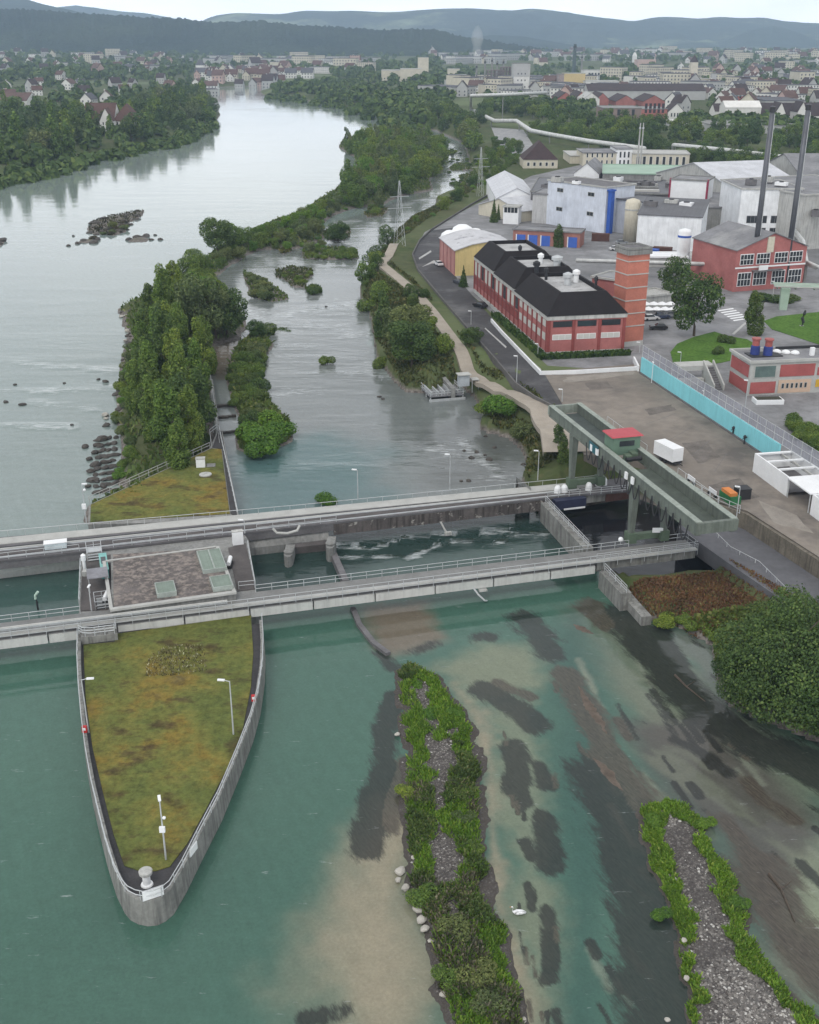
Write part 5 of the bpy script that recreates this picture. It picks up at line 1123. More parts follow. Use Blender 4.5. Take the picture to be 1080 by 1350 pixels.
# ---- turquoise wall with mesh fence on top
TQ = mat('turquoise_paint', (.23, .60, .66), .7, .08, .1, streak=.12)
a, b_ = P(844, 492, GZ), P(1024, 612, GZ); ft = Frame(a, b_, GZ)
t = ft.thing('turquoise_wall', 'long turquoise painted wall along the yard', 'wall'); MB().box(0, 0, -.5, ft.L, .35, 3.4).obj('wall_body', TQ, t); MB().box(-.02, -.3, -.5, ft.L, -.002, .35).obj('base_ledge', CONC_D, t)
def meshfence(name, label, pts, z, h, step, mfill, pz=None):
    q = PW(pts, z) if pz is None else pts; o_ = q[0].copy(); t = thing(name, label, 'fence', o_)
    q = [p-o_ for p in q]; mb = MB()
    for l in (.05, .5, .97): mb.tube([p+Vector((0, 0, h*l)) for p in q], .04, 4)
    r_ = mb.obj('rail', STEEL, t); pm = MB().cyl(0, 0, 0, h, .06, .06, 6).mesh('post', STEEL)
    for p in resample(q, step): o = link('post', pm, r_); o.location = p
    mb = MB()
    for a, b_ in zip(q, q[1:]):
        d = (b_-a); L_ = d.length; d.normalize(); n_ = max(2, int(L_/.9))
        for i in range(n_):
            s0, s1 = a+d*L_*i/n_, a+d*L_*(i+1)/n_; nn = Vector((-d.y, d.x, 0))*.012
            for lo_, hi_ in ((s0+Vector((0,0,.05)), s1+Vector((0,0,h-.05))), (s1+Vector((0,0,.05)), s0+Vector((0,0,h-.05)))):
                mb.add([lo_-nn*2, lo_+nn*2, hi_+nn*2, hi_-nn*2], [(0,1,2,3)])
    mb.obj('wire_mesh', mfill, t); return t
def screenmat(name, col, alpha):
    m, nt, b = newmat(name); b.inputs['Base Color'].default_value = (*col, 1); b.inputs['Roughness'].default_value = .7
    tr = node(nt, 'ShaderNodeBsdfTransparent'); ms = node(nt, 'ShaderNodeMixShader'); ms.inputs[0].default_value = alpha
    nt.links.new(tr.outputs[0], ms.inputs[1]); nt.links.new(b.outputs[0], ms.inputs[2]); nt.links.new(ms.outputs[0], nt.nodes['Material Output'].inputs[0]); return m
MESHW = screenmat('wire_mesh_grey', (.36, .37, .42), .55)
a2 = a+Vector((0, 0, 3.4))+ft.n*.2; b2 = b_+Vector((0, 0, 3.4))+ft.n*.2; e2 = b2+ft.d*45
tf = meshfence('mesh_fence', 'tall grey wire mesh fence on top of the turquoise wall', [a2, b2, e2], 0, 2.6, 2.8, MESHW, True)
mb = MB(); q = [Vector((0,0,0)), b2-a2, e2-a2]
for p0, p1 in zip(q, q[1:]): mb.add([p0+Vector((0,.1,.1)), p1+Vector((0,.1,.1)), p1+Vector((0,.1,2.55)), p0+Vector((0,.1,2.55))], [(0,1,2,3)])
mb.obj('screen', screenmat('fence_screen', (.33, .34, .4), .5), tf)
for k, (u, v) in enumerate(((859,505),(925,545))): 
    p = P(u, v, GZ); lamp(p.x, p.y, GZ, 4.2, ('short white lamp post at the start of the turquoise wall', 'short white lamp post midway along the turquoise wall')[k], (0, 1), .3, 'lamp posts in the yard', .06, WHITE)
for k, (u, v, lab) in enumerate(((966, 574, 'dark valve post at the turquoise wall, the first of two'), (981, 586, 'dark valve post at the turquoise wall, nearer the white carport'))):
    p = P(u, v, GZ); t = thing('valve_post', lab, 'post', p, 0, 'valve posts'); MB().lathe(0, 0, [(.14, 0), (.14, 1.2), (.3, 1.25), (.3, 1.5), (.12, 1.7)], 8).obj('post', DARK, t); MB().tube([(-.4, 0, 1.0), (.4, 0, 1.3)], .07, 5).obj('handle', DARK, t)
# ---- white open sheds at the right edge
a, b_ = P(992, 622, GZ), P(1036, 655, GZ)
fs_ = Frame(a, b_, GZ); t = fs_.thing('open_shed', 'white walled shed with open grid roof next to the turquoise wall', 'shed')
MB().box(0, 0, 0, fs_.L, .25, 3.2).obj('wall', WHITE, t); MB().box(0, .251, 0, .25, 6.5, 3.2).obj('wall', WHITE, t); MB().box(.251, 6.25, 0, fs_.L, 6.5, 3.2).obj('wall', WHITE, t)
for k in range(4): MB().box(.252+k*fs_.L/3.1, .252, 3.0, .62+k*fs_.L/3.1, 6.248, 3.25).obj('beam', WHITE, t)
MB().box(.26, .26, .5, fs_.L-.2, 6.2, .6).obj('floor', CONC_D, t); MB().box(.26, 4.4, 2.6, fs_.L-.3, 4.6, 2.95).obj('beam', CURB, t)
a = fs_.A+fs_.d*fs_.L; t = thing('carport', 'flat white carport roof on thin posts beside the open shed', 'carport', (a.x, a.y, GZ), fs_.rz)
MB().box(.1, -.3, 3.1, 6.8, 6.8, 3.3).obj('roof', WHITE, t)
for x in (.4, 6.5):
    for y in (.0, 6.5): MB().cyl(x, y, 0, 3.1, .09, .09, 6).obj('post', STEEL, t)
a = fs_.A+fs_.d*(fs_.L+7); t = thing('open_shed', 'white walled shed at the right picture edge beyond the carport', 'shed', (a.x, a.y, GZ), fs_.rz)
MB().box(0, 0, 0, 12, .25, 3.2).obj('wall', WHITE, t); MB().box(0, .251, 0, .25, 6.5, 3.2).obj('wall', WHITE, t); MB().box(.26, .26, 2.6, 12, 6.5, 2.8).obj('roof', DARK, t)
# ---- trailer, barriers, skips
def boxtruck(u, v, rz):
    p = P(u, v, GZ+.08); t = thing('box_trailer', 'white box trailer parked in the yard behind the crane', 'trailer', p, rz); t.scale = (.82, .86, .86)
    MB().box(-3.0, -1.25, .9, 3.0, 1.25, 3.5).obj('body', WHITE, t); MB().box(2.99, -1.1, 1.0, 3.05, 1.1, 3.4).obj('door', CURB, t)
    MB().box(-3.2, -.9, .55, 3.1, .9, .899).obj('chassis', DARK, t); MB().tube([(-3.2, 0, .7), (-4.6, 0, .55)], .09, 6).obj('drawbar', DARK, t)
    for x in (-.6, .6):
        for y in (-1.2, 1.0):
            w_ = MB().tube([(x, y, .45), (x, y+.22, .45)], .45, 14).obj('wheel', DARK, t)
boxtruck(880, 608, math.radians(-64)+math.pi)
for u, v, lab in ((911, 637, 'white barrier board beside the trailer'), (939, 654, 'white barrier board beside the green skip')):
    p = P(u, v, GZ+.08); t = thing('barrier_board', lab, 'barrier', p, cf.rz+R(180), 'barrier boards')
    MB().box(-1.1, -.06, .5, 1.1, .06, 1.15).obj('board', WHITE, t)
    for x in (-.9, .9): MB().cbox(x, 0, 0, .12, .6, .5).obj('foot', DARK, t)
t = boxthing('waste_skip', 'green waste skip with orange load near the crane end', 'skip', 962, 660, GZ+.08, 3.4, 1.7, 1.2, mat('skip_green', (.03, .16, .06), .6), cf.rz)
MB().cbox(0, .2, 1.2, 2.6, 1.2, .5).obj('load', mat('orange_load', (.62, .22, .06), .7), t)
boxthing('waste_skip', 'black waste container beside the green skip', 'skip', 978, 656, GZ+.08, 2.0, 1.8, 1.6, DARK, R(10), DARK)
p = P(888, 598, GZ); 
for k, (u, v, vt, lab) in enumerate(((970, 690, 640, 'lamp post with small lamp at the yard edge near the crane end'), (681, 506, 468, 'thin lamp post between the footpath and the road'), (741, 530, 512, 'short lamp post at the near corner of the yard'), (621, 428, 409, 'thin lamp post beside the road opposite the brick factory'), (709, 470, 452, 'thin post at the near corner of the brick factory'), (982, 540, 500, 'lamp post in front of the red and white building'), (897, 478, 465, 'thin post on the lawn edge behind the turquoise wall'), (1018, 398, 370, 'lamp post before the brick gable building'), (843, 465, 450, 'lamp post at the foot of the brick tower'))):
    p = P(u, v, GZ); lamp(p.x, p.y, GZ-.3, max(2.5, HT(u, v, GZ, vt)-GZ), lab, (-1, .3), .4, 'lamp posts in the yard', .07)
meshfence('bank_fence', 'thin wire fence between the lower road and the dark basin', [(935,705),(962,732),(1000,752),(1036,788)], 3.0, 1.4, 3.0, MESHW)
meshfence('yard_fence', 'green wire fence along the yard edge below the crane girder', [(905,640),(945,664),(975,677)], GZ, 1.3, 2.0, screenmat('green_mesh', (.05, .09, .05), .6))
# ---- cars
def car(u, v, rz, col, label, group='cars', z=GZ+.05):
    p = P(u, v, z); t = thing('parked_car', label, 'car', p, rz, group); m = mat('car_'+label.split()[0], col, .3, .05, 1, spec=.5)
    pr = [(-2.1,.35),(-2.15,.75),(-1.9,.95),(-1.4,1.0),(.9,.98),(1.9,.82),(2.15,.6),(2.15,.35)]; mb = MB(); n_ = len(pr)
    mb.add([(x, -.85, z_) for x, z_ in pr]+[(x, .85, z_) for x, z_ in pr], [tuple(range(n_)), tuple(range(2*n_-1, n_-1, -1))]+[(i, n_+i, n_+(i+1) % n_, (i+1) % n_) for i in range(n_)]); mb.obj('body', m, t)
    MB().loft([(-1.7,-.78,.97),(.9,-.78,.97),(.9,.78,.97),(-1.7,.78,.97)], [(-1.2,-.62,1.45),(.2,-.62,1.45),(.2,.62,1.45),(-1.2,.62,1.45)]).obj('cabin_glass', GLASS, t)
    MB().box(-1.22, -.63, 1.452, .22, .63, 1.49).obj('roof', m, t)
    for x in (-1.3, 1.35):
        for y in (-.87, .67): MB().tube([(x, y, .33), (x, y+.2, .33)], .33, 12).obj('wheel', DARK, t)
car(578, 350, R(110), (.7, .7, .71), 'white car on the riverside road beside the yellow hall')
car(605, 374, R(118), (.05, .055, .07), 'dark car parked before the small dark conifer by the yellow hall')
car(633, 405, R(128), (.02, .02, .022), 'black car parked along the brick factory wall')
car(957, 368, R(95), (.72, .72, .7), 'white car with dark roof on the factory street')
car(868, 434, R(175), (.015, .015, .017), 'black car parked under the round street tree')
# ---- pipe bridge with supports, steel pipe bridge on the right
def pipeline(name, label, pts, z, r_, sup, dz=GZ, n=2):
    q = PW(pts, z) if not isinstance(z, (list, tuple)) else [P(u, v, zz) for (u, v), zz in zip(pts, z)]
    o_ = Vector((q[0].x, q[0].y, 0)); t = thing(name, label, 'pipe bridge', o_); q = [p-o_ for p in q]
    for k in range(n): MB().tube([p+Vector((0, k*r_*2.6, -k*.4)) for p in q], r_, 8).obj('pipe', mat('pipe_grey_white', (.56, .57, .56), .6) if k == 0 else CONC_L, t, smooth=True)
    pm = {}
    for p in resample(q, sup)[1:-1]:
        h = p.z-r_-dz
        if h > 1: MB().box(-.35, -.35, 0, .35, .35, h).obj('support', CONC, t).location = (p.x, p.y, dz)
    return t
pipeline('pipe_bridge', 'long pale pipe bridge winding from the wooded bank to the factory', [(720,122),(680,124),(621,126),(621,144),(628,147),(652,159),(681,159),(700,172),(730,178),(776,186),(850,196)], [26,26,26,12,12,12,12,12,12,12,12], 1.35, 55)
pipeline('pipe_bridge', 'straight pale pipe bridge behind the cream facade running right', [(889,203),(889,191),(960,198),(1051,209),(1150,221)], [8,14,14,14,14], 1.1, 40)
pipeline('pipe_bridge', 'low grey pipe run crossing from the tower to the brick gable building', [(760,343),(826,345),(905,347),(965,349)], 11.0, .5, 14)
a = P(1032, 408, GZ); t = thing('steel_pipe_bridge', 'green steel pipe bridge with white pipes at the right edge', 'pipe bridge', a, R(-10))
MB().loft([(-.9,-.9,0),(.9,-.9,0),(.9,.9,0),(-.9,.9,0)], [(-1.1,-1.1,5.6),(1.1,-1.1,5.6),(1.1,1.1,5.6),(-1.1,1.1,5.6)]).obj('support', mat('pale_green_steel', (.36, .47, .38), .6, .1), t)
for k in range(6): MB().tube([(-3, -2+k*.9, 6.2+.1*(k % 2)), (40, -2+k*.9, 6.2+.1*(k % 2))], .17, 6).obj('pipe', (CURB, mat('pale_green_steel', (.36, .47, .38)))[k % 2], t)
for k in range(9): MB().box(-2.5+k*4.5, -2.4, 5.75, -2.2+k*4.5, 3, 6.0).obj('cross_beam', mat('crane_green_dark', (.10, .14, .095)), t)
p = P(1057, 430, GZ); t = thing('garden_statue', 'thin dark twisted sculpture on the lawn by the pipe bridge', 'sculpture', p); MB().tube([(0,0,0),(.3,0,1),(-.1,.1,2),(.25,0,3),(.4,0,3.9)], [.3,.35,.4,.4,.2], 8).obj('figure', DARK, t); MB().cbox(0, 0, 0, 1, 1, .15).obj('plinth', CONC, t)
# umbrellas in the court between tower and trees
for k in range(8):
    p = P(850+11*(k % 4)+4*(k//4), 412+7*(k//4), GZ); t = thing('parasol', 'white parasol in the seating court beside the brick tower', 'parasol', p, 0, 'white parasols beside the brick tower')
    MB().cyl(0, 0, 0, 2.4, .05, .05, 6).obj('pole', STEEL, t); MB().lathe(0, 0, [(1.5, 2.2), (.8, 2.55), (.05, 2.85)], 8).obj('canopy', WHITE, t)
block('glass_pavilion', 'low pale grey pavilion in the court beside the brick tower', 'pavilion', (850,408), (884,404), 7, 392, wm=CONC_L, rm=CONC_L, rm2=CONC_L)
block('loading_canopy', 'low white loading shed beside the white silo', 'shed', (856,352), (905,352), 8, 340, wm=CURB, rm=WHITE, rm2=WHITE)
# ---- steel fish trap on the bank of the side channel
a = P(588, 528, 0.0); t = thing('trap_platform', 'grey steel trap platform standing in the side channel at the bank', 'platform', (a.x, a.y, 0), R(15))
MB().box(-3.5, 0, .9, 4.0, 7, 1.1).obj('deck', mat('grating', (.2, .2, .21), .7), t)
for x in (-3.3, 3.8):
    for y in (.2, 3.5, 6.8): MB().cyl(x, y, -2, 1.2, .14, .14, 6).obj('leg', STEEL, t)
railing(t, [(-3.5,7,1.1),(-3.5,0,1.1),(4,0,1.1),(4,7,1.1)], 1.1, 1.2, (1.,.5), .06)
for k in range(5): MB().box(-3+k*1.4, .4, 1.1, -2.8+k*1.4, 6.5, 1.8).obj('rack', STEEL, t)
MB().box(-3.7, -.4, -.4, 4.2, -.1, .5).obj('beam', STEEL, t)
t = thing('trap_hut', 'small pale hut with a flat roof above the steel trap platform', 'hut', P(611, 508, 3.0), R(15)); MB().box(-1.1, -.8, 0, 1.1, .8, 2.4).obj('body', mat('hut_grey', (.4, .43, .46), .6), t); MB().box(-1.4, -1.1, 2.4, 1.4, 1.1, 2.55).obj('roof', CURB, t); MB().box(1.6, -1, 1.2, 3.2, .8, 1.35).obj('shelf', CURB, t)
for x in (1.7, 3.1): MB().cyl(x, -.8, -1.5, 1.2, .07, .07, 6).obj('leg', STEEL, t)
wall('channel_wall', 'straight concrete wall leading to the steel trap platform', [(567,476),(598,512)], 0, 2.6, .9, CONC)
# pylons
def pylon(u, v, vt, z, label, wd):
    p = P(u, v, z); h = HT(u, v, z, vt)-z; t = thing('lattice_pylon', label, 'pylon', p, R(20), 'lattice pylons'); mb = MB(); n_ = 9
    c_ = lambda k: wd*(1-k/n_)+.25
    for sx_, sy_ in ((-1,-1),(1,-1),(1,1),(-1,1)): mb.tube([(sx_*c_(0)/2, sy_*c_(0)/2, 0), (sx_*.12, sy_*.12, h)], .06, 4)
    for k in range(n_):
        a, b_ = c_(k)/2, c_(k+1)/2; z0, z1 = h*k/n_, h*(k+1)/n_
        for (x0, y0), (x1, y1) in (((-1,-1),(1,-1)),((1,-1),(1,1)),((1,1),(-1,1)),((-1,1),(-1,-1))): mb.tube([(x0*a, y0*a, z0), (x1*b_, y1*b_, z1)], .03, 4)
    mb.obj('lattice', STEEL, t)
    for zz, ll in ((.62, 4.2), (.78, 3.4)): MB().tube([(-ll, 0, h*zz), (ll, 0, h*zz)], .08, 4).obj('cross_arm', STEEL, t)
pylon(527, 332, 238, 4.0, 'grey lattice pylon at the bend of the footpath', 3.2); pylon(633, 262, 194, 5.0, 'thin grey lattice pylon on the wooded bank by the gabled halls', 2.2)
for u, lab in ((840, 'left one of two thin antenna masts by the cream facade'), (844, 'right one of two thin antenna masts by the cream facade')):
    p = P(u, 222, GZ); t = thing('antenna_mast', lab, 'mast', p, 0, 'antenna masts'); h = HT(u, 222, GZ, 162)-GZ; MB().cyl(0, 0, 0, h, .55, .3, 8).obj('shaft', CONC_L, t); MB().lathe(0, 0, [(.6, h-3), (.6, h-2.2)], 8).obj('collar', STEEL, t)
# red brown bank below the basin
sprinkle([(p.x, p.y) for p in PW([(812,770),(850,762),(960,752),(1030,792),(1040,810),(960,826),(900,822),(862,808)], 2)], 2, 11000, .28, .22, 61, 'bank_undergrowth', leafmat('red_brown_leaf', [(.10, .05, .035), (.16, .085, .055), (.20, .12, .065), (.17, .17, .07)], .15), 'low red brown undergrowth on the bank below the crane', 'undergrowth', zf=height)

# worn patches, joints and clutter of the works
PATCH = mat('tar_patch', (.15, .132, .117), .8, .3, .5); PALEP = mat('pale_patch', (.27, .243, .212), .85, .2, .4)
for pts, m_, lab in (([(770,505),(800,503),(808,512),(778,515)], PATCH, 'dark repair patch in the far part of the yard'), ([(742,498),(835,489),(838,494),(748,505)], PALEP, 'pale concrete strip in front of the white parapet wall'), ([(900,585),(930,580),(952,604),(920,612)], PATCH, 'dark damp patch beside the open shed'), ([(930,640),(975,632),(1000,655),(960,668)], PATCH, 'dark damp patch near the crane end'), ([(1000,660),(1050,680),(1075,705),(1020,690)], PALEP, 'pale concrete patch below the carport'), ([(850,540),(885,534),(892,541),(857,548)], PATCH, 'dark repair patch along the middle of the yard')):
    q = PW(pts, GZ); c_ = sum((v for v in q), Vector())/len(q); rr_ = []
    for i in range(len(q)):
        a, b_ = q[i], q[(i+1) % len(q)]
        for t_ in (0, .25, .5, .75): p_ = a.lerp(b_, t_); rr_.append(p_+(p_-c_)*random.uniform(-.12, .08))
    o = MB().prism([(p_.x, p_.y) for p_ in rr_], GZ-.2, GZ+.084).obj('yard_patch', m_); struct(o, lab, 'yard patch')
for k in range(7):
    a, b_ = P(762+30*k, 497+21*k, GZ), P(826+22*k, 491+18*k, GZ); f_ = Frame(a, b_, GZ); o = MB().box(0, 0, -.1, f_.L, .06, .087).obj('slab_joint', CONC_D); o.location = f_.A; o.rotation_euler[2] = f_.rz; struct(o, 'dark joint line across the concrete yard', 'joint')
def roofunit(u, v, z, lx, ly, lz, rz, lab, m_=None):
    p = P(u, v, z); t = thing('roof_unit', lab, 'roof unit', p, rz, 'roof units on the factory halls'); MB().cbox(0, 0, 0, lx, ly, lz).obj('housing', m_ or CONC_L, t); MB().lathe(0, 0, [(min(lx, ly)*.35, lz), (min(lx, ly)*.35, lz+.3), (.1, lz+.35)], 10).obj('fan', DARK, t); MB().box(-lx*.52, -ly*.52, -.1, lx*.52, ly*.52, .12).obj('base', CONC_D, t)
for k, (u, v, z) in enumerate(((735,240,23),(760,243,23),(858,272,18.6),(885,268,19.4),(905,272,18.8),(990,243,24.5),(1012,240,24.5),(1030,245,24.5),(720,247,15.8),(770,240,15.8),(815,240,15.8),(850,246,15.8),(868,238,15.8),(1070,262,19),(1075,285,17))): roofunit(u, v, z, random.uniform(2, 4.5), random.uniform(1.6, 3), random.uniform(1, 2.2), random.uniform(-.2, .2)-.5, 'grey ventilation unit on one of the factory hall roofs', (CONC_L, WHITE, CONC_D)[k % 3])
pipeline('pipe_rack', 'rack of thin pipes across the factory street between the white halls', [(922,322),(966,322)], 11, .3, 9, n=4)
pipeline('pipe_rack', 'rack of thin pipes along the factory street beside the white hall', [(924,345),(926,318),(928,292)], 9, .28, 9, n=4)
pipeline('pipe_rack', 'white pipes climbing along the grey hall at the right edge', [(1046,300),(1060,318),(1064,345),(1080,352)], 12, .45, 9, n=3)
for k, (u, v, rz_) in enumerate(((858,422,.2),(872,420,.2),(886,418,.2),(930,358,1.5),(944,300,1.5),(820,322,.1),(812,330,.1),(690,318,-.6),(1000,352,.1))): car(u, v, rz_, ((.6,.6,.6),(.03,.04,.08),(.25,.26,.27))[k % 3], ('silver','blue','grey')[k % 3]+' car parked between the factory buildings', 'cars parked between the factory buildings')
for k, (u, v, m_) in enumerate(((842,338,'bright_blue'),(860,336,'rust'),(930,305,'pale_grey_render'),(780,318,'rust'),(950,330,'pale_green_steel'))):
    p = P(u, v, GZ); t = thing('container', ('blue','rust brown','pale grey','rust brown','pale green')[k]+' steel container parked between the factory halls', 'container', p, -.45+k*.1, 'containers between the factory halls'); MB().box(0, 0, 0, 6, 2.4, 2.5).obj('body', MATS[m_], t); MB().box(-.05, .1, .1, -.001, 2.3, 2.4).obj('door', CONC_D, t)
sheetpoly('rail_cutting', [(648,168),(690,171),(706,196),(694,214),(672,204),(655,186)], GZ+.02, RUBBLE, 'grey gravel cutting beside the winding pipe bridge', 'ground', 'structure')
# ================================================================== PLANTS
LM_MID = leafmat('mid_green_leaf', [(.066, .115, .024), (.115, .185, .036), (.168, .245, .05), (.23, .29, .07)])
LM_DARK = leafmat('dark_green_leaf', [(.038, .074, .022), (.063, .112, .031), (.094, .153, .042), (.135, .185, .056)])
LM_LIME = leafmat('light_green_leaf', [(.06, .135, .018), (.095, .2, .025), (.13, .25, .035), (.19, .29, .06)])
LM_GREY = leafmat('willow_leaf', [(.07, .10, .04), (.11, .15, .058), (.152, .195, .08), (.205, .24, .11)])
LM_BRN = leafmat('brown_shrub_leaf', [(.035, .03, .018), (.06, .05, .03), (.085, .075, .045), (.11, .11, .05)])
def leafcloud(rng, lobes, n, leaf, flat=.85, up=.45):
    c = np.array([l[:3] for l in lobes]); r = np.array([l[3:6] for l in lobes])
    wgt = (r[:, 0]*r[:, 1]+r[:, 0]*r[:, 2]+r[:, 1]*r[:, 2]); wgt = wgt/wgt.sum(); P_ = np.zeros((0, 3)); N_ = np.zeros((0, 3))
    while len(P_) < n:
        k = rng.choice(len(lobes), n*2, p=wgt); d = rng.normal(size=(n*2, 3)); d /= np.linalg.norm(d, axis=1)[:, None]
        rad = 1-np.abs(rng.normal(0, .16, n*2)); rad = np.where(rng.random(n*2) < .17, rng.uniform(.3, 1.2, n*2), rad)
        p = c[k]+d*r[k]*rad[:, None]; ok = p[:, 2] > 0.05
        for j in range(len(lobes)):
            q = ((p-c[j])/r[j]); ok &= ~((np.sum(q*q, 1) < .5) & (k != j))
        P_ = np.concatenate([P_, p[ok]]); N_ = np.concatenate([N_, d[ok]])
    P_, N_ = P_[:n], N_[:n]
    nn = N_*flat+rng.normal(0, .5, (n, 3)); nn[:, 2] += up; nn /= np.linalg.norm(nn, axis=1)[:, None]
    t = np.cross(nn, rng.normal(size=(n, 3))); t /= np.linalg.norm(t, axis=1)[:, None]; b_ = np.cross(nn, t)
    s = (leaf*rng.uniform(.55, 1.35, n))[:, None]*.5; q = s*rng.uniform(.45, .8, n)[:, None]
    V = np.stack([P_-t*s, P_+b_*q, P_+t*s, P_-b_*q], 1).reshape(-1, 3); V[:, 2] = np.maximum(V[:, 2], .02)
    return V, np.arange(4*n).reshape(-1, 4)
def make_lobes(rng, h, w_, base, k, kind):
    L_ = []
    if kind == 'round':
        L_.append((0, 0, base+(h-base)*.5, w_*.3, w_*.3, (h-base)*.36))
        for i in range(k):
            a = rng.uniform(0, 6.28); z = rng.uniform(.1, .9); rr = w_*.5*math.sin(math.pi*(.2+.62*z))*rng.uniform(.55, 1.0); s = rng.uniform(.13, .28)*w_
            L_.append((rr*math.cos(a), rr*math.sin(a), base+(h-base)*z, s, s, s*rng.uniform(.7, 1.0)))
    elif kind == 'tall':
        for i in range(k):
            z = i/(k-1); a = rng.uniform(0, 6.28); env = w_*.5*(.55+.75*math.sin(math.pi*min(1, .15+.8*z)))*.62; s = w_*rng.uniform(.2, .3)*(1.1-.5*z)
            L_.append((env*rng.uniform(.2, .8)*math.cos(a), env*rng.uniform(.2, .8)*math.sin(a), base+(h-base)*(.08+.84*z), s, s, s*rng.uniform(1.2, 1.8)))
    elif kind == 'cone':
        for i in range(k):
            z = i/(k-1); s = w_*.5*(1-z*.92); L_.append((0, 0, base+(h-base)*z*.95, s, s, (h-base)/k*.9))
    else:  # bush
        for i in range(k):
            a = rng.uniform(0, 6.28); rr = w_*.5*math.sqrt(rng.uniform(0, .55)); s = rng.uniform(.22, .34)*w_
            L_.append((rr*math.cos(a), rr*math.sin(a), h*rng.uniform(.3, .62), s, s, h*rng.uniform(.28, .42)))
    return L_
def trunkmesh(rng, h, w_, base, r_):
    mb = MB(); top = base+(h-base)*.6
    pts = [Vector((rng.normal(0, .12)*i, rng.normal(0, .12)*i, top*i/4-.3*(i == 0))) for i in range(5)]
    mb.tube(pts, [r_*(1-.17*i) for i in range(5)], 7)
    for i in range(6):
        s_ = pts[2].lerp(pts[4], rng.uniform(0, .9)) if base > .5 else pts[1].lerp(pts[3], rng.uniform(0, .9)); a = rng.uniform(0, 6.28)
        e = s_+Vector((math.cos(a)*w_*.36, math.sin(a)*w_*.36, (h-base)*rng.uniform(.12, .3))); mb.tube([s_, s_.lerp(e, .5)+Vector((0, 0, .2)), e], [r_*.4, r_*.28, r_*.1], 5)
    return mb
PROTO = {}
def proto(key, name, kind, h, w_, base, k, n, leaf, m, seed, parts=True):
    rng = np.random.default_rng(seed); V, Fc = leafcloud(rng, make_lobes(rng, h, w_, base, k, kind), n, leaf)
    tb = trunkmesh(rng, h, w_, base, max(.08, w_*.035))
    if parts: PROTO[key] = (name, h, w_, fastmesh('crown', V, Fc, m), tb.mesh('trunk', BARK))
    else:
        me = bpy.data.meshes.new(name); nv = len(V); vs = [tuple(v) for v in V]+tb.v
        me.from_pydata(vs, [], [tuple(f) for f in Fc]+[tuple(i+nv for i in f) for f in tb.f]); me.materials.append(m); me.materials.append(BARK)
        me.polygons.foreach_set('material_index', [0]*len(Fc)+[1]*len(tb.f)); me.update(); PROTO[key] = (name, h, w_, me, None)
def tree(key, x, y, z, s, label, cat, group=None, rz=None, sz=None):
    name, h, w_, cm, tm = PROTO[key]; rz = random.uniform(0, 6.28) if rz is None else rz; sc = (s, s, s*(sz or random.uniform(.88, 1.15)))
    if tm is None:
        o = link(name, cm); tag(o, label, cat, group); o.location = (x, y, z); o.rotation_euler = (0, 0, rz); o.scale = sc; return o
    t = thing(name, label, cat, (x, y, z), rz, group); t.scale = sc
    link('crown', cm, t); link('trunk', tm, t); return t
random.seed(5)
for i in range(3): proto(f'tall{i}', 'tall_tree', 'tall', 13, 6.5, 1.0, 13, 7000, .46, (LM_MID, LM_MID, LM_DARK)[i], 10+i)
for i in range(3): proto(f'round{i}', 'broadleaf_tree', 'round', 9, 8, 1.2, 18, 6500, .46, (LM_MID, LM_DARK, LM_GREY)[i], 20+i)
for i in range(4): proto(f'bush{i}', 'bush', 'bush', 3.2, 5, 0, 8, 2600, .36, (LM_MID, LM_DARK, LM_GREY, LM_LIME)[i], 30+i)
for i in range(4): proto(f'far{i}', 'bank_tree', 'round', 12, 10, 1.0, 16, 1500, 1.05, (LM_MID, LM_DARK, LM_DARK, LM_GREY)[i], 40+i, False)
for i in range(2): proto(f'fart{i}', 'bank_tree', 'tall', 15, 8, 1.0, 11, 900, 1.3, (LM_MID, LM_DARK)[i], 50+i, False)
proto('mid3', 'wood_tree', 'round', 8, 8, .4, 14, 2800, .58, LM_LIME, 64); proto('brown', 'bush', 'bush', 2.4, 5, 0, 8, 900, .5, LM_BRN, 39)
for i in range(3): proto(f'mid{i}', 'wood_tree', 'round', 9, 8.5, .5, 16, 3000, .6, (LM_MID, LM_DARK, LM_GREY)[i], 60+i)
for i in range(2): proto(f'midt{i}', 'wood_tree', 'tall', 11, 6.5, .5, 12, 2600, .58, (LM_MID, LM_GREY)[i], 66+i)
proto('big0', 'large_tree', 'round', 11, 11, .6, 34, 26000, .32, LM_DARK, 71); proto('big1', 'large_tree', 'round', 10, 10, .4, 30, 22000, .31, LM_DARK, 72)
proto('street', 'street_tree', 'round', 11, 9, 3.0, 16, 4500, .6, LM_DARK, 74); proto('poplar', 'poplar_tree', 'cone', 9, 2.8, .5, 9, 1600, .45, LM_DARK, 75)
proto('conifer', 'conifer', 'cone', 8, 3.4, .4, 10, 1600, .45, LM_DARK, 76); proto('thuja', 'thuja_bush', 'tall', 7, 5, .3, 10, 2200, .45, LM_DARK, 77)
def TP(key, u, v, vt, label, cat='tree', z=None, group=None, wid=None):
    """a tree with its foot at sight point (u, v) and its top at row vt"""
    p = P(u, v, 4.0 if z is None else z); zz = hz(p.x, p.y) if z is None else z; p = P(u, v, zz); zz = hz(p.x, p.y) if z is None else z
    h = HT(u, v, zz, vt)-zz; nm, ph, pw = PROTO[key][:3]; s = h/ph; wd = s if wid is None else wid/pw
    t = tree(key, p.x, p.y, zz-.1, 1, label, cat, group); t.scale = (wd, wd, s); return t
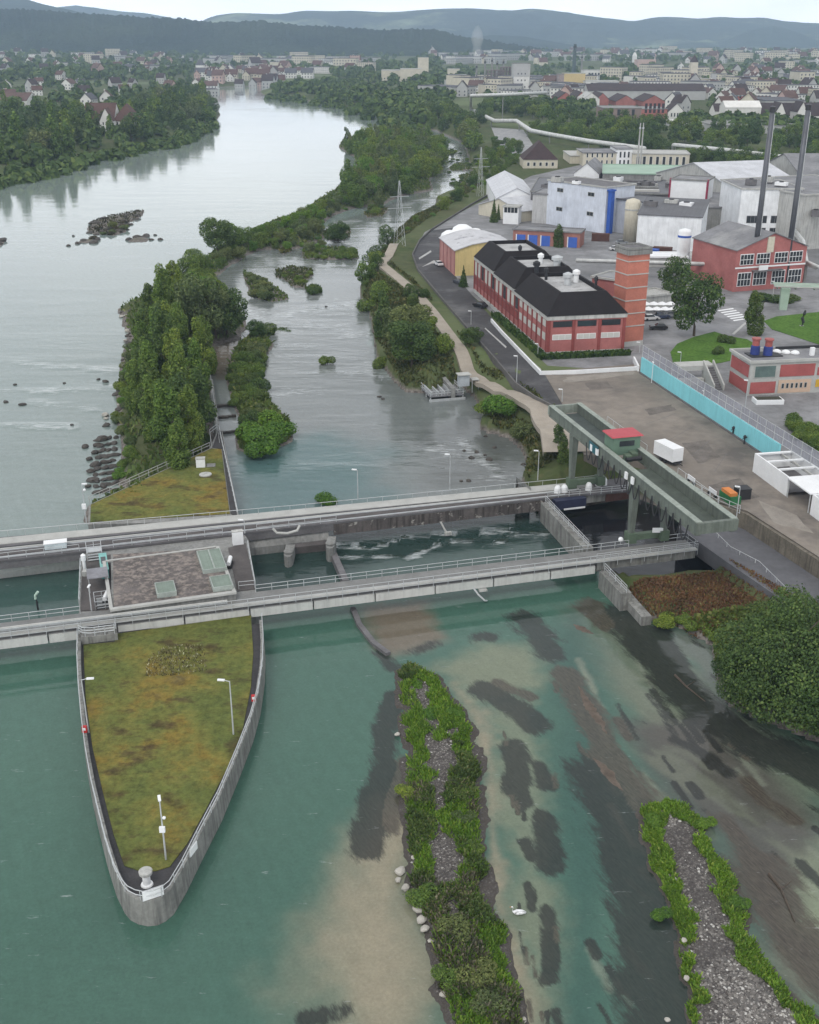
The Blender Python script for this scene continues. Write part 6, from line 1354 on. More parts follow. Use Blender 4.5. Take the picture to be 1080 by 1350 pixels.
def scatter(keys, poly, n, mind, smin, smax, label, cat, group, z=None, seed=0, wts=None, flt=None, zoff=-.15):
    rng = np.random.default_rng(seed); W_ = W2(poly, 4.0 if z is None else z) if not callable(poly) else poly; p = np.array(W_); lo, hi = p.min(0), p.max(0); got = []; tries = 0
    while len(got) < n and tries < n*60:
        tries += 1; q = rng.uniform(lo, hi)
        if not inside(np.array([q[0]]), np.array([q[1]]), W_)[0]: continue
        if any((q[0]-g[0])**2+(q[1]-g[1])**2 < mind*mind for g in got): continue
        zz = hz(*q) if z is None else z
        if z is None and zz < .12: continue
        got.append(q); k = keys[rng.choice(len(keys), p=wts)]
        tree(k, q[0], q[1], zz+zoff, rng.uniform(smin, smax), label if isinstance(label, str) else label[k], cat, group, rng.uniform(0, 6.28), rng.uniform(.85, 1.2))
    return len(got)
cnt = []
# island between river and side channel
LABT = lambda where: {}
IS1 = [(172,590),(172,480),(200,400),(255,415),(275,470),(275,560),(270,585),(230,610)]
cnt.append(scatter(['tall0','tall1','tall2'], IS1, 46, 3.6, .72, 1.12, 'tall leafy tree in the dense wood just above the triangular lawn', 'tree', 'trees on the island above the triangular lawn', seed=1))
cnt.append(scatter(['bush0','bush2','bush3'], [(150,540),(170,430),(172,590),(150,620)], 30, 1.8, .3, .65, 'low bush on the stony river side edge of the island wood', 'bush', 'bushes at the island edge', seed=2))
for u, v, vt, k, wd, lab in ((262,455,372,'round2',11,'broad grey green willow overhanging the brown side pool of the island'), (300,448,385,'round1',9,'dark rounded tree at the point of the island beside the rapids'), (286,455,392,'round2',9,'grey green willow next to the dark rounded tree at the island point'),
   (288,335,288,'round1',11,'tall dark tree rising above the island hedge against the pale river'), (305,327,290,'round0',9,'second tall tree rising above the island hedge beside the dark one'), (226,372,340,'tall0',6,'slim grey tree at the river edge of the island above the bright thicket'), (252,362,325,'round0',8,'light green tree on the island hedge above the bright thicket'),
   (446,317,289,'round1',8,'lone dark rounded tree standing on a small islet in the side channel'), (350,436,420,'bush1',6,'low dark bush at the end of the island point in the rapids'), (372,440,428,'bush1',6,'small dark bush beside the end of the island point')):
    TP(k, u, v, vt, lab, 'tree' if 'bush' not in k else 'bush', wid=wd)
cnt.append(scatter(['bush3','bush0','bush3'], [(205,405),(240,368),(275,350),(300,365),(275,400),(255,420)], 38, 2.8, .8, 1.35, 'bright green thicket bush on the middle of the island', 'bush', 'bushes of the bright green island thicket', seed=3))
cnt.append(scatter(['mid0','mid3','mid2','bush3'], [(262,352),(310,318),(345,302),(400,282),(440,262),(460,262),(425,295),(430,314),(395,328),(330,332),(300,356)], 85, 3.6, .34, .6, 'leafy tree in the hedge-like strip along the middle of the island', 'tree', 'trees in the strip along the middle of the island', seed=4))
cnt.append(scatter(['mid0','mid0','mid2','mid3','midt0','midt1'], [(448,190),(475,182),(560,180),(584,193),(585,212),(580,230),(566,238),(568,252),(530,258),(470,272),(440,276),(462,240),(474,222),(470,208)], 150, 5.2, .75, 1.3, 'rounded leafy tree in the wood at the upstream end of the island', 'tree', 'trees in the wood at the upstream end of the island', seed=6))
# bush bank
for u, v, s in ((350,588,1.35),(372,575,1.2),(335,580,1.3),(360,562,1.2),(345,598,1.1)):
    p = P(u, v, .6); tree('bush3', p.x, p.y, .3, s, 'bright green bush at the rounded tip of the bush covered bank', 'bush', 'bright bushes at the tip of the bush bank')
cnt.append(scatter(['bush0','bush1','bush2'], [(318,455),(345,440),(358,455),(345,480),(343,520),(355,545),(325,545),(310,515),(302,480)], 34, 2.0, .45, .85, 'green bush on the narrow bank in the side channel', 'bush', 'bushes on the narrow bank in the side channel', seed=7))
TP('round1', 338, 446, 422, 'small dark round tree at the upstream end of the bush covered bank')
# islets
ISLAB = ['grey green bush on the long islet in the rapids', 'brownish bush on the broad low islet in the rapids', 'dark bush on the smallest islet in the rapids', 'bush on the long hedge like islet joined to the right bank']
for k, (key, n_, s0, s1) in enumerate((('bush2', 16, .45, .75), ('bush0', 14, .25, .45), ('bush1', 4, .4, .55), ('bush0', 26, .4, .6))):
    px = ([(322,360),(350,372),(378,388),(362,396),(332,392)], [(365,357),(410,357),(410,365),(398,376),(375,366)], [(405,383),(412,378),(422,384),(410,388)], [(400,332),(420,328),(472,330),(472,341),(402,341)])[k]
    cnt.append(scatter([key], px, n_, 1.8, s0, s1, ISLAB[k], 'bush', 'bushes on channel islet %s' % ('one', 'two', 'three', 'four')[k], z=.5, seed=80+k))
cnt.append(scatter(['bush0','bush1'], [(586,199),(600,198),(625,217),(628,228),(630,241),(604,248),(592,246),(592,224)], 22, 4, .4, .7, 'dark low bush on the far islets in the side channel', 'bush', 'bushes on the far channel islets', z=.3, seed=90))
cnt.append(scatter(['bush1','bush0'], [(482,283),(490,273),(512,276),(505,285)], 8, 3, .5, .8, 'bush on the grassy islet before the upstream island wood', 'bush', 'bushes on the grassy islet', z=.3, seed=91))
TP('bush0', 432, 480, 468, 'tiny lone bush standing in the rapids', 'bush', z=.05); TP('bush3', 428, 664, 650, 'small bright bush growing from the water behind the rear bridge', 'bush', z=.05, wid=3.6)
cnt.append(scatter(['brown','brown','bush2'], [(118,303),(127,289),(150,284),(188,277),(186,285),(168,293),(163,304),(148,309),(122,306)], 18, 3.2, .35, .7, 'brown scrub bush on the rocky island in the main river', 'bush', 'scrub bushes on the rocky river island', seed=92))
# right bank of the side channel
for u, v, vt, k, wd, lab in ((543,517,449,'round1',9.5,'big round dark green tree on the bank beside the trap platform'), (504,448,388,'thuja',5,'dark upright tree at the water edge of the right bank'), (542,447,402,'round2',10,'broad grey green willow on the right bank beside the footpath'), (520,452,408,'round2',7,'smaller willow between the upright tree and the broad willow'), (563,446,412,'round0',6,'green tree on the right bank touching the footpath'), (552,470,440,'bush0',7,'wide low bush below the broad willow'), (583,462,436,'bush0',5,'bush between the willow and the footpath'),
   (621,456,430,'round1',4.2,'small round tree on the grass between footpath and road'), (560,392,378,'bush1',3.6,'small dark bush on the grass verge of the road bend'), (540,392,372,'bush1',4,'dark bush on the river side of the footpath'), (547,404,384,'bush1',4,'second dark bush on the river side of the footpath, further down'), (498,398,372,'bush0',7,'rounded bush at the river edge below the footpath bend'), (487,412,392,'bush0',6,'brownish bush hanging over the rapids on the right bank'),
   (660,575,545,'bush3',6.5,'bright yellow green willow bush at the water edge above the rear bridge'), (644,574,556,'bush0',4.5,'dark low bush at the water edge beside the yellow green bush'), (690,588,568,'bush2',4.5,'pale green bush on the bank slope'), (738,592,560,'thuja',3.2,'dark upright bush at the end of the crane'), (744,606,580,'thuja',3.2,'second dark upright bush at the end of the crane'), (500,496,478,'bush0',4,'small bush on the bank opposite the round tree'),
   (611,378,350,'conifer',2.8,'small dark conifer in front of the yellow hall'), (736,326,296,'thuja',5,'dark columnar bush in front of the garage building'), (651,293,262,'poplar',3.4,'small palm-like tree in front of the cream gable'), (657,290,268,'poplar',2.0,'thin dark tree beside the palm-like tree')):
    TP(k, u, v, vt, lab, 'tree' if 'bush' not in k else 'bush', wid=wd, z=GZ if u > 600 and v < 380 else None)
cnt.append(scatter(['mid0','bush0','bush1','mid1'], [(478,348),(492,335),(512,318),(520,330),(508,345),(495,372),(480,378)], 14, 3.2, .4, .8, 'leafy bush or small tree on the right bank below the pylon', 'bush', 'bushes on the right bank below the pylon', seed=8))
cnt.append(scatter(['mid0','mid1','bush0','bush3'], [(530,300),(575,286),(600,258),(622,248),(630,228),(625,200),(660,190),(690,200),(680,222),(640,252),(600,276),(560,300),(530,322)], 80, 5, .3, .62, 'green tree on the wooded right bank between side channel and road', 'tree', 'trees on the right bank beside the road', seed=9))
cnt.append(scatter(['far0','far1','far3','mid0'], [(575,176),(611,186),(612,202),(628,198),(626,176),(606,158),(590,152),(530,160)], 44, 9, .7, 1.1, 'leafy tree in the wood where the side channel leaves the river', 'tree', 'trees where the side channel leaves the river', seed=10))
# far banks
LB = [(-60,247),(0,231),(75,217),(156,197),(228,183),(280,162),(287,150),(268,132),(240,128),(200,142),(150,160),(90,160),(0,150),(-60,160)]
cnt.append(scatter(['far0','far1','far2','far3','fart0','fart1'], LB, 190, 9, .85, 1.5, 'big leafy tree in the dense wood along the left river bank', 'tree', 'trees in the wood along the left river bank', seed=12))
cnt.append(scatter(['far0','far1','far2'], [(628,168),(660,150),(720,162),(790,176),(850,186),(960,196),(1100,208),(1100,188),(990,180),(900,176),(800,164),(700,148),(640,136)], 100, 10.5, .7, 1.15, 'dark green tree in the belt behind the pipe bridge', 'tree', 'trees in the belt behind the pipe bridge', z=GZ, seed=14))
cnt.append(scatter(['mid0','mid1','mid1'], [(690,176),(730,182),(790,194),(850,203),(900,206),(890,199),(800,186),(720,172)], 40, 7, .8, 1.2, 'green tree between the pipe bridge and the cream facade', 'tree', 'trees between pipe bridge and cream facade', z=GZ, seed=16))
cnt.append(scatter(['mid0','mid1','mid1'], [(905,203),(1100,226),(1100,240),(1000,232),(930,224),(905,216)], 50, 6, .7, 1.1, 'dark tree under the straight pipe bridge behind the white halls', 'tree', 'trees under the straight pipe bridge', z=GZ, seed=17))
cnt.append(scatter(['bush0','mid0','bush3','bush1'], [(630,232),(650,180),(690,190),(688,206),(652,245)], 34, 4.5, .5, 1.0, 'green bush on the bank above the gabled halls', 'bush', 'bushes on the bank above the gabled halls', z=GZ, seed=18))
# street trees and foreground
TP('street', 915, 443, 365, 'large round dark street tree on the front lawn', z=GZ, wid=9.5); TP('street', 888, 398, 342, 'smaller street tree with a thinner crown behind the round one', z=GZ, wid=7); TP('tall2', 992, 441, 384, 'slim street tree left of the steel pipe bridge', z=GZ, wid=5.5)
for u, v, vt, wd, lab in ((1007,397,386,8,'low clipped bush in front of the brick gable building'), (1040,398,388,7,'low round bush below the steel pipe bridge'), (955,452,440,4,'dark small bush on the front lawn'), (945,466,455,3,'tiny dark bush at the outside stair')): TP('bush1', u, v, vt, lab, 'bush', z=GZ, wid=wd)
cnt.append(scatter(['bush0'], [(1030,562),(1042,556),(1100,582),(1100,598),(1075,592)], 16, 1.5, .6, .75, 'bush of the clipped hedge on the right of the mesh fence', 'hedge bush', 'bushes of the clipped hedge', z=GZ, seed=15))
for u, v, vt, k, wd, lab in ((1028,935,800,'big0',11,'huge leafy tree overhanging the water at the right edge, nearest the camera'), (1072,890,782,'big1',10,'darker large tree behind the huge overhanging one at the right edge'), (985,918,845,'big1',6.5,'leafy tree at the water edge left of the huge one'), (1095,955,830,'big0',10,'large leafy tree cut by the right picture edge'), (1035,862,795,'big0',8,'light green tree between the red brown bank and the huge tree')):
    TP(k, u, v, vt, lab, wid=wd, z=1.0)
for u, v in ((880,822),(905,826),(930,832),(950,842),(968,852),(900,812)): TP('bush0', u, v, v-13, 'low green bush at the water edge of the red brown bank', 'bush', group='bushes below the red brown bank', wid=3.2, z=.4)
# undergrowth over the banks (nobody could count it)
UG = leafmat('undergrowth_leaf', [(.055, .09, .026), (.085, .135, .038), (.12, .175, .05), (.17, .18, .08)], .25)
PATHL = [(p.x, p.y) for p in pc]
def ug(poly, n, h, wd, seed, label, m=UG, zmin=.5, name='undergrowth'):
    q = poly if not isinstance(poly[0][0], int) else W2(poly, 2.0)
    return sprinkle(q, 0, n, h, wd, seed, name, m, label, 'undergrowth', zf=height, den=lambda x, y: (height(x, y) > zmin)*(segdist(x, y, PATHL, False) > 2.4)*np.clip(.35+1.3*(fbm(x*.12, y*.12, seed)-.35), 0, 1))
ug(STRIP, 26000, .8, .7, 101, 'rough green undergrowth covering the island'); ug(BUSHBANK, 4000, .8, .6, 102, 'rough green undergrowth on the narrow bank', zmin=.2)
ug([(476,395),(500,335),(528,305),(600,262),(625,240),(640,250),(560,305),(540,322),(514,332),(502,350),(520,366),(546,388),(568,414),(598,455),(627,487),(641,497),(688,530),(722,560),(745,620),(690,632),(697,608),(668,575),(640,545),(600,505),(535,515),(493,440)], 22000, .55, .5, 103, 'rough grass and weeds on the right bank beside the footpath', leafmat('bank_weed_leaf', [(.045, .06, .02), (.075, .09, .028), (.11, .12, .04), (.16, .13, .06)], .2))
for k, q in enumerate(ISLETS[:12]):
    sprinkle(q, 0, 700, .6, .5, 110+k, 'islet_grass', (UG, GRASSD, LM_BRN)[(0, 1, 0, 0, 1, 1, 0, 0, 0, 0, 1, 2)[k]], ('grass on the long islet in the rapids','grass on the broad low islet in the rapids','grass on the smallest islet in the rapids','grass on the hedge like islet','weeds on the flat stone islet','weeds under the lone rounded tree','grass on the first far islet','grass on the second far islet','grass on the third far islet','grass on the fourth far islet','grass on the grassy islet','brown scrub on the rocky river island')[k], 'grass', zf=height)
ug([(1000,905),(870,815),(1030,795),(1150,850),(1200,1050)], 9000, .5, .5, 130, 'weeds on the bank below the lower road')

# ---- stones
def rockmesh(seed, s=1.0, flat=.6):
    rng = np.random.default_rng(seed); import bmesh
    bm = bmesh.new(); bmesh.ops.create_icosphere(bm, subdivisions=2, radius=.5*s)
    k = rng.normal(size=(6, 3)); k /= np.linalg.norm(k, axis=1)[:, None]
    for v in bm.verts:
        d = np.array(v.co)/(np.linalg.norm(v.co)+1e-9); lim = min([.42/max(.05, float(d@q)) if d@q > .3 else 9 for q in k]+[.5+.05*math.sin(d[0]*9+seed)]); v.co = Vector(d*lim*s)
        v.co.z *= flat
    me = bpy.data.meshes.new('boulder'); bm.to_mesh(me); bm.free(); return me
STONE = mat('pale_stone', (.42, .40, .36), .9, .25, 1.2); STONED = mat('wet_dark_stone', (.07, .062, .055), .7, .35, 1.2)
RM = [rockmesh(i) for i in range(5)]; RMD = [rockmesh(i+9) for i in range(5)]
for q in RM: q.materials.append(STONE)
for q in RMD: q.materials.append(STONED)
def rock(x, y, z, s, label, group, dark=False, k=None):
    o = link('boulder', (RMD if dark else RM)[random.randrange(5) if k is None else k]); tag(o, label, 'boulder', group); o.location = (x, y, z); o.scale = (s*random.uniform(.8, 1.3), s, s*random.uniform(.7, 1.1)); o.rotation_euler = (random.uniform(-.3, .3), random.uniform(-.3, .3), random.uniform(0, 6.28)); return o
for u, v in ((116,640),(122,632),(120,620),(126,612),(118,604),(125,596),(112,588),(128,586),(135,578)): p = P(u, v, .3); rock(p.x, p.y, .2, random.uniform(1.2, 2.4), 'brown boulder on the river side of the stepped rock ramp', 'boulders beside the stepped rock ramp', True)
for r_ in range(10):
    for k in range(4): p = P(127+k*7.5+r_*.3+random.uniform(-2, 2), 648-7.6*r_+k*-1.2, .2); o = rock(p.x, p.y, .1, random.uniform(1.0, 1.5), 'dark wet boulder in the rows of the stepped rock ramp', 'boulders of the stepped rock ramp', True); o.scale[0] *= 1.5
for k in range(46):
    t_ = k/45; u = np.interp(t_, [0, .15, .5, .8, 1], [156, 170, 168, 158, 136]); v = np.interp(t_, [0, .15, .5, .8, 1], [404, 430, 470, 520, 560]); p = P(u+random.uniform(-7, 10), v+random.uniform(-6, 6), .8); rock(p.x, p.y, max(.2, hz(p.x, p.y)), random.uniform(.8, 1.9), 'grey brown boulder on the stony river side shore of the island', 'boulders on the stony island shore', random.random() < .6)
for u, v, s in ((139,503,1.4),(130,500,.9),(20,507,.8),(30,533,1.6),(8,530,1.2),(95,560,.8),(85,505,.8)): p = P(u, v, .1); rock(p.x, p.y, .1, s, 'dark boulder breaking the water of the main river', 'boulders in the main river', True)
for k in range(60):
    u, v = random.uniform(115, 190), random.uniform(276, 312)
    if abs((u-115)/75*-28+308-v) > 14: continue
    p = P(u, v, .5); rock(p.x, p.y, hz(p.x, p.y)+.1, random.uniform(1.2, 3.2), 'dark boulder on the rocky island in the main river', 'boulders on the rocky river island', True)
for u, v, s in ((103,321,3),(112,318,4),(124,320,4),(128,316,3),(90,324,2),(170,316,3),(182,313,4),(192,312,4),(200,316,2.5),(212,316,2),(205,310,1.6),(97,311,1.6),(0,318,5),(-3,322,4)): p = P(u, v, .1); rock(p.x, p.y, .1, s, 'dark rock beside the rocky island in the main river', 'rocks around the rocky river island', True)
for u, v, s in ((652,590,.9),(640,600,.8),(629,596,1),(622,604,1.3),(645,606,1.4),(612,594,.7),(618,634,1),(608,634,.8),(500,523,1.2),(505,526,.9),(695,600,1.2),(680,583,1),(640,575,.9),(688,590,1.1),(690,612,1),(430,404,.8)): p = P(u, v, .05); rock(p.x, p.y, .05, s, 'dark boulder in the shallow side channel', 'boulders in the side channel', True)
for k, (u, v) in enumerate(((297,535),(299,550),(303,570))):
    a, b_ = P(u-14, v, .5), P(u+13, v-3, .5); f_ = Frame(a, b_, 0); t = f_.thing('step_sill', ('uppermost', 'middle', 'lowest')[k]+' dark stone sill of the fish steps beside the island wood', 'sill', 'sills of the fish steps')
    for i in range(5): MB().box(i*f_.L/5, random.uniform(-.2, .1), -1, (i+.93)*f_.L/5, .8, .35+random.uniform(0, .2)).obj('block', STONED, t)
wall('ladder_wall', 'narrow concrete wall between the island wood and the fish steps', [(278,500),(283,535),(290,590)], -1, 1.8, .8, CONC, rail=1.0)

# ---- gravel bars in the foreground
m, nt, b = newmat('gravel_bar'); pos = node(nt, 'ShaderNodeNewGeometry').outputs['Position']
vo = node(nt, 'ShaderNodeTexVoronoi'); vo.inputs['Scale'].default_value = 4.5; nt.links.new(pos, vo.inputs['Vector'])
c = ramp(nt, vo.outputs['Color'], [(.2, (.085, .074, .068)), (.55, (.16, .14, .13)), (.9, (.28, .26, .24))]); n1 = noise(nt, pos, .5, 5, .65)
c = mixc(nt, ramp(nt, n1, [(.4, (0,)*3), (.65, (.8,)*3)]), c, (.13, .115, .105)); c = mixc(nt, 1.0, c, ramp(nt, vo.outputs['Distance'], [(0, (1.15,)*3), (.45, (.45,)*3)]), 'MULTIPLY')
sx = node(nt, 'ShaderNodeSeparateXYZ'); nt.links.new(pos, sx.inputs[0]); mr = node(nt, 'ShaderNodeMapRange'); mr.inputs[1].default_value = .22; mr.inputs[2].default_value = .02; nt.links.new(sx.outputs[2], mr.inputs[0])
c = mixc(nt, mr.outputs[0], c, (.055, .047, .04)); nt.links.new(c, b.inputs['Base Color']); b.inputs['Roughness'].default_value = .85; bump(nt, b, vo.outputs['Distance'], .6, .12); GBAR = m
G1 = [(W2(q), s) for q, s in (([(545,900),(560,897),(566,915),(560,930),(545,925)], .8), ([(565,985),(600,970),(608,1010),(600,1040),(575,1035),(560,1010)], .8), ([(553,930),(563,930),(578,985),(585,1110),(596,1180),(612,1240),(606,1242),(586,1180),(572,1110),(566,985)], .5), ([(560,1115),(590,1110),(608,1135),(600,1165),(575,1175),(562,1150)], .8))]
G2 = [(W2([(868,1075),(900,1078),(925,1120),(945,1190),(965,1260),(1000,1300),(1050,1352),(1090,1420),(925,1420),(920,1340),(915,1270),(900,1190),(880,1120)]), .9)]
def bar(name, poly, seed, hgt, gpat, label):
    p = np.array(poly); lo, hi = p.min(0)-1, p.max(0)+1; xs = np.arange(lo[0], hi[0], .28); ys_ = np.arange(lo[1], hi[1], .28)
    X_, Y_ = np.meshgrid(xs, ys_); x, y = X_.ravel(), Y_.ravel(); n = fbm(x*.5, y*.5, seed)-.5; s = sdist(x, y, poly)+n*1.3
    z = np.where(s > 0, hgt*sstep(-.3, 2.6, s)+n*.25+(fbm(x*1.7, y*1.7, seed+3)-.5)*.14, s*.3)
    struct(link(name, fastmesh(name, np.stack([x, y, z], 1), gridfaces(len(ys_), len(xs)), GBAR, True)), label, 'gravel bar')
    def zf(x, y):
        n = fbm(x*.5, y*.5, seed)-.5; s = sdist(x, y, poly)+n*1.3; return np.where(s > 0, hgt*sstep(-.3, 2.6, s)+n*.25, -.2)
    def grav(x, y):
        g = np.full(x.shape, -9.)
        for q, _ in gpat: g = np.maximum(g, sdist(x, y, q)+(fbm(x*.6, y*.6, seed+5)-.5)*3.2)
        return g
    return zf, grav
z1, g1 = bar('gravel_bar', ISLE1, 201, .55, G1, 'long gravel bar overgrown with grass in the middle of the pool')
z2, g2 = bar('gravel_bar', ISLE2, 202, .6, G2, 'stony gravel bar with grassy edges at the lower right')
def dens1(x, y): return (g1(x, y) < .45*(fbm(x*1.5, y*1.5, 3)-.2))*(z1(x, y) > .2)*np.clip(.45+1.4*(fbm(x*.35, y*.35, 7)-.3), .1, 1)
def dens2(x, y): return (g2(x, y) < .9*(fbm(x*1.2, y*1.2, 4)-.45))*(z2(x, y) > .1)*np.clip(.5+1.3*(fbm(x*.35, y*.35, 8)-.3), .15, 1)
sprinkle(ISLE1, 0, 26000, .42, .13, 210, 'bar_grass', GRASSY, 'bright green grass on the middle gravel bar', 'grass', zf=z1, den=lambda x, y: dens1(x, y)*(fbm(x*.2+3, y*.2, 31) > .36))
sprinkle(ISLE1, 0, 11000, .5, .2, 211, 'bar_weeds', UG, 'dull green weeds on the middle gravel bar', 'weeds', zf=z1, den=lambda x, y: dens1(x, y)*(fbm(x*.2+3, y*.2, 31) < .44))
sprinkle(ISLE1, 0, 5000, .55, .16, 213, 'bar_weeds', leafmat('greyish_weed_leaf', [(.06, .065, .045), (.10, .10, .075), (.15, .14, .11), (.25, .23, .18)], .15), 'greyish dry weeds on the lower half of the middle gravel bar', 'weeds', zf=z1, den=lambda x, y: dens1(x, y)*(fbm(x*.25+9, y*.25, 37) > .55)*(y < 92))
sprinkle(ISLE2, 0, 22000, .36, .13, 212, 'bar_grass', GRASSY, 'bright green grass along the edges of the lower right gravel bar', 'grass', zf=z2, den=dens2)
for u, v, k, wd in ((548,905,'bush3',1.6),(535,1045,'bush0',2.0),(560,1185,'bush0',2.6),(600,1230,'bush2',2.8),(630,1290,'bush2',3.0),(590,1290,'bush0',2.4),(645,1330,'bush2',2.6),(612,1080,'bush2',2.0),(625,1120,'bush0',1.8),(565,945,'bush3',2.0),(600,945,'bush3',2.0),(870,1205,'bush3',1.7),(930,1085,'bush3',1.8),(975,1190,'bush3',1.8),(860,1085,'bush3',1.8)):
    p = P(u, v, .4); t = tree(k, p.x, p.y, .25, 1, 'small leafy bush on the %s gravel bar' % ('middle' if u < 800 else 'lower right'), 'bush', 'bushes on the %s gravel bar' % ('middle' if u < 800 else 'lower right')); t.scale = (wd/5, wd/5, wd/6.5)
def pebbles(poly, n, zf, den, seed, s0, s1, label):
    rng = np.random.default_rng(seed); p = np.array(poly); lo, hi = p.min(0), p.max(0); pts = np.zeros((0, 2))
    while len(pts) < n: c_ = rng.uniform(lo, hi, (n*3, 2)); pts = np.concatenate([pts, c_[inside(c_[:, 0], c_[:, 1], poly) & (rng.random(n*3) < den(c_[:, 0], c_[:, 1]))]])
    pts = pts[:n]; zz = zf(pts[:, 0], pts[:, 1]); base = np.array([(1,0,0),(.3,.9,0),(-.9,.5,0),(-.6,-.8,0),(.5,-.85,0),(.1,.1,.7)]); s = rng.uniform(s0, s1, n)*rng.choice([.6, 1, 1.4], n); a = rng.uniform(0, 6.28, n)
    ca_, sa_ = np.cos(a), np.sin(a); bx_ = base[None]*rng.uniform(.7, 1.3, (n, 6, 1))*s[:, None, None]; x = bx_[:, :, 0]*ca_[:, None]-bx_[:, :, 1]*sa_[:, None]+pts[:, :1]; y = bx_[:, :, 0]*sa_[:, None]+bx_[:, :, 1]*ca_[:, None]+pts[:, 1:]; z = bx_[:, :, 2]+zz[:, None]+s[:, None]*.1
    Fc = (np.arange(n)[:, None, None]*6+np.array([(0,1,5),(1,2,5),(2,3,5),(3,4,5),(4,0,5)])[None]).reshape(-1, 3)
    tag(link('pebbles', fastmesh('pebbles', np.stack([x, y, z], -1).reshape(-1, 3), Fc, PEB)), label, 'pebbles', None, 'stuff')
m, nt, b = newmat('pebble_stone'); g = node(nt, 'ShaderNodeNewGeometry'); nt.links.new(ramp(nt, g.outputs['Random Per Island'], [(0, (.09, .085, .08)), (.6, (.15, .137, .125)), (.9, (.27, .255, .235)), (1, (.52, .51, .48))]), b.inputs['Base Color']); b.inputs['Roughness'].default_value = .85; PEB = m
pebbles(ISLE2, 5200, z2, lambda x, y: (g2(x, y) > -.2)*np.clip(.1+2.6*(fbm(x*.3, y*.3, 77)-.42), .03, 1), 220, .035, .13, 'pale pebbles and stones on the lower right gravel bar')
pebbles(ISLE1, 2800, z1, lambda x, y: np.where(g1(x, y) > -.2, 1., .1*(g1(x, y) > -3))*(z1(x, y) > .1), 221, .03, .1, 'pale pebbles on the bare patches of the middle gravel bar')
for u, v, s in ((556,1212,.9),(551,1198,1.0),(560,1224,.8),(528,1148,1.0),(535,1170,.8),(544,1185,.7),(568,1240,.6),(524,968,.7),(545,1130,.5),(560,1150,.6),(555,1160,.5),(525,1160,.6),(548,1102,.6),(560,1030,.5),(600,975,.5),(615,980,.5),(565,982,.6),(585,1310,.7),(690,1345,.6)): p = P(u, v, .25); rock(p.x, p.y, .25, s, 'pale boulder at the edge of the middle gravel bar', 'pale boulders on the middle gravel bar')
for u, v, s in ((880,1345,.5),(905,1290,.5),(990,1300,.6),(1000,1310,.7),(1012,1322,.6),(985,1320,.6),(1030,1340,.6),(902,1240,.5),(955,1345,.6),(975,1338,.5),(890,1160,.4),(1000,1335,.5)): p = P(u, v, .45); rock(p.x, p.y, .5, s, 'pale boulder among the pebbles of the lower right gravel bar', 'pale boulders on the lower right gravel bar')
# mud banks and logs breaking the surface
for pts, lab in (([(764,905),(775,930),(790,950),(800,968)], 'long brown mudbank barely above the water in the right pool'), ([(782,1000),(795,1012),(812,1035),(822,1042)], 'shorter brown mudbank below the long one in the right pool'), ([(757,823),(768,830),(782,836)], 'small brown mudbank just below the near bridge')):
    q = W2(pts); x0, y0 = q[0]; mb = MB(); top_, l_, r_ = [], [], []
    pr_ = resample([Vector((x, y, 0)) for x, y in q], .5)
    for i, p in enumerate(pr_):
        d = (pr_[min(i+1, len(pr_)-1)]-pr_[max(i-1, 0)]).normalized(); nn = Vector((-d.y, d.x, 0)); wd = (.25+1.1*math.sin(math.pi*(i+.3)/(len(pr_)-.4)))*random.uniform(.7, 1.15)
        l_.append(p+nn*wd+Vector((0,0,-.12))); r_.append(p-nn*wd*.8+Vector((0,0,-.12))); top_.append(p+nn*random.uniform(-.2,.2)+Vector((0,0,.03+.1*math.sin(math.pi*(i+.5)/len(pr_)))))
    k = len(pr_); mb.add(l_+top_+r_, [(i, k+i, k+i+1, i+1) for i in range(k-1)]+[(k+i, 2*k+i, 2*k+i+1, k+i+1) for i in range(k-1)]); struct(mb.obj('mudbank', mat('mud', (.12, .095, .075), .8, .35, .9), smooth=True), lab, 'mudbank')
for pts, lab in (([(1014,1152),(1030,1172),(1048,1215)], 'thin bare branch lying in the shallow water at the right'), ([(890,890),(905,905),(930,925)], 'thin driftwood line of sticks near the huge tree')):
    q = [P(u, v, .1) for u, v in pts]; mb = MB().tube(q, [.16, .11, .05], 6); mb.tube([q[1], q[1]+Vector((1.2, .8, .25))], [.06, .02], 5); tag(mb.obj('driftwood', BARK), lab, 'driftwood')
# swan
p = P(683, 1205, 0); t = thing('swan', 'white swan swimming beside the middle gravel bar', 'swan', p, R(170))
V_ = []; mb = MB(); prof = [(-.62,.16,.02),(-.5,.2,.09),(-.3,.2,.2),(0,.18,.25),(.22,.17,.22),(.38,.18,.12),(.46,.22,.07),(.5,.34,.06),(.47,.5,.055),(.44,.62,.05),(.47,.7,.05),(.53,.72,.06),(.6,.7,.05),(.64,.68,.02)]
for x, z, r_ in prof: V_ += [(x+(-.0), r_*math.cos(a), z+r_*.8*math.sin(a)) for a in np.linspace(0, 2*math.pi, 12, endpoint=False)]
mb.add(V_, [(k*12+i, k*12+(i+1) % 12, (k+1)*12+(i+1) % 12, (k+1)*12+i) for k in range(len(prof)-1) for i in range(12)]+[tuple(range(12)), tuple(range(len(prof)*12-1, (len(prof)-1)*12-1, -1))]); mb.obj('body', WHITE, t, smooth=True)
for s_ in (-1, 1): MB().loft([(-.68,s_*.06,.22),(.2,s_*.17,.14),(.26,s_*.22,.2),(-.3,s_*.24,.2)][::s_], [(-.72,s_*.03,.36),(.1,s_*.1,.4),(.2,s_*.16,.36),(-.35,s_*.17,.4)][::s_]).obj('wing', WHITE, t, smooth=True)
MB().tube([(.62,0,.69),(.76,0,.65)], [.03,.012], 6).obj('beak', mat('orange_beak', (.6, .2, .03), .5), t)
